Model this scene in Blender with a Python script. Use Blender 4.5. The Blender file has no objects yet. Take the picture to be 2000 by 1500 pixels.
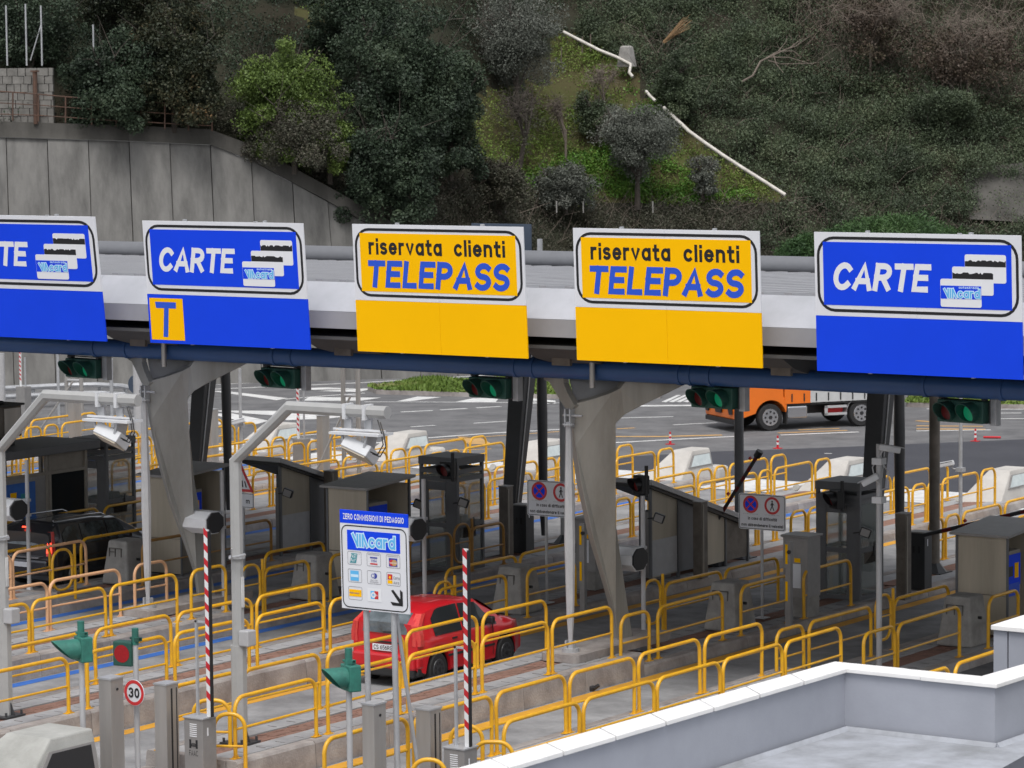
import bpy, bmesh, math, random
import numpy as np
from mathutils import Vector, Matrix
R = math.radians
rnd = random.Random(7)
scene = bpy.context.scene
C = scene.collection

# ------------------------------------------------------------------ camera, sky, sun, exposure
FPX, CX, CY, CAMH = 6490.0, 1000.0, 750.0, 11.0
_u = np.array([5480 - CX, 137 - CY, FPX]); _u /= np.linalg.norm(_u)
_v = np.array([-8475 - CX, 277 - CY, FPX])
_X = -_v; _X -= _X.dot(_u) * _u; _X /= np.linalg.norm(_X)
_Z = np.cross(_X, _u)
CM = np.array([_X, _u, _Z])          # rows: world axes seen from the camera
cam_d = bpy.data.cameras.new('camera'); cam = bpy.data.objects.new('camera', cam_d); C.objects.link(cam)
cam_d.sensor_width = 36; cam_d.lens = FPX / 2000 * 36; cam_d.clip_start = 1; cam_d.clip_end = 3000
cam_d.dof.use_dof = True; cam_d.dof.focus_distance = 60; cam_d.dof.aperture_fstop = 4.5
_r = CM @ np.array([1, 0, 0]); _up = CM @ np.array([0, -1, 0]); _b = CM @ np.array([0, 0, -1])
cam.matrix_world = Matrix(((_r[0], _up[0], _b[0], 0), (_r[1], _up[1], _b[1], 0), (_r[2], _up[2], _b[2], CAMH), (0, 0, 0, 1)))
scene.camera = cam
world = bpy.data.worlds.new('World'); scene.world = world; world.use_nodes = True
wn = world.node_tree; bg = wn.nodes['Background']
SUN_EL, SUN_AZ = R(62), R(150)
sky = wn.nodes.new('ShaderNodeTexSky'); sky.sky_type = 'NISHITA'; sky.sun_disc = False
sky.sun_elevation = SUN_EL; sky.sun_rotation = SUN_AZ; sky.dust_density = 3; sky.ozone_density = 1
hs = wn.nodes.new('ShaderNodeHueSaturation'); hs.inputs['Saturation'].default_value = 0.22
wn.links.new(sky.outputs[0], hs.inputs['Color']); wn.links.new(hs.outputs[0], bg.inputs[0])
bg.inputs[1].default_value = 0.13
sd = bpy.data.lights.new('sun', 'SUN'); sun = bpy.data.objects.new('sun', sd); C.objects.link(sun)
sd.energy = 1.2; sd.angle = R(22); sd.color = (1, 0.97, 0.93)
# sun_rotation: 0 = +Y, clockwise seen from above
sdir = Vector((math.sin(SUN_AZ) * math.cos(SUN_EL), math.cos(SUN_AZ) * math.cos(SUN_EL), math.sin(SUN_EL)))
sun.rotation_euler = sdir.to_track_quat('Z', 'Y').to_euler()
scene.view_settings.view_transform = 'Standard'; scene.view_settings.look = 'None'
scene.view_settings.exposure = 0.5; scene.view_settings.gamma = 1
scene.view_settings.use_curve_mapping = False

def ray(px, py): return CM @ np.array([px - CX, py - CY, FPX])
def at(px, py, x=None, y=None, z=None, d=None):
    """the point of the place that the photograph shows at px, py: on the plane x=, y= or z=, or at distance d"""
    v = ray(px, py)
    if x is not None: t = x / v[0]
    elif y is not None: t = y / v[1]
    elif z is not None: t = (z - CAMH) / v[2]
    else: t = d / math.hypot(v[0], v[1])
    return Vector((v[0] * t, v[1] * t, CAMH + v[2] * t))

# ------------------------------------------------------------------ materials
def mat(name, col, rough=0.6, metal=0.0, var=0.12, scale=3.0, bump=0.0, bscale=40.0, col2=None, spec=0.5,
        emit=None, streak=False, trans=0.0, alpha=1.0, coat=0.0):
    m = bpy.data.materials.new(name); m.use_nodes = True
    nt = m.node_tree; b = nt.nodes['Principled BSDF']
    b.inputs['Roughness'].default_value = rough; b.inputs['Metallic'].default_value = metal
    b.inputs['Specular IOR Level'].default_value = spec
    if coat: b.inputs['Coat Weight'].default_value = coat; b.inputs['Coat Roughness'].default_value = .08
    c1 = (*col, 1); c2 = (*(col2 if col2 else [c * (1 - var * 2) for c in col]), 1)
    if var > 0 or col2:
        tc = nt.nodes.new('ShaderNodeTexCoord'); mp = nt.nodes.new('ShaderNodeMapping')
        nt.links.new(tc.outputs['Object'], mp.inputs[0])
        oi = nt.nodes.new('ShaderNodeObjectInfo'); ml = nt.nodes.new('ShaderNodeMath'); ml.operation = 'MULTIPLY'; ml.inputs[1].default_value = 37
        nt.links.new(oi.outputs['Random'], ml.inputs[0]); nt.links.new(ml.outputs[0], mp.inputs['Location'])
        if streak: mp.inputs['Scale'].default_value = (1, 1, 0.09 if streak is True else streak)
        n = nt.nodes.new('ShaderNodeTexNoise'); n.inputs['Scale'].default_value = scale; n.inputs['Detail'].default_value = 7
        n.inputs['Roughness'].default_value = .65
        nt.links.new(mp.outputs[0], n.inputs['Vector'])
        cr = nt.nodes.new('ShaderNodeValToRGB'); cr.color_ramp.elements[0].position = .33 if streak in (True, False) else .26; cr.color_ramp.elements[1].position = .68 if streak in (True, False) else .74
        cr.color_ramp.elements[0].color = c2; cr.color_ramp.elements[1].color = c1
        nt.links.new(n.outputs['Fac'], cr.inputs[0]); nt.links.new(cr.outputs[0], b.inputs['Base Color'])
        if bump:
            n2 = nt.nodes.new('ShaderNodeTexNoise'); n2.inputs['Scale'].default_value = bscale; n2.inputs['Detail'].default_value = 4
            nt.links.new(tc.outputs['Object'], n2.inputs['Vector'])
            bp = nt.nodes.new('ShaderNodeBump'); bp.inputs['Strength'].default_value = bump; bp.inputs['Distance'].default_value = .02
            nt.links.new(n2.outputs['Fac'], bp.inputs['Height']); nt.links.new(bp.outputs[0], b.inputs['Normal'])
    else:
        b.inputs['Base Color'].default_value = c1
    if emit: b.inputs['Emission Color'].default_value = (*emit[0], 1); b.inputs['Emission Strength'].default_value = emit[1]
    if trans: b.inputs['Transmission Weight'].default_value = trans
    b.inputs['Alpha'].default_value = alpha
    return m

def leafmat(name, cols, rough=.55):
    """foliage: colour varies leaf by leaf and clump by clump"""
    m = bpy.data.materials.new(name); m.use_nodes = True
    nt = m.node_tree; b = nt.nodes['Principled BSDF']; b.inputs['Roughness'].default_value = rough
    b.inputs['Specular IOR Level'].default_value = .3
    g = nt.nodes.new('ShaderNodeNewGeometry'); cr = nt.nodes.new('ShaderNodeValToRGB')
    cr.color_ramp.interpolation = 'LINEAR'
    els = cr.color_ramp.elements
    while len(els) < len(cols): els.new(.5)
    for i, c in enumerate(cols): els[i].position = i / (len(cols) - 1); els[i].color = (*c, 1)
    tc = nt.nodes.new('ShaderNodeTexCoord'); n = nt.nodes.new('ShaderNodeTexNoise'); n.inputs['Scale'].default_value = .55; n.inputs['Detail'].default_value = 3
    nt.links.new(tc.outputs['Object'], n.inputs['Vector'])
    mx = nt.nodes.new('ShaderNodeMath'); mx.operation = 'MULTIPLY_ADD'; mx.inputs[1].default_value = .36
    ml = nt.nodes.new('ShaderNodeMath'); ml.operation = 'MULTIPLY_ADD'; ml.inputs[1].default_value = 1.5; ml.inputs[2].default_value = -.42
    nt.links.new(n.outputs['Fac'], ml.inputs[0])
    nt.links.new(g.outputs['Random Per Island'], mx.inputs[0]); nt.links.new(ml.outputs[0], mx.inputs[2])
    nt.links.new(mx.outputs[0], cr.inputs[0]); nt.links.new(cr.outputs[0], b.inputs['Base Color'])
    return m

M = {}
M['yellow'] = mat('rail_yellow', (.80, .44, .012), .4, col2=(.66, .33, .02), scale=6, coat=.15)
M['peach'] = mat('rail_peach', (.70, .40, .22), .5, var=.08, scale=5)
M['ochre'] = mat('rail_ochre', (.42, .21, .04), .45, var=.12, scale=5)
M['asphalt'] = mat('asphalt', (.185, .185, .19), .95, col2=(.115, .115, .12), scale=1.1, bump=1.0, bscale=14, spec=.2)
M['asphalt_dark'] = mat('asphalt_new', (.068, .07, .082), .9, col2=(.055, .057, .068), scale=.5, bump=.5, bscale=30, spec=.25)
M['lane'] = mat('lane_concrete', (.33, .33, .335), .9, col2=(.17, .17, .175), scale=.9, bump=.4, bscale=30, spec=.2)
M['kerb'] = mat('kerb_concrete', (.40, .37, .35), .9, col2=(.22, .195, .185), scale=1.6, bump=.5, bscale=25, spec=.25)
M['kerbtop'] = mat('kerb_top', (.47, .46, .45), .9, col2=(.34, .33, .32), scale=2, bump=.3, spec=.25)
M['tile'] = mat('paving_tile', (.40, .40, .41), .9, col2=(.27, .27, .275), scale=1.3, bump=.3, bscale=30, spec=.25)
M['brick'] = mat('red_paver', (.31, .175, .135), .9, col2=(.20, .125, .10), scale=3, bump=.5, bscale=60, spec=.2)
M['joint'] = mat('joint', (.13, .12, .11), 1, var=.1)
M['white_paint'] = mat('white_paint', (.74, .74, .73), .7, col2=(.5, .5, .5), scale=2.5)
M['yellow_paint'] = mat('yellow_paint', (.72, .36, .03), .7, col2=(.55, .27, .03), scale=2)
M['orange_paint'] = mat('orange_paint', (.62, .36, .12), .7, col2=(.42, .27, .12), scale=2)
M['blue_paint'] = mat('blue_paint', (.035, .16, .55), .7, col2=(.03, .11, .38), scale=2)
M['sign_blue'] = mat('sign_blue', (.008, .062, .80), .45, var=.03, scale=1, spec=.15)
M['sign_yellow'] = mat('sign_yellow', (1.0, .53, .0), .5, var=.015, scale=1, spec=.1)
M['sign_white'] = mat('sign_white', (.74, .75, .79), .4, var=.03, scale=1)
M['sign_black'] = mat('sign_black', (.012, .012, .014), .4, var=0)
M['letter_blue'] = mat('letter_blue', (.02, .09, .62), .4, var=0)
M['letter_white'] = mat('letter_white', (.78, .79, .82), .4, var=0)
M['logo_blue'] = mat('logo_light_blue', (.12, .48, .85), .4, var=0)
M['pale_blue'] = mat('logo_pale', (.6, .8, .95), .4, var=0)
M['sign_red'] = mat('sign_red', (.62, .035, .04), .4, var=.04)
M['teal'] = mat('logo_teal', (.03, .28, .33), .4, var=0)
M['slate'] = mat('dark_slate_paint', (.045, .065, .10), .6, var=.05)
M['navy'] = mat('logo_navy', (.03, .05, .35), .4, var=0)
M['mid_grey'] = mat('print_grey', (.25, .25, .27), .5, var=0)
M['galv'] = mat('galvanised', (.50, .51, .53), .45, .35, var=.1, scale=6)
M['galv_light'] = mat('grey_paint', (.46, .46, .47), .5, .1, var=.06, scale=5)
M['rsu'] = mat('pole_grey_paint', (.38, .38, .375), .5, var=.05, scale=4)
M['steel'] = mat('stainless', (.52, .50, .48), .38, .65, var=.10, scale=4, streak=True)
M['steel_box'] = mat('grey_cabinet', (.32, .31, .305), .45, .3, var=.08, scale=4)
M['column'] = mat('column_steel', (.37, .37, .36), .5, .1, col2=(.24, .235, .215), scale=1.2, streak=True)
M['column_tan'] = mat('column_steel_stained', (.40, .385, .35), .5, .1, col2=(.22, .205, .175), scale=1.0, streak=True)
M['tube_blue'] = mat('tube_blue', (.035, .10, .27), .42, var=.08, scale=1)
M['canopy_white'] = mat('canopy_white', (.47, .48, .52), .5, col2=(.38, .39, .42), scale=.9)
M['box_white'] = mat('white_box_paint', (.66, .67, .69), .5, var=.06, scale=3)
M['canopy_grey'] = mat('canopy_grey', (.36, .36, .38), .5, var=.08, scale=.8)
M['roof'] = mat('roof_sheet', (.62, .64, .67), .5, .2, var=.08, scale=1)
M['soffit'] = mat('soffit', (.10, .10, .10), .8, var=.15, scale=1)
M['dark_tube'] = mat('ridge_tube', (.17, .175, .19), .5, .1, var=.05)
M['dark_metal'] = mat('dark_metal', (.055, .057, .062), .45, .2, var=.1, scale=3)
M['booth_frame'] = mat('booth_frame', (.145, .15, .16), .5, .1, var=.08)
M['cream_frame'] = mat('cream_frame', (.30, .27, .23), .5, var=.1)
M['pale_blue'].name = 'logo_pale'
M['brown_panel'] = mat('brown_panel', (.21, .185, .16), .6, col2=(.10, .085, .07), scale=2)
M['poly'] = mat('polycarbonate', (.50, .44, .35), .45, col2=(.34, .30, .235), scale=1.6, streak=True)
M['black'] = mat('black_plastic', (.018, .018, .02), .45, var=0)
M['rubber'] = mat('rubber', (.022, .022, .023), .8, var=.1, scale=8)
M['green_lamp'] = mat('lamp_green_housing', (.035, .20, .155), .5, col2=(.025, .12, .095), scale=6)
M['dkgreen'] = mat('lamp_dark_green_housing', (.018, .085, .065), .5, var=.1, scale=6)
M['red_lens'] = mat('red_lens', (.35, .01, .015), .25, var=.1, scale=30)
M['red_dim'] = mat('red_lens_unlit', (.16, .015, .015), .3, var=0)
M['green_on'] = mat('green_lens_lit', (.01, .3, .14), .3, var=0, emit=((.02, .9, .38), 1.1))
M['green_dim'] = mat('green_lens_faint', (.01, .18, .10), .3, var=0, emit=((.02, .8, .35), .08))
M['tail_on'] = mat('tail_light_lit', (.6, .02, .01), .3, var=0, emit=((1, .05, .02), 3.0))
M['head_on'] = mat('head_light_lit', (.9, .9, .88), .2, var=0, emit=((1, .97, .9), 2.5))
M['barrier_white'] = mat('barrier_white', (.75, .76, .77), .4, var=.03)
M['barrier_red'] = mat('barrier_red', (.55, .02, .03), .4, var=.05)
M['attn'] = mat('cast_concrete_white', (.54, .52, .49), .85, col2=(.42, .40, .375), scale=1.2, bump=.2)
M['attn_near'] = mat('cast_concrete_grey', (.42, .42, .40), .85, col2=(.29, .29, .27), scale=1.5, bump=.3)
M['block'] = mat('block_concrete', (.34, .33, .31), .9, col2=(.22, .21, .20), scale=3, bump=.3)
M['milk_glass'] = mat('milky_panel', (.62, .68, .68), .25, col2=(.5, .56, .57), scale=5)
M['side_glass'] = mat('painted_reflection_glass', (.075, .10, .11), .1, var=.5, scale=3.5, spec=.8)  # bluish window reflection painted into the colour in uneven patches
M['glass'] = mat('window_glass', (.30, .34, .33), .05, var=0, alpha=.34, spec=.9)
M['car_glass'] = mat('car_glass', (.02, .024, .027), .08, var=0, spec=.45)
M['rear_glass'] = mat('rear_window', (.16, .19, .21), .08, var=.3, scale=3, spec=.9)
M['car_red'] = mat('car_red', (.55, .012, .02), .28, var=.03, coat=.8)
M['car_black'] = mat('car_black', (.045, .047, .055), .22, .5, var=.02, coat=.9)
M['chrome'] = mat('chrome', (.6, .6, .62), .2, .9, var=0)
M['tail_red'] = mat('tail_light', (.70, .07, .06), .2, var=.1, scale=20)
M['truck_orange'] = mat('truck_orange', (.80, .175, .012), .35, var=.04, scale=2, coat=.4)
M['tarp'] = mat('tarpaulin', (.56, .57, .57), .6, col2=(.46, .47, .47), scale=2)
M['wall_paint'] = mat('roof_wall_paint', (.36, .375, .425), .8, col2=(.31, .325, .37), scale=.9, bump=.08, spec=.3)
M['coping'] = mat('white_coping', (.86, .85, .84), .7, var=.07, scale=2, bump=.1)
M['roof_floor'] = mat('roof_floor', (.42, .44, .49), .8, col2=(.24, .25, .265), scale=1.3, spec=.3)
M['retain'] = mat('retaining_concrete', (.215, .21, .20), .9, col2=(.085, .083, .08), scale=1.5, bump=.3, bscale=10, streak=.035, spec=.2)
M['retain_cap'] = mat('cap_concrete', (.105, .10, .092), .95, col2=(.055, .053, .048), scale=.8, streak=True, bump=.3, bscale=10, spec=.2)
M['stone'] = mat('stone_blocks', (.24, .23, .215), .95, col2=(.14, .135, .125), scale=2, bump=.8, bscale=8, spec=.2)
M['rust'] = mat('rusty_iron', (.12, .062, .04), .8, col2=(.07, .045, .035), scale=4)
M['hill'] = mat('hill_soil', (.035, .042, .028), 1, col2=(.035, .03, .022), scale=.25, bump=1, bscale=4, spec=.1)
M['hill_grass'] = mat('hill_grass', (.075, .085, .03), 1, col2=(.075, .06, .035), scale=.5, bump=1, bscale=6, spec=.1)
M['bark'] = mat('bark', (.075, .062, .052), .95, col2=(.045, .038, .032), scale=6, bump=.6)
M['twig'] = mat('pale_twig', (.19, .155, .13), .95, col2=(.12, .098, .08), scale=6)
M['pipe'] = mat('white_pipe', (.66, .63, .58), .6, col2=(.45, .42, .38), scale=3)
M['reed'] = mat('dry_reed', (.40, .26, .14), .9, col2=(.30, .19, .10), scale=8)
M['ivy'] = leafmat('ivy_leaves', [(.030, .040, .026), (.046, .062, .037), (.066, .090, .050), (.092, .118, .064), (.13, .135, .08)])  # dark greens lifted: slight haze put into the leaf colour
M['bramble'] = leafmat('bramble_leaves', [(.040, .036, .028), (.060, .052, .041), (.060, .066, .042), (.085, .075, .058), (.095, .105, .055)])
M['oak'] = leafmat('oak_leaves', [(.013, .021, .014), (.021, .033, .021), (.034, .053, .031), (.050, .073, .042), (.072, .092, .05)])
M['bright'] = leafmat('bright_leaves', [(.035, .055, .014), (.06, .095, .02), (.09, .14, .03), (.125, .18, .04), (.16, .20, .05)])
M['olive'] = leafmat('olive_leaves', [(.045, .052, .042), (.075, .084, .068), (.115, .125, .105), (.16, .168, .145), (.22, .22, .19)])
M['autumn'] = leafmat('autumn_leaves', [(.012, .018, .012), (.02, .028, .017), (.032, .04, .021), (.05, .048, .024), (.13, .07, .025)])
M['grass'] = leafmat('grass_blades', [(.06, .09, .02), (.09, .15, .025), (.13, .20, .035), (.16, .21, .05), (.21, .19, .08)])
M['weed'] = leafmat('weed_leaves', [(.03, .08, .015), (.05, .13, .02), (.08, .18, .025), (.11, .22, .03), (.16, .25, .05)])
M['brown'] = leafmat('dry_scrub', [(.035, .025, .018), (.06, .045, .034), (.085, .06, .045), (.06, .055, .03), (.11, .075, .055)])
M['pine'] = leafmat('pine_needles', [(.015, .04, .015), (.03, .07, .022), (.05, .10, .03), (.07, .12, .04)])

# ------------------------------------------------------------------ mesh building
class MB:
    def __init__(s): s.v = []; s.f = []
    def quad(s, a, b, c, d):
        n = len(s.v); s.v += [tuple(a), tuple(b), tuple(c), tuple(d)]; s.f.append((n, n + 1, n + 2, n + 3))
    def box(s, x0, x1, y0, y1, z0, z1, M4=None):
        n = len(s.v)
        pts = [(x0, y0, z0), (x1, y0, z0), (x1, y1, z0), (x0, y1, z0), (x0, y0, z1), (x1, y0, z1), (x1, y1, z1), (x0, y1, z1)]
        if M4: pts = [tuple(M4 @ Vector(p)) for p in pts]
        s.v += pts
        s.f += [tuple(n + i for i in q) for q in ((3, 2, 1, 0), (4, 5, 6, 7), (0, 1, 5, 4), (1, 2, 6, 5), (2, 3, 7, 6), (3, 0, 4, 7))]
        return s
    def hexa(s, b4, t4):
        """four bottom and four top corners, both counter-clockwise from above"""
        n = len(s.v); s.v += [tuple(p) for p in b4] + [tuple(p) for p in t4]
        s.f += [tuple(n + i for i in q) for q in ((3, 2, 1, 0), (4, 5, 6, 7), (0, 1, 5, 4), (1, 2, 6, 5), (2, 3, 7, 6), (3, 0, 4, 7))]
        return s
    def tube(s, path, r, n=8, caps=True, closed=False, rot=0):
        P = [Vector(p) for p in path]; m = len(P); rs = r if isinstance(r, (list, tuple)) else [r] * m
        base = len(s.v); up = None
        for i, p in enumerate(P):
            a = P[i - 1] if (i > 0 or closed) else p; b = P[(i + 1) % m] if (i < m - 1 or closed) else p
            t = (b - a).normalized()
            if up is None:
                up = Vector((0, 0, 1)) if abs(t.z) < .95 else Vector((0, 1, 0))
            up = (up - up.dot(t) * t)
            if up.length < 1e-4: up = t.orthogonal()
            up.normalize(); sd_ = t.cross(up)
            for k in range(n):
                an = 2 * math.pi * k / n + rot
                s.v.append(tuple(p + (math.cos(an) * up + math.sin(an) * sd_) * rs[i]))
        rng = m if closed else m - 1
        for i in range(rng):
            for k in range(n):
                a0 = base + i * n + k; a1 = base + i * n + (k + 1) % n
                b0 = base + ((i + 1) % m) * n + k; b1 = base + ((i + 1) % m) * n + (k + 1) % n
                s.f.append((a0, b0, b1, a1))
        if caps and not closed:
            s.f.append(tuple(base + k for k in range(n)))
            s.f.append(tuple(base + (m - 1) * n + k for k in reversed(range(n))))
        return s
    def prism(s, poly, axis, a, b):
        """poly: 2D outline, extruded along axis from a to b"""
        def P(u, v, w):
            return {'x': (w, u, v), 'y': (u, w, v), 'z': (u, v, w)}[axis]
        n = len(s.v); k = len(poly)
        s.v += [P(u, v, a) for u, v in poly] + [P(u, v, b) for u, v in poly]
        s.f.append(tuple(n + i for i in reversed(range(k)))); s.f.append(tuple(n + k + i for i in range(k)))
        for i in range(k):
            j = (i + 1) % k; s.f.append((n + i, n + j, n + k + j, n + k + i))
        return s
    def mesh(s, name, smooth=False):
        me = bpy.data.meshes.new(name); me.from_pydata(s.v, [], s.f)
        bm = bmesh.new(); bm.from_mesh(me); bmesh.ops.recalc_face_normals(bm, faces=bm.faces); bm.to_mesh(me); bm.free()
        if smooth:
            me.polygons.foreach_set('use_smooth', [True] * len(me.polygons))
            me.set_sharp_from_angle(angle=R(40))
        return me
    def split(s, name, m, parent=None, smooth=False, bevel=0):
        """each separate piece becomes an object of its own"""
        par = list(range(len(s.v)))
        def fd(i):
            while par[i] != i: par[i] = par[par[i]]; i = par[i]
            return i
        for f in s.f:
            for k in f[1:]: par[fd(k)] = fd(f[0])
        grp = {}
        for f in s.f: grp.setdefault(fd(f[0]), []).append(f)
        out = []
        for fs in grp.values():
            ids = sorted({k for f in fs for k in f}); mp = {k: i for i, k in enumerate(ids)}
            q = MB(); q.v = [s.v[k] for k in ids]; q.f = [tuple(mp[k] for k in f) for f in fs]; out.append(q.build(name, m, parent, smooth, bevel))
        return out
    def build(s, name, m, parent=None, smooth=False, bevel=0):
        me = s.mesh(name, smooth); me.materials.append(m if not isinstance(m, str) else M[m])
        o = link(name, me, parent)
        if bevel:
            bv = o.modifiers.new('bevel', 'BEVEL'); bv.width = bevel; bv.segments = 2; bv.limit_method = 'ANGLE'; bv.angle_limit = R(40)
        return o

def link(name, me, parent=None):
    o = bpy.data.objects.new(name, me); C.objects.link(o)
    if parent is not None: o.parent = parent
    return o
def tag(o, label=None, cat=None, group=None, kind=None):
    if label: o['label'] = label
    if cat: o['category'] = cat
    if group: o['group'] = group
    if kind: o['kind'] = kind
    return o
def thing(name, label, cat, loc=(0, 0, 0), rz=0, group=None):
    o = bpy.data.objects.new(name, None); C.objects.link(o); o.location = loc; o.rotation_euler.z = rz
    return tag(o, label, cat, group)
def part(name, me, parent, loc=None):
    o = bpy.data.objects.new(name, me); C.objects.link(o); o.parent = parent
    if loc: o.location = loc
    return o
def dup(root, label, loc=None, rz=None):
    r = root.copy(); C.objects.link(r); r['label'] = label
    if loc is not None: r.location = loc
    if rz is not None: r.rotation_euler.z = rz
    for ch in list(root.children):
        c = ch.copy(); C.objects.link(c); c.parent = r
        for g in ch.children:
            d = g.copy(); C.objects.link(d); d.parent = c
    return r
def struct(name, mb, m, smooth=False):
    return tag(mb.build(name, m, None, smooth), kind='structure')

def rounded(w, h, r, n=5, x0=0, z0=0):
    pts = []
    for cx, cz, a0 in ((w - r, r, -90), (w - r, h - r, 0), (r, h - r, 90), (r, r, 180)):
        for i in range(n + 1):
            a = R(a0 + 90 * i / n); pts.append((x0 + cx + r * math.cos(a), z0 + cz + r * math.sin(a)))
    return pts
def plate(poly, y, th=.004):
    """thin plate in local xz, its front face at y"""
    return MB().prism(poly, 'y', y, y + th)
def rect(x0, x1, z0, z1): return [(x0, z0), (x1, z0), (x1, z1), (x0, z1)]
def ring(x0, x1, z0, z1, r, t, y, n=6):
    """rounded rectangular frame line"""
    a = rounded(x1 - x0, z1 - z0, r, n, x0, z0); b = rounded(x1 - x0 - 2 * t, z1 - z0 - 2 * t, max(r - t, .001), n, x0 + t, z0 + t)
    mb = MB(); k = len(a); mb.v = [(p[0], y, p[1]) for p in a] + [(p[0], y, p[1]) for p in b]
    mb.f = [(i, (i + 1) % k, k + (i + 1) % k, k + i) for i in range(k)]
    return mb
def disc(cx, cz, r, y, n=28, r0=0):
    mb = MB()
    if r0 == 0:
        mb.v = [(cx + r * math.cos(2 * math.pi * i / n), y, cz + r * math.sin(2 * math.pi * i / n)) for i in range(n)]; mb.f = [tuple(range(n))]
    else:
        mb.v = [(cx + q * math.cos(2 * math.pi * i / n), y, cz + q * math.sin(2 * math.pi * i / n)) for q in (r, r0) for i in range(n)]
        mb.f = [(i, (i + 1) % n, n + (i + 1) % n, n + i) for i in range(n)]
    return mb
def _arc(cx, cy, rx, ry, a0, a1, n=9):
    return [(cx + rx * math.cos(R(a0 + (a1 - a0) * i / n)), cy + ry * math.sin(R(a0 + (a1 - a0) * i / n))) for i in range(n + 1)]
XH = .70
def _bowl(x, flip=False): return _arc(x, XH / 2, .24, XH / 2, 0, 360, 16)
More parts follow.
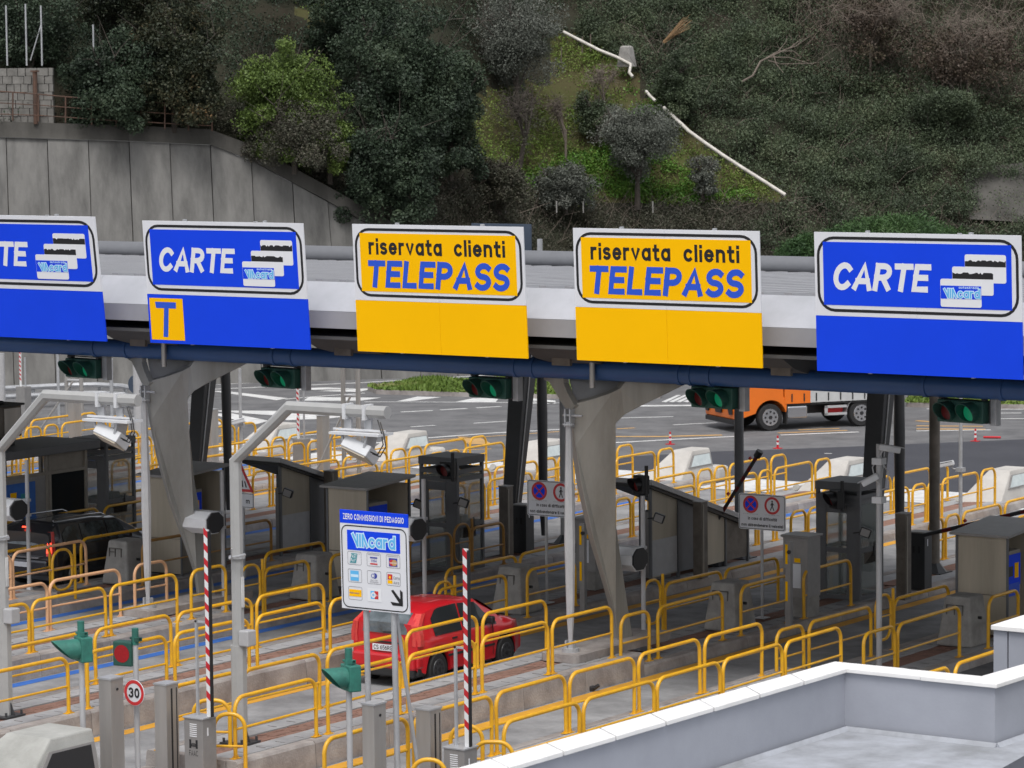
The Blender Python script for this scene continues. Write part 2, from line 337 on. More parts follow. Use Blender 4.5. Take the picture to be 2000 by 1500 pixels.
GL = {'A': (.62, [[(0, 0), (.31, 1), (.62, 0)], [(.11, .3), (.51, .3)]]), 'B': (.5, [[(0, 0), (0, 1)], [(0, 1)] + _arc(.26, .76, .22, .24, 90, -90), [(0, .52)] + _arc(.28, .26, .24, .26, 90, -90) + [(0, 0)]]),
 'C': (.6, [_arc(.32, .5, .32, .5, 42, 318, 16)]), 'D': (.58, [[(0, 0), (0, 1)], [(0, 1), (.2, 1)] + _arc(.24, .5, .34, .5, 90, -90, 12) + [(0, 0)]]), 'E': (.48, [[(.48, 1), (0, 1), (0, 0), (.48, 0)], [(0, .52), (.42, .52)]]),
 'F': (.46, [[(.46, 1), (0, 1), (0, 0)], [(0, .52), (.38, .52)]]), 'G': (.64, [_arc(.32, .5, .32, .5, 42, 330, 16) + [(.62, .42), (.34, .42)]]), 'I': (.0, [[(0, 0), (0, 1)]]), 'K': (.5, [[(0, 0), (0, 1)], [(.5, 1), (.02, .42)], [(.16, .58), (.52, 0)]]),
 'L': (.44, [[(0, 1), (0, 0), (.44, 0)]]), 'M': (.7, [[(0, 0), (0, 1), (.35, .3), (.7, 1), (.7, 0)]]), 'N': (.55, [[(0, 0), (0, 1), (.55, 0), (.55, 1)]]), 'O': (.64, [_arc(.32, .5, .32, .5, 0, 360, 20)]),
 'P': (.5, [[(0, 0), (0, 1)], [(0, 1), (.2, 1)] + _arc(.24, .73, .26, .27, 90, -90) + [(0, .46)]]), 'R': (.54, [[(0, 0), (0, 1)], [(0, 1), (.2, 1)] + _arc(.25, .74, .26, .26, 90, -90) + [(0, .48)], [(.26, .48), (.54, 0)]]),
 'S': (.52, [_arc(.26, .75, .26, .25, 35, 250, 10) + _arc(.26, .25, .27, .25, 80, -145, 11)]), 'T': (.58, [[(0, 1), (.58, 1)], [(.29, 1), (.29, 0)]]), 'U': (.54, [[(0, 1), (0, .28)] + _arc(.27, .27, .27, .27, 180, 360) + [(.54, 1)]]),
 'V': (.6, [[(0, 1), (.3, 0), (.6, 1)]]), 'Y': (.6, [[(0, 1), (.3, .45), (.6, 1)], [(.3, .45), (.3, 0)]]), 'Z': (.5, [[(0, 1), (.5, 1), (0, 0), (.5, 0)]]),
 'a': (.48, [_bowl(.24), [(.48, XH), (.48, 0)]]), 'b': (.48, [_bowl(.24), [(0, 1), (0, 0)]]), 'c': (.44, [_arc(.24, XH / 2, .24, XH / 2, 45, 315, 12)]), 'd': (.48, [_bowl(.24), [(.48, 1), (.48, 0)]]),
 'e': (.48, [[(0.02, .36), (.46, .36)], _arc(.24, XH / 2, .24, XH / 2, 5, 320, 14)]), 'f': (.3, [_arc(.26, .82, .14, .18, 80, 180, 5) + [(.12, 0)], [(0, .66), (.3, .66)]]), 'h': (.44, [[(0, 0), (0, 1)], _arc(.22, .44, .22, .26, 180, 0) + [(.44, 0)]]),
 'i': (.0, [[(0, 0), (0, XH - .06)], [(0, .99), (0, 1.0)]]), 'l': (.0, [[(0, 0), (0, 1)]]), 'm': (.7, [[(0, 0), (0, XH)], _arc(.175, .5, .175, .2, 180, 0) + [(.35, 0)], _arc(.525, .5, .175, .2, 180, 0) + [(.7, 0)]]),
 'n': (.44, [[(0, 0), (0, XH)], _arc(.22, .46, .22, .24, 180, 0) + [(.44, 0)]]), 'o': (.48, [_bowl(.24)]), 'r': (.28, [[(0, 0), (0, XH)], _arc(.22, .46, .22, .24, 180, 80, 5)]), 's': (.38, [_arc(.19, .53, .19, .17, 35, 250, 8) + _arc(.19, .18, .2, .18, 80, -145, 9)]),
 't': (.3, [[(.12, .95), (.12, .16)] + _arc(.24, .14, .12, .14, 190, 270, 4) + [(.3, 0)], [(0, .68), (.3, .68)]]), 'u': (.44, [[(0, XH), (0, .24)] + _arc(.22, .24, .22, .24, 180, 360) + [(.44, XH)]]), 'v': (.44, [[(0, XH), (.22, 0), (.44, XH)]]),
 'x': (.4, [[(0, 0), (.4, XH)], [(0, XH), (.4, 0)]]), '!': (.0, [[(0, .3), (0, 1)], [(0, 0), (0, .08)]]), '.': (.0, [[(0, 0), (0, .08)]]), '0': (.5, [_arc(.25, .5, .25, .5, 0, 360, 20)]), '1': (.2, [[(0, .8), (.2, 1), (.2, 0)]]),
 '3': (.5, [_arc(.24, .75, .24, .25, 150, -80, 10), _arc(.24, .26, .26, .26, 85, -150, 11)]), '5': (.5, [[(.46, 1), (.06, 1), (.03, .55)] + _arc(.23, .32, .27, .32, 120, -140, 11)]), '6': (.5, [_arc(.25, .3, .25, .3, 0, 360, 16), _arc(.45, .35, .45, .65, 180, 105, 6)]),
 '7': (.5, [[(0, 1), (.5, 1), (.2, 0)]]), '8': (.48, [_arc(.24, .75, .21, .25, 0, 360, 14), _arc(.24, .26, .24, .26, 0, 360, 14)]), '2': (.5, [_arc(.25, .72, .25, .28, 160, -30, 9) + [(0, 0), (.5, 0)]]),
 '\u00e0': (.48, [_bowl(.24), [(.48, XH), (.48, 0)], [(.12, 1.05), (.28, .88)]]), '\u039b': (.42, [[(0, 0), (0, 1)], [(.03, 1), (.42, 0)]]), '\u0056\u0332': (.42, [])}
GL['^'] = (.44, [[(0, 1), (.44, 0)], [(.44, 0), (.44, 1)]])      # the logo's V with an upright right stem
def text(s, x0, x1, z0, z1, y, m, parent, name='lettering', bold=.0, shear=0.0, w=.17, gap=.17, grow=0.0):
    """letters drawn with a square pen, fitted into x0..x1, z0..z1 of a panel's local xz plane"""
    S = []; x = 0
    for ch in s:
        if ch == ' ': x += .42; continue
        gw, st = GL[ch]
        for q in st: S.append([(x + a, b) for a, b in q])
        x += gw + w + gap
    W_ = x - gap - w; hmax = 1.0
    ks_ = (x1 - x0) / (W_ + w + shear * 1.0); kz = (z1 - z0) / (1 + 0.0)
    mb = MB(); pw = w + grow
    for n_, q in enumerate(S):
        P = [((a + w / 2 + shear * b) * ks_, (w / 2 + b * (1 - w)) * kz) for a, b in q]
        hx, hz = pw / 2 * ks_, pw / 2 * kz; h_ = (hx + hz) / 2 if abs(hx / hz - 1) > .6 else None
        closed = abs(P[0][0] - P[-1][0]) < 1e-6 and abs(P[0][1] - P[-1][1]) < 1e-6 and len(P) > 4
        L = []; n = len(P)
        for i in range(n):
            pa = P[i - 1] if i else (P[-2] if closed else None); pb = P[i + 1] if i < n - 1 else (P[1] if closed else None)
            def nrm(a, b):
                dx, dz = (b[0] - a[0]) / hx, (b[1] - a[1]) / hz; l = math.hypot(dx, dz) or 1; return -dz / l, dx / l
            n1 = nrm(pa, P[i]) if pa else None; n2 = nrm(P[i], pb) if pb else None
            if n1 is None: nn = n2
            elif n2 is None: nn = n1
            else:
                nn = (n1[0] + n2[0], n1[1] + n2[1]); d = (nn[0] ** 2 + nn[1] ** 2) ** .5 or 1; nn = (nn[0] / d, nn[1] / d); c = max(.72 if len(q) < 6 else .45, nn[0] * n1[0] + nn[1] * n1[1]); nn = (nn[0] / c, nn[1] / c)
            ex = ez = 0
            if not closed and len(P) >= 2 and (i == 0 or i == n - 1):
                a, b = (P[1], P[0]) if i == 0 else (P[-2], P[-1]); dx, dz = (b[0] - a[0]) / hx, (b[1] - a[1]) / hz; l = math.hypot(dx, dz) or 1; e_ = 1.0 if grow or (abs(dz) > .2 * l and abs(dx) > .2 * l) is False else .8
                ex, ez = dx / l * hx * e_, dz / l * hz * e_
            L.append(((P[i][0] + nn[0] * hx + ex, P[i][1] + nn[1] * hz + ez), (P[i][0] - nn[0] * hx + ex, P[i][1] - nn[1] * hz + ez)))
        yy = y - n_ * .00012; k = len(mb.v)
        for a, b in L: mb.v += [(x0 + a[0], yy, z0 + a[1]), (x0 + b[0], yy, z0 + b[1])]
        for i in range(n - 1): mb.f.append((k + 2 * i, k + 2 * i + 1, k + 2 * i + 3, k + 2 * i + 2))
    me = bpy.data.meshes.new(name); me.from_pydata(mb.v, [], mb.f); me.materials.append(M[m] if isinstance(m, str) else m)
    return link(name, me, parent)
ORD = ['first', 'second', 'third', 'fourth', 'fifth', 'sixth', 'seventh', 'eighth', 'ninth', 'tenth', 'eleventh', 'twelfth', 'thirteenth', 'fourteenth', 'fifteenth', 'sixteenth', 'seventeenth', 'eighteenth', 'nineteenth', 'twentieth', '21st', '22nd', '23rd', '24th', '25th']
XC = {-1: -24.3, 0: -29.3, 1: -34.15, 2: -39.1, 3: -43.95, 4: -48.95, 5: -53.9, 6: -58.85, 7: -63.8, 8: -68.7}
IS = {-1: 'island behind the roof block', 0: 'nearest long island', 1: 'island right of the red car', 2: 'island left of the red car',
      3: 'island under the left column', 4: 'island right of the black car', 5: 'island left of the black car',
      6: 'first far island past the black car', 7: 'second farthest island', 8: 'farthest island'}
ZH, ZL = .45, .20
# ------------------------------------------------------------------ ground, lanes, markings
g = MB(); g.quad((-500, -60, 0), (300, -60, 0), (300, 500, 0), (-500, 500, 0)); struct('ground', g, 'asphalt')
def gp(px, py, z=0): p = at(px, py, z=z); return (p.x, p.y, z)
def flat(name, pts, m, z):
    mb = MB(); mb.v = [(p[0], p[1], z) for p in pts]; mb.f = [tuple(range(len(pts)))]
    return struct(name, mb, m)
flat('new_asphalt', [gp(1190, 894), gp(1400, 882), gp(1600, 875), gp(1720, 870), gp(2000, 858), gp(2150, 851), gp(2200, 985), gp(1500, 960), gp(1215, 925)], 'asphalt_dark', .004)
for k in range(0, 9):
    x1 = XC[k] - .98 if k else XC[k] - 1.0; x0 = (XC.get(k + 1, XC[k] - 4.95)) + 1.0
    mb = MB(); mb.quad((x0, 22, .004), (x1, 22, .004), (x1, 78.5, .004), (x0, 78.5, .004)); struct('lane_surface', mb, 'lane')
    # painted edge stripe at the foot of the far island: blue for badge lanes, yellow for toll-pass lanes
    m = 'yellow_paint' if k in (0, 1, 5) else 'blue_paint'
    mb = MB(); mb.quad((x0 + .06, 24, .008), (x0 + .34, 24, .008), (x0 + .34, 77, .008), (x0 + .06, 77, .008)); struct('edge_stripe', mb, m)
def strip(pts, w, m='white_paint', name='road_marking', z=.008):
    P = [Vector(gp(*p)) for p in pts]; mb = MB(); L = []
    for i, p in enumerate(P):
        t = (P[min(i + 1, len(P) - 1)] - P[max(i - 1, 0)]).normalized(); n = Vector((-t.y, t.x, 0)) * w / 2
        L.append((p + n, p - n))
    for i in range(len(P) - 1):
        a, b = L[i], L[i + 1]
        mb.quad((a[0].x, a[0].y, z), (a[1].x, a[1].y, z), (b[1].x, b[1].y, z), (b[0].x, b[0].y, z))
    return struct(name, mb, m)
def poly(pts, m='white_paint', z=.008): return flat('road_marking', [gp(*p) for p in pts], m, z)
for pts, w in [([(405, 761), (520, 756), (700, 748), (920, 735), (1100, 722)], .22), ([(556, 780), (640, 773), (712, 768)], .18),
               ([(783, 805), (845, 802)], .2), ([(860, 801), (912, 798)], .2), ([(930, 797), (978, 794)], .2), ([(1005, 792), (1036, 790)], .2),
               ([(802, 834), (850, 831)], .15), ([(925, 827), (1035, 820)], .15), ([(620, 878), (802, 858), (965, 846), (1115, 838)], .2),
               ([(1200, 865), (1330, 858), (1450, 852)], .2), ([(1205, 817), (1315, 814)], .16), ([(1315, 830), (1400, 826)], .16),
               ([(1525, 850), (1600, 847), (1677, 844)], .2), ([(1790, 842), (1935, 840)], .2), ([(1810, 799), (2080, 800)], .2), ([(1825, 808), (1995, 807)], .16),
               ([(1935, 818), (2090, 818)], .18), ([(1250, 793), (1385, 792)], .5), ([(712, 785), (960, 786), (1140, 788)], .15),
               ([(560, 853), (640, 847), (680, 845)], .15), ([(545, 745), (420, 752)], .12), ([(1715, 870), (1735, 868)], .1), ([(1610, 886), (1625, 886)], .12)]:
    strip(pts, w)
for pts in [[(412, 764), (440, 764), (562, 778), (540, 782)], [(590, 783), (604, 776), (745, 777), (704, 783)], [(775, 784), (815, 775), (862, 776), (800, 784)],
            [(890, 785), (925, 778), (975, 777), (968, 786)], [(1030, 777), (1085, 783), (1085, 789), (1015, 779)], [(1000, 784), (1085, 786), (1070, 789), (1000, 788)],
            [(400, 802), (580, 803), (690, 812), (640, 818), (560, 821), (540, 812)], [(405, 808), (455, 808), (525, 822), (500, 829)], [(385, 818), (410, 818), (440, 829), (400, 831)],
            [(560, 759), (640, 757), (700, 760), (590, 762)], [(620, 764), (735, 758), (700, 766)]]:
    poly(pts)
for i in range(6):
    a = 1292 + i * 14
    poly([(a, 785), (a + 30, 772), (a + 38, 772), (a + 9, 786)])
for pts, w in [([(802, 863), (965, 852), (1110, 842)], .14), ([(1205, 838), (1240, 836)], .2), ([(1200, 853), (1290, 853), (1410, 850)], .3), ([(1520, 846), (1655, 841)], .2),
               ([(1560, 840), (1640, 837)], .2), ([(1790, 838), (1925, 839)], .3), ([(1790, 832), (1920, 833)], .25), ([(1790, 822), (1830, 825)], .25), ([(620, 883), (780, 872)], .14),
               ([(805, 883), (960, 877)], .14)]:
    strip(pts, w, 'orange_paint')
for k in range(1, 8):
    x0, x1 = XC[k + 1] + 1.0, XC[k] - .98
    mb = MB(); mb.quad((x0, 78.6, .012), (x1, 78.6, .012), (x1, 81.2, .012), (x0, 81.2, .012)); struct('stop_band', mb, 'white_paint')
poly([(893, 853), (938, 855), (962, 868), (915, 868)], 'orange_paint')
# traffic island with rough grass beyond the toll lanes
def grass_patch(px):
    top = [gp(*p) for p in px]
    mb = MB(); mb.prism([(p[0], p[1]) for p in top], 'z', 0, .16); struct('traffic_island', mb, 'kerb')
    return top
def blades(name, outline, n, h, m, z0):
    xs = [p[0] for p in outline]; ys = [p[1] for p in outline]; mb = MB(); c = 0
    def inside(x, y):
        r = False; j = len(outline) - 1
        for i in range(len(outline)):
            a, b = outline[i], outline[j]
            if (a[1] > y) != (b[1] > y) and x < (b[0] - a[0]) * (y - a[1]) / (b[1] - a[1]) + a[0]: r = not r
            j = i
        return r
    while c < n:
        x = rnd.uniform(min(xs), max(xs)); y = rnd.uniform(min(ys), max(ys))
        if not inside(x, y): continue
        c += 1; a = rnd.uniform(0, 6.28); w = rnd.uniform(.04, .11); hh = h * rnd.uniform(.4, 1.3) * (1 + .5 * math.sin(x * 1.7 + y))
        dx, dy = math.cos(a) * w, math.sin(a) * w; ox, oy = rnd.uniform(-.1, .1), rnd.uniform(-.1, .1)
        k = len(mb.v); mb.v += [(x - dx, y - dy, z0), (x + dx, y + dy, z0), (x + ox, y + oy, z0 + hh)]; mb.f.append((k, k + 1, k + 2))
    me = bpy.data.meshes.new(name); me.from_pydata(mb.v, [], mb.f); me.materials.append(M[m]); o = link(name, me)
    return o
o1 = grass_patch([(718, 762), (735, 770), (980, 777), (1150, 780), (1290, 778), (1290, 752), (1000, 748), (800, 752)])
tag(blades('grass', o1, 16000, .15, 'grass', .16), 'rough green grass on the kerbed traffic island beyond the lanes', 'grass', kind='stuff')
o2 = grass_patch([(1770, 795), (1900, 798), (2120, 800), (2120, 762), (1900, 765), (1780, 775)])
tag(blades('grass', o2, 9000, .18, 'grass', .16), 'rough grass strip on the right, seen under the blue tube', 'grass', kind='stuff')

# ------------------------------------------------------------------ toll islands: kerb stones, tiles, red pavers
def kerbstone(L, h, w=.26):
    mb = MB(); g_ = .008
    mb.prism([(0, 0), (w, 0), (w - .03, h - .04), (w - .06, h), (0, h)], 'y', g_, L - g_)
    return mb.mesh('kerb_stone')
ks = {}
def kst(L, h):
    k = (round(L, 2), round(h, 2))
    if k not in ks: ks[k] = kerbstone(L, h); ks[k].materials.append(M['kerb'])
    return ks[k]
tile_me = {}
def tile(w, l):
    k = (round(w, 2), round(l, 2))
    if k not in tile_me:
        mb = MB().box(0, w - .012, 0, l - .012, 0, .04)
        # the short slots cut in each slab
        mb2 = tile_me[k] = mb.mesh('paving_slab'); mb2.materials.append(M['tile'])
    return tile_me[k]
def island(k, y0, yh0, yh1, y1):
    xc = XC[k]; hw = .98
    root = thing('toll_island', 'kerbed concrete lane divider with red pavers, ' + IS[k], 'traffic island', (xc, 0, 0), group='toll islands between the lanes')
    core = MB().box(-hw + .22, hw - .22, y0 + .2, y1 - .2, 0, ZL - .045); core.box(-hw + .22, hw - .22, yh0 + .2, yh1 - .05, 0, ZH - .045)
    core.build('core', 'joint', root)
    near = k <= 4
    for s in (1, -1):
        for a, b, h in ((y0, yh0, ZL), (yh0, yh1, ZH), (yh1, y1, ZL)):
            n = max(1, round((b - a) / 1.9)); L = (b - a) / n
            for i in range(n):
                o = part('kerb_stone', kst(L, h), root, (hw - .26 if s > 0 else -hw + .26, a + i * L + (0 if s > 0 else L), 0))
                if s < 0: o.rotation_euler.z = math.pi
                o.rotation_euler.y = rnd.uniform(-.008, .008)
    for ya in (y0, yh0, yh1, y1):   # end stones across
        h = ZH if ya in (yh0, yh1) else ZL
        MB().box(-hw + .27, hw - .27, ya if ya in (y0, yh0) else ya - .2, ya + .2 if ya in (y0, yh0) else ya, 0, h - .002).build('end_stone', 'kerb', root)
    # slabs: a row each side, red pavers between
    zone = [(y0 + .2, yh0, ZL), (yh0 + .2, yh1 - .2, ZH), (yh1, min(y1, 64 if near else yh1), ZL)] if near else []
    cnt = 0
    for a, b, h in zone:
        n = int((b - a) / 1.0)
        if n < 1: continue
        L = (b - a) / n
        for i in range(n):
            for x0, w in ((-.70, .44), (.26, .44)):
                o = part('slab', tile(w, L), root, (x0, a + i * L, h - .042)); cnt += 1
                o.rotation_euler.x = rnd.uniform(-.004, .004); o.rotation_euler.y = rnd.uniform(-.006, .006)
    slots = MB(); br = MB()
    for a, b, h in zone:
        y = a
        while y < b - .1:
            for x0 in (-.70, .26):
                if rnd.random() < .9: slots.box(x0 + .15, x0 + .34, y + .45, y + .465, h - .03, h + .0015)
            y += .5
        y = a; r_ = 0
        while y < b - .11:
            for i in range(5):
                x = -.25 + i * .101; z = h - .02 + rnd.uniform(-.008, .004)
                br.box(x, x + .096, y + (.1 if i % 2 else 0), y + .196 + (.1 if i % 2 else 0), z - .03, z)
            y += .2; r_ += 1
    if slots.v:
        tag(slots.build('drain_slot', 'joint', root), kind='stuff'); tag(br.build('red_paver', 'brick', root), kind='stuff')
    far = [(yh1, y1, ZL)] if not near else [(64, y1, ZL)]
    for a, b, h in far:
        MB().box(-.70, -.25, a + .01, b - .2, h - .06, h - .004).box(.25, .70, a + .01, b - .2, h - .06, h - .004).build('slab_row', 'tile', root)
        MB().box(-.245, .245, a + .01, b - .2, h - .06, h - .008).build('paver_row', 'brick', root)
    if not near: MB().box(-.70, .70, y0 + .2, yh1, ZL - .04, ZL - .003).build('slab_row', 'tile', root)
    return root
for k in range(-1, 9):
    island(k, 34.5, 40.4 if k < 2 else 38.5, 52.5, 79.5 if k > 0 else 70)

# ------------------------------------------------------------------ guard rails
def hoop(L, H, r=.0345, cr=.22, n=10):
    cr = min(cr, L / 2 - .02); p = [(0, 0, 0)]
    for i in range(7): a = R(180 - 15 * i); p.append((0, cr + cr * math.cos(a), H - cr + cr * math.sin(a)))
    for i in range(7): a = R(90 - 15 * i); p.append((0, L - cr + cr * math.cos(a), H - cr + cr * math.sin(a)))
    p.append((0, L, 0)); return MB().tube(p, r, n)
rail_me = {}
def railmesh(L, H, m):
    k = (round(L, 1), round(H, 2), m)
    if k not in rail_me:
        l = k[0]; a = hoop(l, H).mesh('hoop', True); b = MB().tube([(0, .02, H * .48), (0, l - .02, H * .48)], .0215, 8).mesh('mid_bar', True)
        c = MB().box(-.05, .05, -.09, .09, 0, .012)
        for s in (-1, 1): c.tube([(0, s * .065, .012), (0, s * .065, .045)], .009, 6)
        c = c.mesh('base_plate')
        for q in (a, b, c): q.materials.append(M[m])
        rail_me[k] = (a, b, c)
    return k[0], rail_me[k]
rows = {}
def rail(k, side, y0, y1, z=None, m='yellow', H=.98, dx=0):
    rows.setdefault((k, side), []).append((y0, y1, z, m, H, dx))
def railpx(k, side, x0, x1, m='yellow', H=.98, zl=ZL, dx=0):
    X = XC[k] + (.76 if side == 'near' else -.74) + dx
    ym = 1100
    def yy(px):
        y = 52.
        for _ in range(4):      # solve on the post at mid height
            y = at(px, 0, x=X).y; 
            pj = CM.T @ np.array([X, y, zl + .5 - CAMH]); v = CY + FPX * pj[1] / pj[2]; y = at(px, v, x=X).y
        return y
    a, b = yy(x0), yy(x1); rail(k, side, a, b, zl, m, H, dx)
def run(k, side, segs, m='yellow', z=ZH, H=.98):
    for a, b in segs: rail(k, side, a, b, z, m, H)
run(0, 'far', [(38.6, 40.7), (40.85, 42.95), (43.1, 45.1), (45.2, 47.23), (47.36, 49.4), (49.5, 51.5)])
run(0, 'near', [(41.12, 43.2), (43.35, 45.44), (45.55, 47.53), (47.65, 49.63), (49.75, 51.7)])
run(1, 'near', [(40.6, 42.72), (43.02, 45.05), (45.25, 47.26), (47.47, 49.58), (49.7, 51.7)])
run(1, 'far', [(40.5, 42.5), (42.62, 44.7), (44.94, 47.1), (47.26, 49.45), (49.63, 51.7)])
run(2, 'near', [(38.7, 40.0), (40.24, 42.19), (42.63, 44.72), (44.96, 47.1), (47.3, 49.34), (49.5, 51.6)])
run(2, 'far', [(40.1, 41.95), (42.14, 44.25), (44.53, 46.65), (46.80, 48.95), (49.15, 51.25)])
run(3, 'near', [(44.3, 46.36), (46.5, 48.6), (48.75, 50.8), (51.19, 52.3)])
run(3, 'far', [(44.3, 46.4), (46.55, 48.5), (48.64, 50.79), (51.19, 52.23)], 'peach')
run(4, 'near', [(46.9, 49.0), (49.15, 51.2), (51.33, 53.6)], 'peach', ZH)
for k, s, a, b, m in [(0, 'far', 1517, 1572, 'yellow'), (0, 'far', 1580, 1703, 'yellow'), (0, 'far', 1745, 1850, 'yellow'), (0, 'near', 1687, 1747, 'yellow'), (0, 'near', 1753, 1875, 'yellow'),
                      (1, 'near', 1212, 1267, 'yellow'), (1, 'near', 1285, 1412, 'yellow'), (1, 'near', 1447, 1541, 'yellow'), (1, 'near', 1570, 1662, 'yellow'),
                      (1, 'far', 1299, 1407, 'yellow'), (1, 'far', 1415, 1518, 'yellow'), (2, 'far', 1299, 1356, 'yellow'),
                      (2, 'near', 855, 990, 'yellow'), (2, 'near', 1030, 1125, 'yellow'), (2, 'far', 870, 1008, 'yellow'), (2, 'far', 1015, 1130, 'yellow'),
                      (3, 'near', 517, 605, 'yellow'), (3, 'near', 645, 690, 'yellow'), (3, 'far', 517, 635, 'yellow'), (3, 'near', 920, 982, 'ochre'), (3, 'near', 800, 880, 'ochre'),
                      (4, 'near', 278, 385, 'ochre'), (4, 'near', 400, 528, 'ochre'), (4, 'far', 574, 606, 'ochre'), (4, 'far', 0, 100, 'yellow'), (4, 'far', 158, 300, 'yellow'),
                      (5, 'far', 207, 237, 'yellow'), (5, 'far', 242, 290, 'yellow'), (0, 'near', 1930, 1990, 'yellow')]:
    railpx(k, s, a, b, m)
for a, b in ((48.1, 49.15), (49.3, 51.2)): rail(-1, 'far', a, b, ZH)
for k in range(1, 9):    # the exit ends of the islands, beyond the booths
    o = rnd.uniform(-.15, .15)
    for s in ('near', 'far'):
        y = 67.1 + o + (0 if s == 'near' else .25)
        for L in (.7, .72, 2.05, 2.05, .7, .62, 2.05, .75):
            rail(k, s, y, y + L, ZL); y += L + .14
    if k > 4:
        for s in ('near', 'far'):
            for a in (55.4, 57.6, 59.8, 62.0): rail(k, s, a, a + 2.05, ZL)
for (k, s), segs in rows.items():
    segs.sort()
    for i, (a, b, z, m, H, dx) in enumerate(segs):
        L, (me_h, me_b, me_p) = railmesh(b - a, H, m)
        col = {'yellow': 'yellow', 'peach': 'peach', 'ochre': 'ochre yellow'}[m]
        side = 'right' if s == 'near' else 'left'
        size = 'short ' if L < 1.2 else ''
        lab = '%s %srail, %s from front, %s edge of %s' % (col, size, ORD[i], side, IS[k])
        X = XC[k] + (.76 if s == 'near' else -.74) + dx
        t = thing('guard_rail', lab, 'guard rail', (X, a, z), group='hooped guard rails along the toll islands')
        t.rotation_euler.x = rnd.uniform(-.006, .006); t.rotation_euler.y = rnd.uniform(-.012, .012)
        part('hoop', me_h, t); part('mid_bar', me_b, t)
        part('base_plate', me_p, t); part('base_plate', me_p, t, (0, L, 0))
# small swing gates: closed loops hinged on a post
def gate(px, pxp, k, side, label, z=ZL, m='yellow'):
    X = XC[k] + (.76 if side == 'near' else -.74); y = at(px, 1090, x=X).y
    t = thing('swing_gate', label, 'gate', (X, y, z), group='looped swing gates')
    W, z0, z1 = .62, .25, 1.12; r_ = .26; p = []
    for cy, cz, a0 in ((W - r_, z0 + r_, -90), (W - r_, z1 - r_, 0), (r_, z1 - r_, 90), (r_, z0 + r_, 180)):
        for i in range(6): a = R(a0 + 18 * i); p.append((0, cy + r_ * math.cos(a), cz + r_ * math.sin(a)))
    MB().tube(p, .03, 8, closed=True).build('loop', m, t, True)
    MB().tube([(0, .02, .7), (0, W - .02, .7)], .017, 8).build('mid_bar', m, t, True)
    MB().tube([(0, W + .09, 0), (0, W + .09, 1.2)], .032, 8).build('post', m, t, True)
    MB().box(-.01, .01, W - .01, W + .08, .4, .43).box(-.01, .01, W - .01, W + .08, .95, .98).split('hinge', m, t)
gate(1257, 1290, 1, 'far', 'dull yellow looped swing gate beside the hooded box by the tan column')
gate(1710, 1735, 0, 'far', 'yellow looped swing gate behind the pole with two cameras')
gate(847, 880, 2, 'near', 'yellow looped swing gate just above the red car roof')
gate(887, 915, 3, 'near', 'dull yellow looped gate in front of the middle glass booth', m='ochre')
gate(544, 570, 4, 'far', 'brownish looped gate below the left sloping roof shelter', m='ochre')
gate(470, 506, 3, 'near', 'yellow looped gate between grey arm pole and concrete block', m='yellow')
gate(102, 145, 4, 'near', 'yellow looped gate in front of the rear wheel of the black car')
# ------------------------------------------------------------------ canopy
def xline(y, z, r, x0, x1, n=24): return MB().tube([(x0, y, z), (x1, y, z)], r, n)
can = thing('canopy', 'long grey and white toll canopy roof carrying the row of big signs', 'canopy', (-40, 57, 6.5))
inv = (40, -57, -6.5)
def cpart(mb, name, m, smooth=False, bevel=0):
    mb.v = [(a + 40, b - 57, c - 6.5) for a, b, c in mb.v]; return mb.build(name, m, can, smooth, bevel)
CX0, CX1 = -75, -14
seg = 5.0; x = CX0
while x < CX1:   # fascia made of cassettes with open joints
    a, b = x + .006, x + seg - .006
    cpart(MB().prism([(50.2, 6.56), (50.24, 6.56), (50.24, 6.885), (50.2, 6.885)], 'x', a, b), 'fascia_panel', 'canopy_grey')
    cpart(MB().prism([(50.2, 6.89), (50.26, 6.88), (50.84, 7.38), (50.8, 7.41)], 'x', a, b), 'fascia_slope', 'canopy_white')
    x += seg
cpart(MB().prism([(50.82, 7.36), (65, 6.86), (65, 6.80), (50.82, 7.30)], 'x', CX0, CX1), 'roof_sheet', 'roof')
rb = MB(); x = CX0
while x < CX1: rb.prism([(50.86, 7.36), (64.9, 6.862), (64.9, 6.95), (50.86, 7.45)], 'x', x, x + .16); x += .58
tag(cpart(rb, 'roof_rib', 'canopy_grey'), kind='stuff')  # ribs greyer than the sheet: corrugation shading put into the colour
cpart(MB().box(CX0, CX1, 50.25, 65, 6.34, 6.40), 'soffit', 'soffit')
cpart(MB().box(CX0, CX1, 64.9, 65.0, 6.3, 6.85), 'rear_fascia', 'canopy_grey')
cpart(xline(65.35, 7.06, .21, CX0, CX1), 'ridge_tube', 'dark_tube', True)
x = CX0 + 1
while x < CX1: cpart(MB().box(x, x + .06, 65.1, 65.6, 6.7, 7.2), 'tube_bracket', 'dark_tube'); x += 4.9
tb = thing('blue_beam', 'long dark blue tubular beam running under the signs', 'beam', (-40, 51.5, 5.86))
def tpart(mb, name, m='tube_blue', s=True):
    mb.v = [(a + 40, b - 51.5, c - 5.86) for a, b, c in mb.v]; return mb.build(name, m, tb, s)
tpart(xline(51.5, 5.86, .185, CX0, CX1, 32), 'tube')
for px in (-240, 190, 252, 540, 575, 1010, 1045, 1330, 1352, 1390, 1810, 1960, 2080):
    x = at(px, 700, y=51.5).x; tpart(xline(51.5, 5.86, .203, x - .04, x + .04, 32), 'joint_ring')
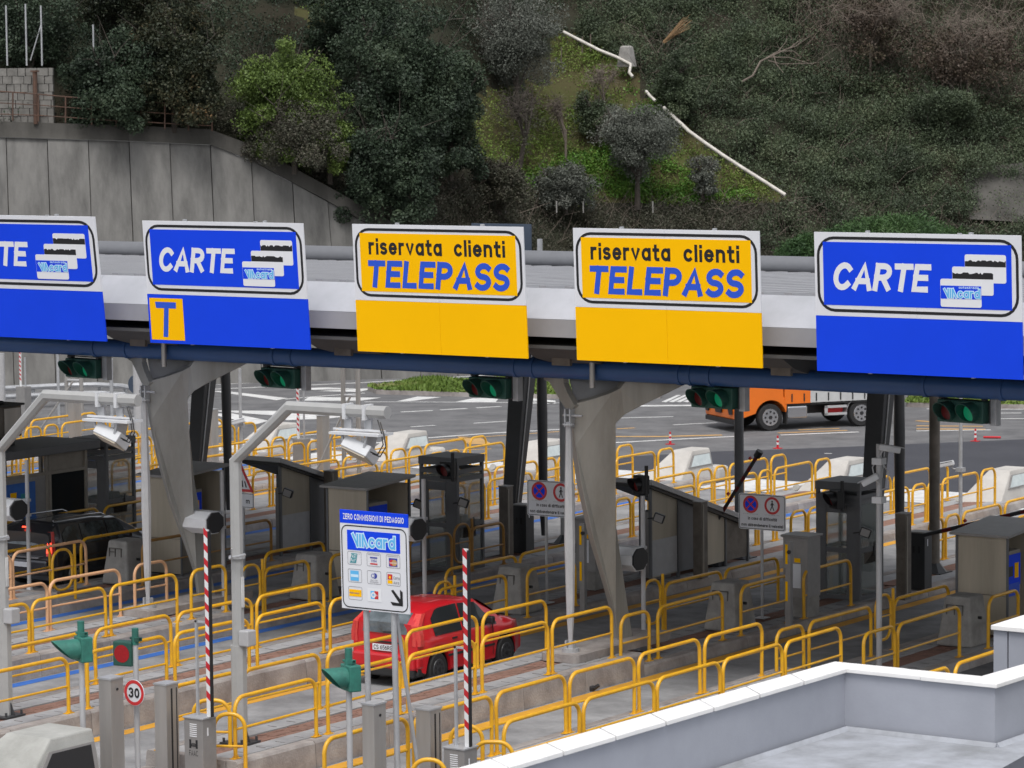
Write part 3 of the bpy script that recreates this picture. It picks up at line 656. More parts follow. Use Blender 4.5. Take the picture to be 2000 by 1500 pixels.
for a_, b_ in ((-200, -106), (203, 300), (601, 704), (1028, 1131), (1484, 1536), (1995, 2060)):
    g0, g1 = at(a_, 655, y=50.6).x, at(b_, 655, y=50.6).x; g_ = (g0 + g1) / 2
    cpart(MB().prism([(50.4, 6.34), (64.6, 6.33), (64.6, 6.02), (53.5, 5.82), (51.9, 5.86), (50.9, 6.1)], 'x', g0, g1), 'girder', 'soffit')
    for yy in (50.9, 51.5):
        cpart(MB().box(g_ - .2, g_ + .2, yy - .04, yy + .04, 5.98, 6.2), 'hanger', 'brown_panel')
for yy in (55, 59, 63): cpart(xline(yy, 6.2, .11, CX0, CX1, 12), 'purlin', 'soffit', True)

def planept(px, py, P0, d):
    """where the sight line meets the upright plane through P0 with horizontal direction d"""
    v = ray(px, py); nx, ny = -d[1], d[0]; t = (P0[0] * nx + P0[1] * ny) / (v[0] * nx + v[1] * ny)
    return Vector((v[0] * t, v[1] * t, CAMH + v[2] * t))
def make_column():
    E = at(1118, 800, y=51.25); base = Vector((XC[1] + .15, 51.4, ZH))
    t = thing('canopy_column', 'tan stained steel canopy column beside the middle of the row, right of centre', 'column', base, group='forked steel canopy columns')
    def loc(p): return Vector(p) - base
    dR = (Vector((-31.9, 52.0, 0)) - Vector((E.x, E.y, 0))).normalized()
    out = [(1116, 800), (1124, 870), (1136, 950), (1158, 1050), (1182, 1130), (1202, 1200), (1208, 1258), (1238, 1258), (1228, 1195), (1214, 1100), (1200, 1000), (1194, 920),
           (1193, 870), (1196, 845), (1204, 826), (1220, 810), (1250, 794), (1300, 770), (1347, 747), (1335, 738), (1265, 728), (1232, 734), (1222, 745), (1212, 758), (1195, 767), (1160, 779), (1128, 787)]
    def sp(px, py):   # the arm spreads along the beam, the shaft below leans back along the island
        f_ = min(1, max(0, (py - 800) / 110)); f_ = f_ * f_ * (3 - 2 * f_)
        return planept(px, py, E, dR).lerp(planept(px, py, E, (0, 1)), f_)
    P = [loc(sp(px, py)) for px, py in out]
    n = Vector((-.75, .6, 0)).normalized(); mb = MB(); k = len(P)
    th = .30
    mb.v = [tuple(p) for p in P] + [tuple(p + n * th) for p in P]
    mb.f = [tuple(range(k)), tuple(range(2 * k - 1, k - 1, -1))] + [(i, k + i, k + (i + 1) % k, (i + 1) % k) for i in range(k)]
    o = mb.build('shaft_plate', 'column_tan', t, bevel=.015)
    # left arm plate
    Lp = [(1118, 802), (1112, 806), (1098, 790), (1082, 762), (1072, 746), (1062, 742), (1060, 730), (1098, 730), (1100, 748), (1108, 768), (1122, 792)]
    dL = Vector((-1.35, .75, 0)).normalized()
    P2 = [loc(planept(px, py, E, dL)) for px, py in Lp]; n2 = Vector((.49, .87, 0)); mb = MB(); k = len(P2)
    mb.v = [tuple(p) for p in P2] + [tuple(p + n2 * .12) for p in P2]
    mb.f = [tuple(range(k)), tuple(range(2 * k - 1, k - 1, -1))] + [(i, k + i, k + (i + 1) % k, (i + 1) % k) for i in range(k)]
    mb.build('left_arm', 'column_tan', t, bevel=.01)
    # concave web between the arms
    mb = MB(); nu, nv = 14, 9; e = loc(E) + Vector((.02, .1, .0))
    a = loc(planept(1096, 730, E, dL)) + Vector((-.02, .25, .02)); b = loc(planept(1236, 738, E, dR)) + Vector((-.1, .40, .02))
    for j in range(nv):
        w = j / (nv - 1)
        for i in range(nu):
            u_ = i / (nu - 1); q = a.lerp(b, u_); p = e.lerp(q, w)
            p.y += .22 * math.sin(math.pi * u_) * w ** .8 + .12 * math.sin(w * 3.1) * math.sin(math.pi * u_)
            mb.v.append(tuple(p))
    mb.f = [(j * nu + i, j * nu + i + 1, (j + 1) * nu + i + 1, (j + 1) * nu + i) for j in range(nv - 1) for i in range(nu - 1)]
    mb.build('concave_web', 'galv_light', t, True)  # paler than the arms: sky reflection put into the web's colour
    # slim strut in front with pin and clevis
    mb = MB(); z0 = .25; X, Y = E.x - base.x - .02, -.25
    mb.tube([(X, Y, z0), (X, Y, z0 + .6), (X, Y, 2.2), (X, Y, 3.4), (X, Y, E.z - base.z - .22)], [.035, .075, .105, .085, .055], 8, rot=R(22))
    mb.build('strut', 'galv_light', t)
    mb = MB().tube([(X, Y, .15), (X, Y, .22)], .17, 16).tube([(X, Y, .2), (X, Y, .33)], .05, 10).box(X - .09, X - .055, Y - .06, Y + .06, .2, .36).box(X + .055, X + .09, Y - .06, Y + .06, .2, .36)
    mb.build('foot_pin', 'galv', t)
    zt = E.z - base.z
    mb = MB().box(X - .07, X - .04, Y - .05, Y + .1, zt - .32, zt + .02).box(X + .04, X + .07, Y - .05, Y + .1, zt - .32, zt + .02).tube([(X - .12, Y, zt - .1), (X + .3, Y, zt - .1)], .025, 8).tube([(X, Y, zt - .25), (X, Y, zt - .28)], .12, 12)
    mb.build('clevis', 'galv', t)
    mb = MB().prism(rounded(.86, 3.4, .16, 4, -.43, -.62), 'z', 0, .15); mb.build('plinth', 'kerb', t)
    z1 = at(1163, 720, y=51.35).z - base.z; xx = at(1163, 720, y=51.35).x - base.x
    MB().tube([(xx, -.16, z1 - .35), (xx, -.16, z1 + .35)], .055, 10).build('drain_pipe', 'steel', t, True)
    return t
col1 = make_column()
col3 = dup(col1, 'grey forked steel canopy column left of centre, with slim pale strut in front', col1.location + Vector((XC[3] - XC[1] - .55, 0, 0)))
for c in col3.children:
    if c.name.startswith(('shaft', 'left_arm')):
        c.data = c.data.copy(); c.data.materials[0] = M['column']
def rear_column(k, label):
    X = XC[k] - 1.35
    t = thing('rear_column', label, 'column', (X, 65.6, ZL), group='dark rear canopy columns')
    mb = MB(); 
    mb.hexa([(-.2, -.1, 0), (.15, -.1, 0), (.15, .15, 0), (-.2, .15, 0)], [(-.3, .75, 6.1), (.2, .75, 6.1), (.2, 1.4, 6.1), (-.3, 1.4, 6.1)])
    mb.build('leaning_leg', 'dark_metal', t, bevel=.02)  # near-black leg and strut: backlit shade put into the colour
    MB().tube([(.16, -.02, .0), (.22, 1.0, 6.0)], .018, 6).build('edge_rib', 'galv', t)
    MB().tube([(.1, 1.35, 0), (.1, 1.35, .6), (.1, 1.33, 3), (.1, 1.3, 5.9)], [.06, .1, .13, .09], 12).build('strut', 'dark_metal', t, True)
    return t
rear_column(3, 'dark leaning rear column left of the middle no-stopping notice')
rear_column(1, 'dark leaning rear column behind the pole with two cameras')
rear_column(5, 'dark leaning rear column behind the left forked column')
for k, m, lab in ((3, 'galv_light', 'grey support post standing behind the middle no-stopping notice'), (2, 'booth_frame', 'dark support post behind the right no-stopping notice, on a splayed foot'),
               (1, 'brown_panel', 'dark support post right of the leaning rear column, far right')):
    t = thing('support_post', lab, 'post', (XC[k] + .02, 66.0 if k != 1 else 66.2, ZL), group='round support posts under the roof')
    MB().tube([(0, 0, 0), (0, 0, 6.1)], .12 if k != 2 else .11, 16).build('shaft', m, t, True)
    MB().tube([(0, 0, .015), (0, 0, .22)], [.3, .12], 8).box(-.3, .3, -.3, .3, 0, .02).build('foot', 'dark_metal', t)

# ------------------------------------------------------------------ big overhead signs
def panel_root(name, label, cat, px0, px1, pyt, pyb, y, tilt, group=None):
    b0 = at(px0, pyb, y=y); b1 = at(px1, pyb, y=y); t0 = at((px0 + px1) / 2, pyt, y=y)
    W = b1.x - b0.x; H = t0.z - (b0.z + b1.z) / 2
    t = thing(name, label, cat, ((b0.x), y, (b0.z + b1.z) / 2 + .0), group=group); t.rotation_euler.x = tilt
    return t, W, H / math.cos(tilt)
def viacard_logo(t, x0, x1, z0, z1, y, light='logo_blue', pale='pale_blue'):
    for m, yy, gr in ((pale, y, .13), (light, y - .0022, -.04)):
        text('^I\u039bcard', x0, x1, z0, z1, yy, m, t, 'logo_letter', w=.2, gap=.06, grow=gr)
def carte_sign(label, px0, px1, pyt, pyb, tilt, with_t=False):
    t, W, H = panel_root('overhead_sign', label, 'sign', px0, px1, pyt, pyb, 49.5, tilt, 'overhead lane signs')
    h1 = H * .402
    MB().box(0, W, 0, .03, 0, h1 - .004).build('lower_panel', 'sign_blue', t)
    MB().box(0, W / 2 - .002, 0, .03, h1, H).box(W / 2 + .002, W, 0, .03, h1, H).build('upper_panel', 'sign_white', t)
    hu = H - h1
    ring(.012 * W, W - .012 * W, h1 + .018 * W, H - .018 * W, .085 * W, .013 * W, -.003).build('border', 'sign_black', t)
    plate(rect(.043 * W, .955 * W, h1 + .13 * hu, H - .115 * hu), -.004, .0035).build('blue_field', 'sign_blue', t)
    zt = lambda f_: H - f_ * hu
    text('CARTE', .085 * W, .575 * W, zt(.69), zt(.355), -.006, 'letter_white', t, w=.215, gap=.05, shear=.16)
    for i, (x0, z0) in enumerate(((.735, .23), (.675, .375), (.618, .52))):
        a, b = x0 * W, (x0 + .195) * W; zz1, zz0 = zt(z0), zt(z0 + .33); y = -.006 - i * .004
        plate(rounded(b - a, zz1 - zz0, .03 * W * .3, 3, a, zz0), y, .003).build('card', 'letter_white', t)
        if i < 2:
            n = 26; mb = MB(); top = []
            for q in range(n + 1): top.append((a + .004 + (b - a - .008) * q / n, zz1 - (zz1 - zz0) * (.20 + (.07 * rnd.random() if rnd.random() < .5 else 0))))
            pl = [(b - .004, zz1 - (zz1 - zz0) * .43), (a + .004, zz1 - (zz1 - zz0) * .43)] + top
            mb.v = [(p[0], y - .0015, p[1]) for p in pl]; mb.f = [tuple(range(len(pl)))]; mb.build('magnetic_stripe', 'sign_black', t)
        else:
            plate(rect(a + .004, b - .004, zz0 + (zz1 - zz0) * .29, zz0 + (zz1 - zz0) * .76), y - .0015, .001).build('card_band', 'sign_blue', t)
            viacard_logo(t, a + .08 * (b - a), b - .03 * (b - a), zz0 + (zz1 - zz0) * .32, zz0 + (zz1 - zz0) * .66, y - .003)
            text('autostrade', a + .45 * (b - a), b - .06 * (b - a), zz0 + (zz1 - zz0) * .66, zz0 + (zz1 - zz0) * .75, y - .003, 'pale_blue', t)
    if with_t:
        a, b = .012 * W, .225 * W
        plate(rect(a, b, .07 * h1, .92 * h1), -.003, .0025).build('yellow_square', 'sign_yellow', t)
        mb = MB(); w = b - a; z = lambda f_: .07 * h1 + f_ * .85 * h1
        pl = [(a + .17 * w, z(.91)), (a + .80 * w, z(.91)), (a + .79 * w, z(.76)), (a + .57 * w, z(.76)), (a + .50 * w, z(.07)), (a + .36 * w, z(.07)), (a + .43 * w, z(.76)), (a + .19 * w, z(.76))]
        mb.v = [(p[0], -.0045, p[1]) for p in pl]; mb.f = [tuple(range(8))]; mb.build('letter_t', 'letter_blue', t)
    MB().box(.25 * W, .25 * W + .06, .04, .1, -.02, H + .03).box(.75 * W, .75 * W + .06, .04, .1, -.02, H + .03).box(.1, W - .1, .04, .08, .3, .36).box(.1, W - .1, .04, .08, H - .5, H - .44).build('back_frame', 'galv', t)
    MB().box(.25 * W, .25 * W + .06, .1, .75, h1 * .7, h1 * .7 + .06).box(.75 * W, .75 * W + .06, .1, .75, h1 * .7, h1 * .7 + .06).build('back_arm', 'galv', t)
    MB().box(.7 * W, .72 * W, 0, .03, H, H + .02).build('lifting_lug', 'galv', t)
    return t
def telepass_sign(label, px0, px1, pyt, pyb, tilt):
    t, W, H = panel_root('overhead_sign', label, 'sign', px0, px1, pyt, pyb, 49.5, tilt, 'overhead lane signs')
    h1 = H * .405
    MB().box(0, W / 2 - .002, 0, .03, 0, h1 - .004).box(W / 2 + .002, W, 0, .03, 0, h1 - .004).build('lower_panel', 'sign_yellow', t)
    MB().box(0, W / 2 - .002, 0, .03, h1, H).box(W / 2 + .002, W, 0, .03, h1, H).build('upper_panel', 'sign_white', t)
    hu = H - h1
    ring(.012 * W, W - .012 * W, h1 + .018 * W, H - .018 * W, .085 * W, .013 * W, -.003).build('border', 'sign_black', t)
    plate(rect(.043 * W, .955 * W, h1 + .12 * hu, H - .115 * hu), -.004, .0035).build('yellow_field', 'sign_yellow', t)
    zt = lambda f_: H - f_ * hu
    text('riservata', .095 * W, .53 * W, zt(.395), zt(.18), -.006, 'sign_black', t, w=.2, gap=.13)
    text('clienti', .60 * W, .895 * W, zt(.395), zt(.18), -.006, 'sign_black', t, w=.2, gap=.13)
    text('TELEPASS', .072 * W, .925 * W, zt(.83), zt(.47), -.006, 'letter_blue', t, w=.22, gap=.08, shear=.12)
    MB().box(.25 * W, .25 * W + .06, .04, .1, -.02, H + .03).box(.75 * W, .75 * W + .06, .04, .1, -.02, H + .03).box(.1, W - .1, .04, .08, .3, .36).box(.1, W - .1, .04, .08, H - .5, H - .44).build('back_frame', 'galv', t)
    MB().box(.25 * W, .25 * W + .06, .1, .75, h1 * .7, h1 * .7 + .06).box(.75 * W, .75 * W + .06, .1, .75, h1 * .7, h1 * .7 + .06).build('back_arm', 'galv', t)
    return t
carte_sign('blue lane sign reading CARTE, cut off by the left edge of the photo', -104, 208, 420, 660, R(6.5))
carte_sign('blue lane sign reading CARTE with a small yellow T square underneath', 294, 606, 433, 676, R(4.2), True)
telepass_sign('yellow riservata clienti TELEPASS sign with flaking letters, the left one', 699, 1031, 440, 693, R(3))
telepass_sign('yellow riservata clienti TELEPASS sign, the right one, over the tan column', 1127, 1489, 448, 711, R(2.4))
carte_sign('largest blue CARTE lane sign, farthest right with plain blue lower half', 1596, 1998, 456, 733, R(2.4))
# the back of a dark sign seen over the left yellow one
t = thing('sign_back', 'dark blue sign panel back peeping above the left yellow sign', 'sign', at(922, 560, y=66.5))
MB().box(0, 1.75, 0, .05, -.2, at(922, 436, y=66.5).z - t.location.z).build('panel', 'slate', t); MB().box(.3, .4, .06, .14, -1.8, 1.2).box(1.9, 2.0, .06, .14, -1.8, 1.2).build('frame_post', 'galv', t)

# ------------------------------------------------------------------ lane signals hanging under the beam
def visor(cx, cz, r, L, y0, M4=None):
    """a cylinder hood cut obliquely, longest on top"""
    mb = MB(); n = 20
    for k in range(n):
        a = 2 * math.pi * k / n; l = L * (.18 + .82 * (.5 + .5 * math.sin(a)) ** .8)
        for yy, rr in ((y0, r), (y0 - l, r), (y0 - l, r - .01), (y0, r - .01)):
            p = (cx + rr * math.cos(a), yy, cz + rr * math.sin(a)); mb.v.append(tuple(M4 @ Vector(p)) if M4 else p)
    mb.f = [(4 * k + j, 4 * k + j + 1, 4 * ((k + 1) % n) + j + 1, 4 * ((k + 1) % n) + j) for k in range(n) for j in range(3)]
    return mb
def lane_signal():
    t = thing('lane_signal', '', 'signal light', group='green lane signals hanging under the blue beam')
    MB().box(-.42, .42, -.08, .16, -.17, .17).build('housing', 'dkgreen', t, bevel=.02)
    for x, on in ((-.21, 'red_dim'), (.2, 'green_on')):
        disc(x, 0, .13, -.085).build('lens', on, t)
        visor(x, 0, .15, .30, -.08).build('visor', 'dkgreen', t, True)
    MB().box(-.44, -.34, .0, .1, .17, .40).box(.34, .40, .0, .1, .17, .40).tube([(-.4, 0, .21), (.5, 0, .21), (.5, 0, -.16), (.42, 0, -.16)], .012, 6).build('bracket', 'dark_metal', t)
    MB().box(.46, .58, .05, .18, -.2, .42).build('hanger_post', 'galv', t)
    return t
ls = None
for i, (px, py, lab) in enumerate([(163, 719, 'green two-lamp signal under the beam, nearest the left edge, dim'), (548, 738, 'green two-lamp signal under the beam, just right of the left column'),
        (957, 757, 'green two-lamp signal under the left yellow sign'), (1395, 776, 'green two-lamp signal hanging in front of the orange truck cab'),
        (1880, 803, 'green two-lamp signal farthest right, green lamp brightest')]):
    p = at(px, py, y=51.75)
    if ls is None: ls = lane_signal(); ls['label'] = lab; o = ls
    else: o = dup(ls, lab)
    o.location = p; o.scale = (1.12, 1.12, 1.16); o.rotation_euler.z = R(-6)
    if i == 0:
        for c in o.children:
            if c.name.startswith('lens') and c.data.materials[0] == M['green_on']: c.data = c.data.copy(); c.data.materials[0] = M['green_dim']

# ------------------------------------------------------------------ building with white coping, bottom right
ZT = 4.2
def cp(px, py, z=ZT): p = at(px, py, z=z); return Vector((p.x, p.y))
outer = [cp(600, 1583), cp(1629, 1292), cp(1917, 1320), cp(2150, 1253)]
inner = [cp(640, 1602), cp(1653, 1306), cp(1947, 1336), cp(2170, 1265)]
bld = thing('flat_roof_building', 'grey roof terrace with white coping along its parapet, bottom right', 'building', (outer[1].x, outer[1].y, 0))
bo = Vector((outer[1].x, outer[1].y, 0))
def bpart(mb, name, m, bevel=0):
    mb.v = [(a - bo.x, b - bo.y, c) for a, b, c in mb.v]; return mb.build(name, m, bld, bevel=bevel)
FL = at(1660, 1424, x=inner[1].x).z
for i in range(3):   # coping stones along each run
    a0, a1, b0, b1 = outer[i], outer[i + 1], inner[i], inner[i + 1]
    L = (a1 - a0).length; n = max(1, round(L / .95))
    for j in range(n):
        f0, f1 = j / n + .0012, (j + 1) / n - .0012
        if j == 0: f0 = 0
        if j == n - 1: f1 = 1
        q = [b0.lerp(b1, f0), b0.lerp(b1, f1), a0.lerp(a1, f1), a0.lerp(a1, f0)]
        dz = rnd.uniform(-.002, .002)
        bpart(MB().hexa([(p.x, p.y, ZT - .05 + dz) for p in q], [(p.x, p.y, ZT + dz) for p in q]), 'coping_stone', 'coping', .006)
    def ins(a, b, f_): return a.lerp(b, f_)
    w0, w1 = ins(b0, a0, .12), ins(b1, a1, .12); v0, v1 = ins(b0, a0, .9), ins(b1, a1, .9)
    bpart(MB().hexa([(w0.x, w0.y, 0), (w1.x, w1.y, 0), (v1.x, v1.y, 0), (v0.x, v0.y, 0)], [(w0.x, w0.y, ZT - .052), (w1.x, w1.y, ZT - .052), (v1.x, v1.y, ZT - .052), (v0.x, v0.y, ZT - .052)]), 'parapet_wall', 'wall_paint')
fl = [ins_ for ins_ in inner]; ext = [Vector((inner[3].x + 1, inner[3].y - 8)), Vector((inner[0].x + 4, inner[0].y - 5))]
pts = inner + ext
mb = MB(); mb.v = [(p.x, p.y, FL) for p in pts]; mb.f = [tuple(range(len(pts)))]; bpart(mb, 'roof_membrane', 'roof_floor')
# skirting fillet of the membrane up the wall
for i in range(3):
    d = (inner[i + 1] - inner[i]).normalized(); n_ = Vector((d.y, -d.x)); a, b = inner[i], inner[i + 1]
    bpart(MB().hexa([(a.x + n_.x * .0, a.y + n_.y * .0, FL + .001), (b.x, b.y, FL + .001), (b.x - n_.x * -.05, b.y - n_.y * -.05, FL + .001), (a.x + n_.x * .05, a.y + n_.y * .05, FL + .001)],
                    [(a.x, a.y, FL + .05), (b.x, b.y, FL + .05), (b.x + n_.x * .005, b.y + n_.y * .005, FL + .05), (a.x + n_.x * .005, a.y + n_.y * .005, FL + .05)]), 'membrane_upstand', 'roof_floor')
b2z = 4.08
q = [at(1936, 1222, z=b2z), at(2110, 1236, z=b2z), at(2130, 1168, z=b2z), at(1938, 1208, z=b2z)]
q = [at(1935, 1221, z=b2z), at(2140, 1240, z=b2z), at(2330, 1172, z=b2z), at(2090, 1172, z=b2z)]
t = thing('roof_block', 'small grey block with white coping standing behind the terrace corner', 'wall', (q[0].x, q[0].y, 0))
cq = sum(q, Vector()) / 4
MB().hexa([(p.x - q[0].x, p.y - q[0].y, b2z - .06) for p in q], [(p.x - q[0].x, p.y - q[0].y, b2z) for p in q]).build('coping', 'coping', t, bevel=.006)
w = [p.lerp(cq, .03) for p in q]; s_ = w[0].lerp(w[1], .135)
def wedge(ps, nm): return MB().hexa([(p.x - q[0].x, p.y - q[0].y, 0) for p in ps], [(p.x - q[0].x, p.y - q[0].y, b2z - .062) for p in ps]).build(nm, 'wall_paint', t)
s2 = w[3].lerp(w[2], .135); s3 = w[0].lerp(w[1], .15); s4 = w[3].lerp(w[2], .15)
wedge([w[0], s_, s2, w[3]], 'wall_panel'); wedge([s3, w[1], w[2], s4], 'wall_panel'); wedge([s_.lerp(cq, .02), s3.lerp(cq, .02), s4, s2], 'joint_strip').data.materials[0] = M['joint']
# ------------------------------------------------------------------ retaining wall and hillside
def interp(x, tab):
    if x <= tab[0][0]: return tab[0][1]
    for (a, b), (c, d) in zip(tab, tab[1:]):
        if x <= c: return b + (d - b) * (x - a) / (c - a)
    return tab[-1][1]
def proj(p):
    c = CM.T @ np.array([p[0], p[1], p[2] - CAMH]); return CX + FPX * c[0] / c[2], CY + FPX * c[1] / c[2]
WT = [(-400, 222), (0, 237), (250, 245), (440, 254), (520, 300), (600, 342), (700, 398), (760, 432), (850, 480), (1000, 545), (1100, 600), (1250, 680)]
base = [Vector((-99, 80.5, 0)), Vector((-92, 87.4, 0)), Vector((-87.2, 92.4, 0)), Vector((-78.9, 100.7, 0)), Vector((-75.5, 104.9, 0)), Vector((-73.5, 109.5, 0)), Vector((-72.0, 116, 0))]
def along(s):
    for a, b in zip(base, base[1:]):
        L = (b - a).length
        if s <= L: return a.lerp(b, s / L), (b - a).normalized()
        s -= L
    return base[-1].copy(), (base[-1] - base[-2]).normalized()
tot = sum((b - a).length for a, b in zip(base, base[1:]))
BAT = .30
def walltop(s):
    p, d = along(s); n = Vector((-d.y, d.x, 0)); z = 8
    for _ in range(14):
        q = p + n * BAT * z + Vector((0, 0, z)); px, py = proj(q); z = max(.3, z + (py - interp(px, WT)) * .018)
    return p, n, z, px
rw = thing('retaining_wall', 'tall leaning stained concrete retaining wall, upper left', 'wall', base[2])
W0 = base[2]
def wl(p): return tuple(p - W0)
N = int(tot / 1.55); tops = []
cap = MB()
for i in range(N):
    s0, s1 = tot * i / N, tot * (i + 1) / N
    (p0, n0, z0, _), (p1, n1, z1, _) = walltop(s0), walltop(s1)
    e = (p1 - p0).normalized() * .015; pr = .0 if i % 2 else .05
    z0c, z1c = z0 - .62, z1 - .62
    f = lambda p, n, z, o: wl(p + n * (BAT * z + o) + Vector((0, 0, z)))
    MB().hexa([f(p0 + e, n0, 0, -pr), f(p1 - e, n1, 0, -pr), f(p1 - e, n1, 0, .4), f(p0 + e, n0, 0, .4)],
              [f(p0 + e, n0, max(z0c, .1), -pr), f(p1 - e, n1, max(z1c, .1), -pr), f(p1 - e, n1, max(z1c, .1), .4), f(p0 + e, n0, max(z0c, .1), .4)]).build('wall_panel', 'retain', rw)
    MB().hexa([f(p0, n0, z0 - .6, -.14), f(p1, n1, z1 - .6, -.14), f(p1, n1, z1 - .6, .5), f(p0, n0, z0 - .6, .5)],
              [f(p0, n0, z0, -.14), f(p1, n1, z1, -.14), f(p1, n1, z1, .5), f(p0, n0, z0, .5)]).build('cap_beam', 'retain_cap', rw)
    tops.append((p0 + n0 * BAT * z0 + Vector((0, 0, z0))))
bk = MB()
for i in range(N - 1):   # soil backing so nothing shows through the joints
    a, b = tops[i], tops[i + 1]
    pa, pb = along(tot * i / N)[0], along(tot * (i + 1) / N)[0]
    na = (a - pa); na.z = 0; na.normalize(); 
    bk.quad(wl(pa + na * .3), wl(pb + na * .3), wl(b + na * .3 - Vector((0, 0, .65))), wl(a + na * .3 - Vector((0, 0, .65))))
bk.build('backing', 'joint', rw)

HB = [(-600, 215), (0, 237), (440, 254), (600, 342), (760, 432), (850, 500), (950, 600), (1050, 690), (2700, 690)]
HD = [(-600, 131), (0, 131), (440, 131.5), (760, 133), (950, 135), (1100, 138), (1600, 141), (2700, 146)]
from mathutils import noise as mnoise
def hp(px, py, off=0.0):
    d = interp(px, HD) + (interp(px, HB) - py) * .026 - off
    v = ray(px, py); t = d / math.hypot(v[0], v[1]); return np.array([v[0] * t, v[1] * t, CAMH + v[2] * t])
mb = MB(); nx, ny = 132, 44
for j in range(ny + 1):
    for i in range(nx + 1):
        px = -600 + 3300 * i / nx; pb = interp(px, HB); py = pb + 12 - (pb + 12 + 420) * j / ny
        p = hp(px, py); nz = mnoise.noise(Vector((px * .01, py * .014, 0))) + .5 * mnoise.noise(Vector((px * .03, py * .04, 5)))
        if j > 1: p = hp(px, py, nz * .7 + .2)
        mb.v.append(tuple(p))
mb.f = [(j * (nx + 1) + i, j * (nx + 1) + i + 1, (j + 1) * (nx + 1) + i + 1, (j + 1) * (nx + 1) + i) for j in range(ny) for i in range(nx)]
hill = struct('hillside', mb, 'hill', True)
hill.data.materials.append(M['hill_grass'])
def inpoly(x, y, P):
    r = False; j = len(P) - 1
    for i in range(len(P)):
        a, b = P[i], P[j]
        if (a[1] > y) != (b[1] > y) and x < (b[0] - a[0]) * (y - a[1]) / (b[1] - a[1]) + a[0]: r = not r
        j = i
    return r
MEADOW = [(900, 215), (960, 180), (1080, 150), (1085, 60), (1120, 75), (1235, 135), (1260, 180), (1345, 262), (1440, 330), (1540, 385), (1500, 395), (1240, 400), (1000, 390), (940, 330)]
PATCH = [(575, 10), (640, 0), (650, 40), (600, 60)]
for p in hill.data.polygons:
    c = p.center; px, py = proj(c)
    if inpoly(px, py, MEADOW) or inpoly(px, py, PATCH): p.material_index = 1
# the ground behind the crest, so the hill is solid from every side
cr = [hp(-600 + 3300 * i / 20, -430) for i in range(21)]; mb = MB()
for i in range(20):
    a, b = cr[i], cr[i + 1]; na = a / np.linalg.norm(a[:2]) * np.array([1, 1, 0]); nb = b / np.linalg.norm(b[:2]) * np.array([1, 1, 0])
    mb.quad(a, b, b + nb * 60 + [0, 0, 14], a + na * 60 + [0, 0, 14])
struct('hilltop', mb, 'hill')

rng = np.random.default_rng(11)
def leafmesh(name, P, S, m, parent=None, flat_=0.0, aspect=.6):
    """one leaf (a bent diamond) per point"""
    n = len(P); d = rng.normal(size=(n, 3)); d[:, 2] *= (1 - flat_); d /= np.linalg.norm(d, axis=1)[:, None]
    e = rng.normal(size=(n, 3)); e -= (e * d).sum(1)[:, None] * d; e /= np.linalg.norm(e, axis=1)[:, None]
    S = np.asarray(S)[:, None]
    V = np.empty((n, 4, 3)); V[:, 0] = P - d * S; V[:, 1] = P + e * S * aspect; V[:, 2] = P + d * S; V[:, 3] = P - e * S * aspect
    me = bpy.data.meshes.new(name); me.vertices.add(4 * n); me.loops.add(4 * n); me.polygons.add(n)
    me.vertices.foreach_set('co', V.reshape(-1)); me.loops.foreach_set('vertex_index', np.arange(4 * n))
    me.polygons.foreach_set('loop_start', np.arange(0, 4 * n, 4)); me.polygons.foreach_set('loop_total', np.full(n, 4))
    me.update(calc_edges=True); me.materials.append(M[m] if isinstance(m, str) else m)
    return link(name, me, parent)
def cover(name, label, m, n, accept, size=(.06, .13), off=(.1, .6), cat='ground cover', clump=7):
    P = []; S = []
    while len(P) < n:
        px, py = rng.uniform(-300, 2300), rng.uniform(-120, 560)
        pr = accept(px, py)
        if pr <= 0 or rng.random() > pr: continue
        o = mnoise.noise(Vector((px * .016, py * .024, 0))) * 1.0 + mnoise.noise(Vector((px * .045, py * .065, 3))) * .6 + mnoise.noise(Vector((px * .12, py * .16, 8))) * .2
        if cat == 'grass': o *= .15
        if cat != 'grass' and rng.random() > .75 + 1.3 * mnoise.noise(Vector((px * .03, py * .045, 21))): continue
        c = hp(px, py, .35 + o * 1.3 + rng.uniform(*off)); 
        for _ in range(clump): P.append(c + rng.normal(size=3) * (.2, .2, .14)); S.append(rng.uniform(*size))
    o = leafmesh(name, np.array(P), S, m); return tag(o, label, cat, kind='stuff')
PIPE = [(1100, 62), (1170, 98), (1236, 130), (1262, 180), (1300, 215), (1345, 258), (1400, 295), (1470, 340), (1536, 382)]
def right_of_pipe(px, py): return px > interp(py, [(0, 1130), (62, 1130), (130, 1245), (180, 1275), (215, 1310), (258, 1355), (295, 1412), (340, 1480), (382, 1545), (500, 1400)])
def a_ivy(px, py):
    if py < 480 and right_of_pipe(px, py):
        if px > 1560 and py < 170 - (1900 - px) * .25: return .25
        if px > 1905 and 345 < py < 425: return .06
        return 1
    return 0
def a_bramble(px, py):
    lo = interp(px, [(400, 235), (500, 270), (640, 330), (760, 392), (900, 350), (1000, 375), (1300, 398), (1560, 388), (1800, 420), (2300, 430)])
    if px < 800: return 1 if interp(px, HB) - 62 < py < interp(px, HB) - 8 and px > 420 else 0
    if py > lo: return 1 if px < 1900 else .5
    if inpoly(px, py, [(430, 190), (560, 200), (700, 330), (780, 400), (700, 410), (520, 300), (400, 250)]): return .8
    return 0
def a_brown(px, py):
    if px > 1540 and py < 230 - (2000 - px) * .2: return 1
    if 1250 < px < 1330 and 60 < py < 160: return .7
    return 0
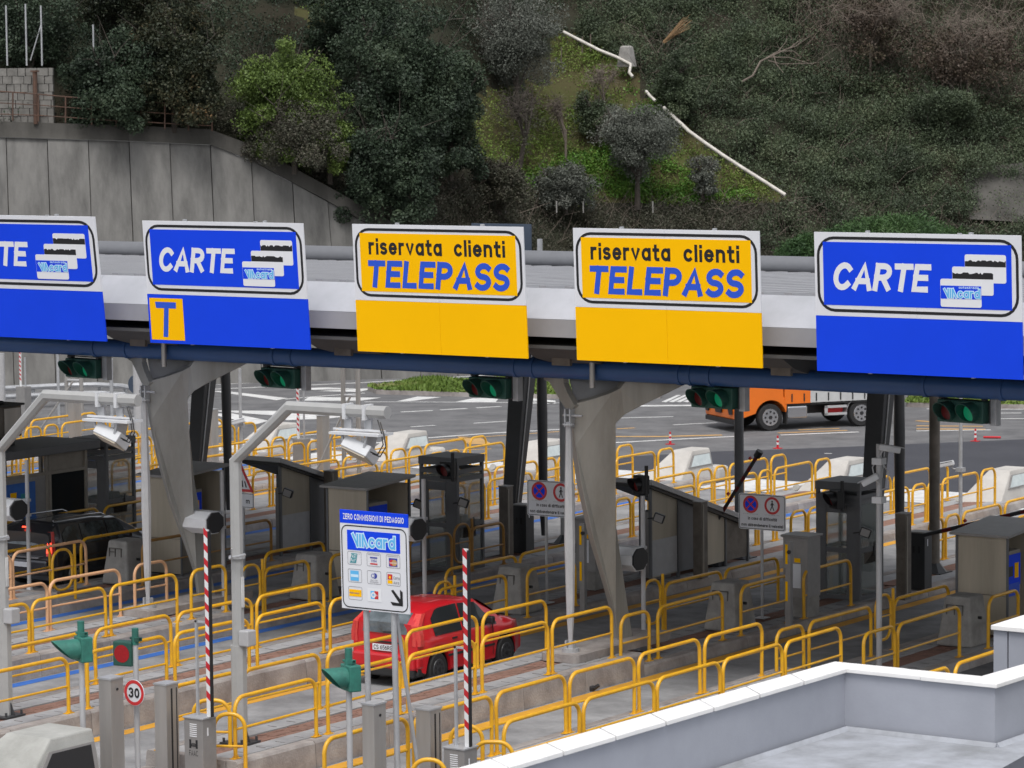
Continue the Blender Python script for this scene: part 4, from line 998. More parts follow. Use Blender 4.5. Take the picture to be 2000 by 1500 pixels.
def a_left(px, py): return 1 if (600 < px < 945 and py < interp(px, [(600, 330), (760, 425), (900, 330), (945, 200)])) or (px < 700 and py < interp(px, HB) - (120 if px < 440 else 20)) or (px < 1150 and py < (30 if px < 950 else 75) and not inpoly(px, py, PATCH) and not inpoly(px, py, MEADOW)) else (.25 if px < 440 and py < 230 else 0)
cover('ivy', 'dense dark green ivy and scrub covering the slope right of the white pipe', 'ivy', 350000, a_ivy, (.028, .062))
cover('brambles', 'tangled grey brown brambles along the foot of the slope and wall top', 'bramble', 165000, a_bramble, (.025, .055))
cover('dry_scrub', 'bare reddish brown scrub on the upper right of the slope', 'brown', 75000, a_brown, (.025, .055))
cover('undergrowth', 'dark undergrowth under the trees, upper left', 'oak', 110000, a_left, (.035, .07), (-.2, .1))
def a_mead(px, py): return (.9 if px > 1100 and py > 200 else .6) if inpoly(px, py, MEADOW) or inpoly(px, py, PATCH) else 0
cover('meadow', 'patchy green grass on the open slope left of the pipe', 'grass', 60000, a_mead, (.03, .065), (-.5, -.1), 'grass', 8)
def a_mead2(px, py): return .8 if inpoly(px, py, [(1205, 130), (1240, 140), (1300, 222), (1230, 225)]) or inpoly(px, py, [(1130, 300), (1230, 260), (1330, 330), (1480, 385), (1240, 398), (1080, 385), (1000, 345)]) else 0
cover('weeds', 'bright green weeds around the olive tree', 'weed', 36000, a_mead2, (.03, .07), (-.35, .1), 'weeds', 12)
# bare twigs poking out of the scrub
tw = MB()
def twigs(n, acc, L=(0.5, 1.6), r=.012):
    c = 0
    while c < n:
        px, py = rng.uniform(600, 2050), rng.uniform(-20, 480)
        if rng.random() > acc(px, py): continue
        c += 1; a = Vector(hp(px, py, .5)); d = Vector(rng.normal(size=3) * (.6, .6, .3)) + Vector((0, 0, .7)); l = rng.uniform(*L)
        b = a + d.normalized() * l * .5; e = b + (d.normalized() + Vector(rng.normal(size=3) * .4)).normalized() * l * .5
        tw.tube([a, b, e], [r, r * .8, r * .4], 3, caps=False)
twigs(700, a_bramble); twigs(900, a_brown, (.8, 2.2)); twigs(350, a_ivy)
tag(tw.build('bare_twigs', 'twig'), 'thin bare twigs sticking out of the scrub on the slope', 'twigs', kind='stuff')

def tree(name, label, px, py0, py1, wpx, m, clumps=60, per=260, size=(.035, .07), off=1.0, trunk='bark', shape=(1, .8), cr=(.35, .75), tk=.09, cat='tree', hollow=.35, group=None, bare=False, lean=0, cz=.5, rzf=.5):
    """py0 top of the crown, py1 ground, wpx crown width; stands on the slope"""
    foot = Vector(hp(px, py1, off)); d = math.hypot(foot.x, foot.y); s = d / FPX
    Ht = (py1 - py0) * s; Wd = wpx * s
    t = thing(name, label, cat, foot, group=group)
    crown_c = Vector((0, 0, Ht * cz)); rx, rz = Wd / 2, Ht * rzf
    # limbs
    mb = MB(); forks = []
    mb.tube([(0, 0, -.4), (lean * .3, 0, Ht * .18), (lean * .6, .05, Ht * .36)], [tk * 1.3, tk, tk * .8], 7)
    for i in range(9 if not bare else 8):
        a = rng.uniform(0, 6.28); h = rng.uniform(.45, .95); r_ = rx * rng.uniform(.35, .85)
        st = Vector((lean * .5, 0, Ht * rng.uniform(.12, .36))); mid = Vector((math.cos(a) * r_ * .45 + lean * .5, math.sin(a) * r_ * .45, Ht * (.35 + h * .25))); en = Vector((math.cos(a) * r_, math.sin(a) * r_, Ht * (.4 + h * .5)))
        mb.tube([st, mid, en], [tk * .6, tk * .4, tk * .12], 5); forks.append((mid, en))
        for _ in range(4 if not bare else 12):
            q = mid.lerp(en, rng.uniform(0.1, 1)); e2 = q + Vector(rng.normal(size=3)) * rx * .22 + Vector((0, 0, rng.uniform(.1, .5) * rx * .5))
            mb.tube([q, q.lerp(e2, .5) + Vector(rng.normal(size=3)) * .06, e2], [tk * .2, tk * .13, .006], 3, caps=False)
            if bare:
                for _ in range(4):
                    q2 = q.lerp(e2, rng.uniform(.2, 1)); e3 = q2 + Vector(rng.normal(size=3)) * rx * .14; mb.tube([q2, e3], [.012, .004], 3, caps=False)
    mb.build('trunk', trunk, t)
    if not bare or per:
        P = []; S = []
        lob = [rng.normal(size=3) for _ in range(7)]; lob = [l / np.linalg.norm(l) for l in lob]; lr = rng.uniform(.75, 1.15, 7)
        for c in range(clumps):
            v = rng.normal(size=3); v /= np.linalg.norm(v); q = rng.uniform(hollow, 1.0)
            li = int(np.argmax([l.dot(v) for l in lob])); q *= lr[li] * (.72 + .28 * max(0, lob[li].dot(v)) ** 2)
            irr = 1 + .28 * mnoise.noise(Vector(v) * 1.7 + Vector((px * .1, 0, 0)))
            c0 = np.array([v[0] * rx * q * irr, v[1] * rx * q * irr * .8, crown_c.z + v[2] * rz * q * irr * shape[1]])
            cr_ = rng.uniform(*cr) * (rx / 2.2) ** .5
            u = rng.normal(size=(per, 3)); u /= np.linalg.norm(u, axis=1)[:, None]; u *= (rng.uniform(.15, 1, size=(per, 1)) ** .5) * cr_; u[:, 2] *= .8
            P.append(c0 + u); S.append(rng.uniform(size[0], size[1], per))
        if not bare and cz < .5:      # low branches down to the ground
            for _ in range(clumps // 4):
                a = rng.uniform(0, 6.28); q = rng.uniform(0, .9) ** .5; c0 = np.array([math.cos(a) * rx * q, math.sin(a) * rx * q * .6, rng.uniform(0, .3) * Ht]); u = rng.normal(size=(per, 3)); u /= np.linalg.norm(u, axis=1)[:, None]; u *= (rng.uniform(.15, 1, size=(per, 1)) ** .5) * rng.uniform(.3, .55) * (rx / 2.2) ** .5
                P.append(c0 + u); S.append(rng.uniform(size[0], size[1], per))
        leafmesh('crown', np.concatenate(P), np.concatenate(S), m, t)
    return t
G1 = 'dark evergreen oaks on the slope'
tree('oak_tree', 'largest dark evergreen oak, its crown filling the middle of the slope', 790, -30, 405, 320, 'oak', 190, 420, (.04, .08), group=G1, off=2.2, hollow=.15, cz=.5, rzf=.56)
tree('oak_tree', 'dark evergreen oak to the right of the largest, overhanging the meadow', 880, 60, 335, 170, 'oak', 95, 380, (.04, .08), group=G1, off=2.6, cz=.47, rzf=.56)
tree('oak_tree', 'dark oak whose lower crown reaches down to the concrete wall cap', 745, 190, 425, 230, 'oak', 100, 380, (.04, .08), group=G1, off=3.0, cz=.45, rzf=.58)
tree('oak_tree', 'dark oak cut by the top edge of the photo, left of the grey olive', 700, -110, 190, 240, 'oak', 100, 340, (.04, .08), group=G1, off=1.2, rzf=.56)
tree('oak_tree', 'dark tree in the deep shade of the upper left corner', 60, -120, 200, 280, 'oak', 90, 280, group=G1, off=-1)
tree('oak_tree', 'dark bushy tree behind the rusty railing and stone wall', 215, 40, 245, 200, 'oak', 95, 340, (.04, .08), group=G1, off=1, cz=.46, rzf=.58)
tree('autumn_tree', 'dark tree with scattered orange autumn leaves above the rusty railing', 340, -30, 240, 250, 'autumn', 120, 360, (.04, .08), off=1.4, cz=.47, rzf=.57)
tree('autumn_tree', 'dull dark tree touched with orange, cut by the top edge', 260, -150, 110, 260, 'autumn', 80, 300, off=0)
tree('bamboo_clump', 'bright yellow green bamboo-like thicket left of the dark oaks', 550, 45, 300, 240, 'bright', 130, 340, (.035, .07), off=1.8, cat='thicket', hollow=.1, cz=.48, rzf=.56)
tree('bamboo_clump', 'light green lower thicket drooping beside the dark oak', 645, 150, 340, 130, 'bright', 36, 260, (.03, .06), off=2.6, cat='thicket', cz=.46, rzf=.56)
tree('tangled_shrub', 'grey brown tangled shrub right below the bright green thicket', 575, 175, 320, 230, 'bramble', 80, 300, (.028, .055), off=2.9, cat='shrub', cz=.42, rzf=.55)
tree('olive_tree', 'silvery olive tree cut by the top edge, left of the pipe', 1010, -50, 215, 220, 'olive', 110, 330, (.028, .055), off=1.2, rzf=.56)
tree('olive_tree', 'round silvery olive tree standing on the meadow beside the pipe', 1245, 175, 392, 200, 'olive', 130, 330, (.026, .052), off=1.5, tk=.11, hollow=.2, cz=.58, rzf=.44)
tree('olive_shrub', 'small grey olive bush at the foot of the pipe', 1372, 290, 375, 70, 'olive', 26, 220, (.028, .055), off=1.2, cat='shrub', cz=.48, rzf=.54)
tree('olive_shrub', 'low grey bush left of the round olive tree', 1105, 310, 400, 140, 'olive', 60, 280, (.028, .055), off=1.8, cat='shrub', cz=.45, rzf=.55)
tree('olive_shrub', 'grey green bush below the forked bare tree', 975, 290, 400, 150, 'bramble', 60, 280, (.03, .06), off=2, cat='shrub', cz=.45, rzf=.55)
tree('green_shrub', 'dark green bush between the bare trees and the olive', 1165, 170, 260, 90, 'ivy', 36, 260, (.03, .06), off=1.2, cat='shrub', cz=.45, rzf=.55)
tree('bare_tree', 'forked bare tree in the middle of the meadow', 1015, 165, 312, 150, 'bramble', 30, 60, (.025, .045), off=1.1, bare=True, trunk='bark', tk=.09, lean=.6)
tree('bare_tree', 'thin pinkish bare tree just left of the round olive', 1105, 170, 300, 90, 'bramble', 5, 25, (.03, .05), off=1.1, bare=True, trunk='twig', tk=.05)
tree('bare_tree', 'bare grey brushwood above the round olive tree', 1180, 120, 215, 90, 'bramble', 5, 25, (.03, .05), off=.8, bare=True, trunk='twig', tk=.04)
tree('bare_tree', 'bare brown tree at the upper right corner of the slope', 1890, 10, 200, 240, 'brown', 50, 160, (.04, .08), off=1.2, bare=True, trunk='twig', tk=.05)
tree('bare_tree', 'bare thicket tree left of the corner one at the top edge', 1700, -40, 140, 200, 'brown', 40, 140, (.04, .08), off=1, bare=True, trunk='twig', tk=.05)
tree('ivy_shrub', 'dark rounded ivy mound beside the dry reeds', 1325, 85, 225, 105, 'ivy', 50, 260, (.03, .06), off=1.2, cat='shrub', cz=.45, rzf=.56)
tree('ivy_shrub', 'deep green ivy bush low on the right of the slope', 1850, 150, 260, 160, 'ivy', 55, 260, (.03, .06), off=.9, cat='shrub')
# umbrella pine rising behind the last signs
def pine(label, px, py, w, h, d):
    c = at(px, py, d=d); s = d / FPX; t = thing('pine_tree', label, 'tree', (c.x, c.y, 0), group='umbrella pines behind the canopy')
    MB().tube([(0, 0, 0), (.1, 0, c.z * .6), (0, 0, c.z)], [.22, .17, .1], 9).build('trunk', 'bark', t)
    P = []; S = []
    for i in range(70):
        a = rng.uniform(0, 6.28); q = math.sqrt(rng.uniform(0, 1)); c0 = np.array([math.cos(a) * q * w * s / 2, math.sin(a) * q * w * s / 2, c.z + (1 - q ** 2) * h * s * .6 - h * s * .35 + rng.normal() * .1])
        u = rng.normal(size=(240, 3)); u /= np.linalg.norm(u, axis=1)[:, None]; u *= rng.uniform(.3, 1, (240, 1)) * rng.uniform(.35, .6); u[:, 2] *= .7
        P.append(c0 + u); S.append(rng.uniform(.05, .11, 240))
    leafmesh('crown', np.concatenate(P), np.concatenate(S), 'pine', t, aspect=.22)
pine('dark green umbrella pine crown just above the last blue sign', 1745, 445, 260, 60, 122)
pine('darker pine crown peeping left of the last blue sign', 1585, 485, 110, 60, 124)

# white drain pipe down the slope
pts = [Vector(hp(x, y, 1.3)) for x, y in PIPE]
t = thing('drain_pipe', 'long white plastic drain pipe running down the slope', 'pipe', pts[0])
def rel(L_): return [tuple(p - pts[0]) for p in L_]
MB().tube(rel([Vector(hp(x, y, 1.9)) for x, y in [(1100, 62), (1135, 80), (1170, 98), (1205, 112), (1232, 126), (1229, 142), (1236, 150)]]), .075, 10).build('upper_run', 'pipe', t, True)
MB().tube(rel([Vector(hp(x, y, 1.8)) for x, y in [(1262, 178), (1270, 188), (1280, 197)]]), .07, 10).build('short_piece', 'pipe', t, True)
MB().tube(rel([Vector(hp(x, y, 1.7)) for x, y in [(1296, 210), (1320, 232), (1345, 256), (1378, 280), (1410, 302), (1450, 328), (1495, 356), (1534, 381)]]), .085, 10).build('lower_run', 'pipe', t, True)
# concrete marker block, reeds, fallen branch
p = Vector(hp(1224, 122, 1.5)); t = thing('concrete_block', 'tapered grey concrete block beside the bend of the pipe', 'block', p)
MB().hexa([(-.36, -.3, -.2), (.36, -.3, -.2), (.36, .3, -.2), (-.36, .3, -.2)], [(-.24, -.2, .68), (.24, -.2, .68), (.24, .2, .68), (-.24, .2, .68)]).build('body', 'block', t, bevel=.02)
MB().hexa([(-.24, -.2, .681), (.24, -.2, .681), (.24, .2, .681), (-.24, .2, .681)], [(-.16, -.12, .76), (.16, -.12, .76), (.16, .12, .76), (-.16, .12, .76)]).build('cap', 'block', t)
p = Vector(hp(1296, 82, 2.0)); t = thing('reed_bundle', 'bundle of dry orange reeds leaning over the scrub', 'reeds', p); mb = MB()
for i in range(26):
    e = Vector((1.25 + rnd.uniform(-.25, .2), .3 + rnd.uniform(-.3, .3), 1.0 + rnd.uniform(-.3, .35))) * rnd.uniform(.7, 1.05)
    a = Vector((rnd.uniform(-.05, .05), 0, rnd.uniform(-.06, .06))); mb.tube([a, a.lerp(e, .6), e], [.018, .014, .006], 4)
tag(mb.build('reed', 'reed', t), kind='stuff')
p = Vector(hp(1448, 160, 1.3)); t = thing('fallen_branch', 'pale bare fallen branch lying on the ivy', 'branch', p); mb = MB()
def wv(x, y, o=1.5): return Vector(hp(x, y, o)) - p
mb.tube([wv(1448, 160), wv(1470, 148), wv(1485, 120), (wv(1510, 108)), wv(1545, 92), wv(1570, 72)], [.05, .045, .045, .035, .025, .01], 6)
for a in ([(1490, 117), (1520, 100), (1535, 82), (1538, 70)], [(1500, 112), (1540, 112), (1580, 124), (1600, 122)], [(1510, 104), (1516, 125), (1530, 142)], [(1530, 98), (1555, 90), (1585, 68)], [(1500, 118), (1525, 125), (1590, 124)], [(1520, 100), (1550, 100), (1565, 112)]):
    mb.tube([wv(*q) for q in a], [.03, .022, .014, .008][:len(a)], 5)
mb.build('wood', 'twig', t)
# small wire-fence posts along the foot of the slope
for i, px in enumerate((787, 837, 987, 1087, 1139, 1275)):
    p = Vector(hp(px, 402 if px > 900 else 400, 2.6)); t = thing('fence_post', '%s little pale fence post from the left, in the brambles above the yellow signs' % ORD[i], 'post', p, group='little fence posts at the foot of the slope')
    MB().tube([(0, 0, -.3), (0, 0, .2)], .03, 6).build('post', 'block', t)
for i, (a, b) in enumerate(((1137, 95), (1153, 90), (1096, 115))):
    p = Vector(hp(a, b, 1.5)); t = thing('stake', '%s thin wooden stake in the grass near the upper end of the pipe' % ORD[i], 'stake', p, group='wooden stakes by the pipe')
    MB().tube([(0, 0, -.2), (0.02, 0, .55)], .025, 5).build('stick', 'twig', t)
# things on top of the retaining wall: stone wall, rusty railing, posts
sw = at(0, 215, d=130.4); t = thing('stone_wall', 'pale coursed stone wall standing on the retaining wall, far left', 'wall', sw)
dw = Vector((.83, .56, 0)); k_ = 0
for r_ in range(7):
    x = -2.5 - (r_ % 2) * .2
    while x < 2.05:
        w = rnd.uniform(.25, .5); w = min(w, 2.08 - x)
        if w < .08: break
        z = -.55 + r_ * .31; a = dw * (x + .012); b = dw * (x + w - .012); nn = Vector((-.56, .83, 0)) * .35; f_ = -nn.normalized() * rnd.uniform(0, .05)
        MB().hexa([(a.x + f_.x, a.y + f_.y, z), (b.x + f_.x, b.y + f_.y, z), (b.x + nn.x, b.y + nn.y, z), (a.x + nn.x, a.y + nn.y, z)],
                  [(a.x + f_.x, a.y + f_.y, z + .295), (b.x + f_.x, b.y + f_.y, z + .295), (b.x + nn.x, b.y + nn.y, z + .295), (a.x + nn.x, a.y + nn.y, z + .295)]).build('stone', 'stone', t)
        x += w
p0 = at(-60, 232, d=129.6)
rl = thing('rusty_railing', 'rusty brown pipe railing along the top of the retaining wall', 'railing', p0)
PX = [(-40, 228, 176), (25, 230, 180), (75, 231, 184), (128, 234, 189), (179, 238, 193), (227, 241, 195), (275, 243, 198), (322, 246, 201), (368, 249, 205), (414, 250, 208)]
T = []; Bm = []
for px, pb, pt in PX:
    a = at(px, pb + 6, d=129.6); b = at(px, pt, d=129.6); MB().tube([tuple(a - p0), tuple(b - p0)], .032, 6).build('post', 'rust', rl); T.append(b - p0); Bm.append(a - p0)
for f_, r_ in ((1, .025), (.60, .018), (.22, .018)): MB().tube([tuple(a.lerp(b, f_)) for a, b in zip(Bm, T)], r_, 6).build('rail', 'rust', rl)
p = at(70, 232, d=129.9); t = thing('iron_post', 'thick rusty iron post in front of the stone wall', 'post', p); MB().tube([(0, 0, -.2), (0, 0, 1.85)], .09, 8).box(-.14, .14, -.1, .1, 1.8, 1.86).build('shaft', 'rust', t)
for i, (a, y1, y0) in enumerate(((14, 118, 15), (52, 118, 12), (82, 118, 15), (183, 110, 50))):
    p = at(a, y1, d=130.6); t = thing('metal_post', '%s tall thin galvanised fence post from the left, above the stone wall' % ORD[i], 'post', p, group='galvanised posts above the stone wall')
    MB().tube([(0, 0, -.2), (0, 0, (y1 - y0) * 133 / FPX)], .035, 6).build('shaft', 'galv', t)
    if i == 2: MB().tube([(0, 0, 1.4), (-.42, -.2, 0)], .025, 6).build('brace', 'galv', t)
# concrete wall fragment in the ivy, far right
p = Vector(hp(1900, 425, 1.5)); t = thing('concrete_wall', 'stained grey concrete wall showing through the ivy, far right', 'wall', p)
q = [Vector(hp(x, y, .6)) - p for x, y in ((1893, 428), (2160, 442), (2160, 300), (1885, 330))]; bk_ = Vector((-.56, .83, 0)) * .6
MB().hexa([q[0], q[1], q[1] + bk_, q[0] + bk_], [q[3], q[2], q[2] + bk_, q[3] + bk_]).build('face', 'retain_cap', t)
# ------------------------------------------------------------------ street furniture helpers
def yx(px, X, z=ZL + .5):
    """Y on the line X where an upright thing crosses image column px"""
    y = 50.
    for _ in range(6):
        pj = CM.T @ np.array([X, y, z - CAMH]); v = CY + FPX * pj[1] / pj[2]; y = at(px, v, x=X).y
    return y
def zat(px, py, X): return at(px, py, x=X).z

# hooded lamp housings on posts at the canopy edge
def hooded(k, px, pt, pb, label, py_mid, dx=0):
    X = XC[k] + dx; y = yx(px, X); zt = zat(px, pt, X) if pt else 3.2
    t = thing('hooded_housing', label, 'lane device', (X, y, ZL), group='hooded white boxes on grey posts')
    H = zt - ZL; zc = zat(px, py_mid, X) - ZL
    MB().tube([(0, 0, 0), (0, 0, H)], .045, 12).build('post', 'galv_light', t, True)
    MB().tube([(0, 0, .0), (0, 0, .3)], [.17, .05], 6).box(-.15, .15, -.15, .15, 0, .02).build('foot', 'galv', t)
    o = [(.30 * math.cos(R(22.5 + 45 * i)), .25 * math.sin(R(22.5 + 45 * i))) for i in range(8)]
    hy = -.62; mb = MB().prism([(hy + a, zc + b) for a, b in o], 'x', -.36, .30); mb.build('hood', 'box_white', t)
    MB().prism([(hy + a * .9, zc + b * .9) for a, b in o], 'x', .30, .34).build('dark_end', 'black', t)
    MB().box(-.04, .04, hy + .2, .0, zc - .05, zc + .05).build('side_arm', 'galv', t)
    MB().box(-.1, .06, -.05, .05, zc - .22, zc - .16).box(-.1, .06, -.05, .05, zc + .1, zc + .16).split('clamp', 'galv', t)
    return t
hooded(1, 1257, 968, 0, 'hooded white box on a post in front of the tan forked column', 1082)
hooded(2, 830, 935, 0, 'hooded white box partly hidden by the ZERO COMMISSIONI sign', 1025)
hooded(3, 437, 918, 0, 'hooded white box beside the tall grey arm pole, above a striped barrier', 1012)
hooded(4, 57, 898, 0, 'hooded white box in front of the black car roof, far left', 988)

# concrete blocks at the start of each booth zone
blk = None
for k, px, label in ((0, 1885, 'tapered grey concrete block behind the nearest rails at far right'), (1, 1428, 'tapered concrete block right of the hooded box and swing gate'),
                  (2, 1012, 'tapered concrete block in front of the red car bonnet'), (3, 615, 'tapered concrete block with a moulded frame left of the ZERO COMMISSIONI sign'),
                  (4, 248, 'tapered concrete block at the nose of the black car')):
    X = XC[k] + .15; y = yx(px - 6, X)
    if blk is None:
        blk = thing('concrete_block', label, 'block', (X, y, ZL), group='tapered concrete blocks guarding the booths')
        MB().hexa([(-.42, -.3, 0), (.36, -.3, 0), (.36, .55, 0), (-.42, .55, 0)], [(-.28, -.2, .98), (.26, -.2, .98), (.26, .42, .98), (-.28, .42, .98)]).build('body', 'block', blk, bevel=.05)
        y_ = -.235
        mb = MB()
        for a, b, c, d in ((-.22, .14, .80, .815), (-.22, -.205, .62, .815), (.125, .14, .62, .815), (-.2, -.05, .72, .735), (-.05, -.035, .62, .8)): mb.box(a, b, -.25 + (.815 - d) * -.0, -.2, c, d)
        mb.build('moulded_frame', 'joint', blk); MB().tube([(.30, .1, .55), (.37, .1, .55)], .03, 10).build('eyelet', 'black', blk)
    else: dup(blk, label, (X, y, ZL))

# tall grey poles with a cranked arm and a lane antenna
def arm_pole(k, px, label, kink, elbow, tip):
    X = XC[k]; y = yx(px, X, 2); z0 = ZH
    t = thing('arm_pole', label, 'pole', (X, y, z0), group='grey arm poles with white antennas')
    zk = at(kink[0], kink[1], y=y).z - z0; e = at(elbow[0], elbow[1], y=y); tp = at(tip[0], tip[1], y=y)
    ex, ez = e.x - X, e.z - z0; tx, tz = tp.x - X, (tp.z - z0 + ez) / 2
    MB().tube([(0, 0, .0), (0, 0, zk), (ex, 0, ez), (tx, 0, ez)], .105, 8, rot=R(22.5)).build('pole', 'rsu', t)
    MB().tube([(0, 0, 0), (0, 0, 1.62)], .135, 8, rot=R(22.5)).build('sleeve', 'rsu', t)
    mb = MB().box(-.24, .24, -.24, .24, 0, .03)
    for a in (-1, 1):
        for b in (-1, 1): mb.tube([(a * .19, b * .19, .03), (a * .19, b * .19, .1)], .022, 6)
        mb.prism([(a * .1, .03), (a * .22, .03), (a * .1, .3)], 'y', -.01, .01)
    mb.build('foot_plate', 'dark_metal', t)
    MB().box(.08, .28, -.1, .12, 1.62, 1.88).build('junction_box', 'galv_light', t, bevel=.02)
    MB().box(.1, .118, -.03, .03, 2.25, 2.75).build('cover_strip', 'white_paint', t)
    mb = MB(); zb = 3.05; mb.tube([(0, 0, zb), (0, 0, zb + .04)], .14, 10); mb.tube([(0, -.2, zb + .02), (.3, -.15, zb + .1)], .02, 6).tube([(.05, -.2, zb), (.12, -.28, zb + .2)], .012, 5).build('band_clamp', 'galv', t)
    for q in (.62, .82):
        x = ex + (tx - ex) * (q - .02); w_ = .05
        MB().box(x - .028, x + .028, -.118, .118, ez - .13, ez + .112).build('strap', 'box_white', t); MB().box(x - .06, x + .08, -.02, .02, ez - .29, ez - .131).build('hanger', 'galv', t)
    x0 = ex + (tx - ex) * .48; x1 = x0 + .98
    MB().box(x0, x1, -.2, .2, ez - .37, ez - .33).box(x0 - .02, x1 + .02, -.06, -.02, ez - .31, ez - .28).build('shade_plate', 'box_white', t)
    a = t_ = Matrix.Translation((x0 + .5, 0, ez - .62)) @ Matrix.Rotation(R(18), 4, 'Y') @ Matrix.Rotation(R(-30), 4, 'X')
    MB().box(-.28, .24, -.19, .19, -.10, .09, a).build('antenna_box', 'box_white', t, bevel=.015)
    MB().box(-.26, .22, -.17, .17, -.125, -.102, a).build('antenna_face', 'poly', t)
    MB().prism([(x0 + .2, ez - .37), (x0 + .24, ez - .37), (x0 + .3, ez - .58), (x0 + .26, ez - .58)], 'y', -.16, -.13).prism([(x0 + .70, ez - .37), (x0 + .74, ez - .37), (x0 + .66, ez - .62), (x0 + .62, ez - .62)], 'y', -.16, .12).split('tilt_bracket', 'galv', t)
    mb = MB(); c = [(x0 + .74, -.1, ez - .62), (x0 + .9, -.12, ez - .66), (x0 + 1.0, -.1, ez - .5), (x0 + .95, -.08, ez - .3), (x0 + .86, -.05, ez - .12)]
    mb.tube(c, .011, 5).tube([(p[0] + .05, p[1], p[2] - .03) for p in c], .011, 5); mb.build('cable', 'black', t)
    return t
arm_pole(1, 466, 'tall grey cranked pole left of the ZERO COMMISSIONI sign, holding a white antenna', (466, 900), (565, 795), (757, 805))
arm_pole(2, 7, 'tall grey cranked pole at the left edge holding a white antenna', (7, 880), (90, 772), (270, 790))

# ------------------------------------------------------------------ front ends of the two nearest islands
def signal_head(t, z, m='green_lamp', facing=0, lens='red_dim', visor_len=.34, r=.16):
    """box with one lamp; facing = direction of the lamp about z"""
    Mx = Matrix.Translation((0, 0, z)) @ Matrix.Rotation(facing, 4, 'Z')
    MB().box(-.17, .17, -.06, .13, -.2, .19, Mx).build('lamp_box', m, t, bevel=.02)
    d = disc(0, 0, r - .02, -.065); d.v = [tuple(Mx @ Vector(p)) for p in d.v]; d.build('lens', lens, t)
    if visor_len: visor(0, 0, r, visor_len, -.06, Mx).build('visor', m, t, True)
def lamp_post(px, k, label, ptop, pmid, facing, lens, visor, stub='green_lamp', box='green_lamp', dark=False):
    X = XC[k]; y = yx(px, X, 1); z0 = .15 if y < 40.4 else ZL; zt = zat(px, ptop, X) - z0; zm = zat(px, pmid, X) - z0
    t = thing('lamp_post', label, 'signal light', (X, y, z0), group='single-lamp signals on posts')
    MB().tube([(0, 0, 0), (0, 0, zt - .25)], .045, 12).build('post', 'galv_light' if not dark else 'galv', t, True)
    MB().tube([(0, 0, zt - .26), (0, 0, zt)], .055, 10).build('top_stub', stub, t)
    hd = thing_h = t
    off = Matrix.Rotation(facing, 4, 'Z') @ Vector((0, -.05, 0))
    signal_head(t, zm, box, facing, lens, visor)
    MB().box(-.04, .1, -.05, .05, zm + .2, zm + .26).tube([(-.1, 0, zm + .24), (.1, 0, zm + .24)], .02, 6).build('bracket', box, t)
    return t
lamp_post(163, 1, 'green one-lamp signal with a deep visor, nearest the left edge', 1212, 1266, R(-28), 'black', .42)
lamp_post(684, 0, 'green one-lamp signal with a deep visor, left of the ZERO COMMISSIONI poles', 1265, 1322, R(-28), 'black', .36)
t = lamp_post(268, 1, 'one-lamp signal with a red lens above the round 30 limit sign', 1226, 1276, R(8), 'red_lens', 0, box='dkgreen')
for c in t.children:
    if c.name.startswith(('lamp_box', 'lens')): c.location.x = -.19; c.location.y = -.06
X = XC[1]; y = yx(262, X, 1) - .08; c = at(262, 1353, y=y)
t = thing('speed_limit_sign', 'round white 30 speed limit sign with a red ring', 'sign', c)
MB().tube([(0, 0, 0), (0, .012, 0)], .205, 32).build('disc', 'sign_white', t)
disc(0, 0, .2, -.004, 40, .148).build('red_ring', 'sign_red', t); text('30', -.112, .112, -.08, .08, -.006, 'sign_black', t, w=.2, gap=.12)
MB().box(-.03, .03, .012, .05, -.1, .1).build('bracket', 'galv', t)
def steel_pillar(px, w, k, pt, label, wy=.3, groove=True, y=None):
    X = XC[k]; y = yx(px, X, 1) if y is None else y; z0 = .15 if y < 40.4 else ZL; H = zat(px, pt, X) - z0
    t = thing('steel_pillar', label, 'pillar', (X, y, z0), group='brushed steel detector pillars')
    MB().box(-w / 2, w / 2, -wy / 2, wy / 2, 0, H).build('shell', 'steel', t, bevel=.008)
    MB().box(-w / 2 - .012, w / 2 + .012, -wy / 2 - .012, wy / 2 + .012, H, H + .025).build('lid', 'galv', t)
    if groove: MB().box(w / 2 - .001, w / 2 + .004, -wy * .12, wy * .0, .05, H - .06).box(w / 2 - .001, w / 2 + .004, wy * .3, wy * .36, .05, H - .06).build('groove', 'black', t)
    else: MB().tube([(w / 2, -wy * .0, H - .16), (w / 2 + .012, 0, H - .16)], .022, 10).build('lock', 'black', t); 
    return t
steel_pillar(219, .25, 1, 1324, 'brushed steel pillar with a round lock, left of the 30 sign', groove=False)
steel_pillar(326, .25, 1, 1335, 'brushed steel pillar with a black groove, right of the 30 sign')
steel_pillar(732, .22, 0, 1374, 'brushed steel pillar between the ZERO COMMISSIONI sign poles', groove=False)
steel_pillar(838, .27, 0, 1384, 'brushed steel pillar with a black groove, right of the sign brace')
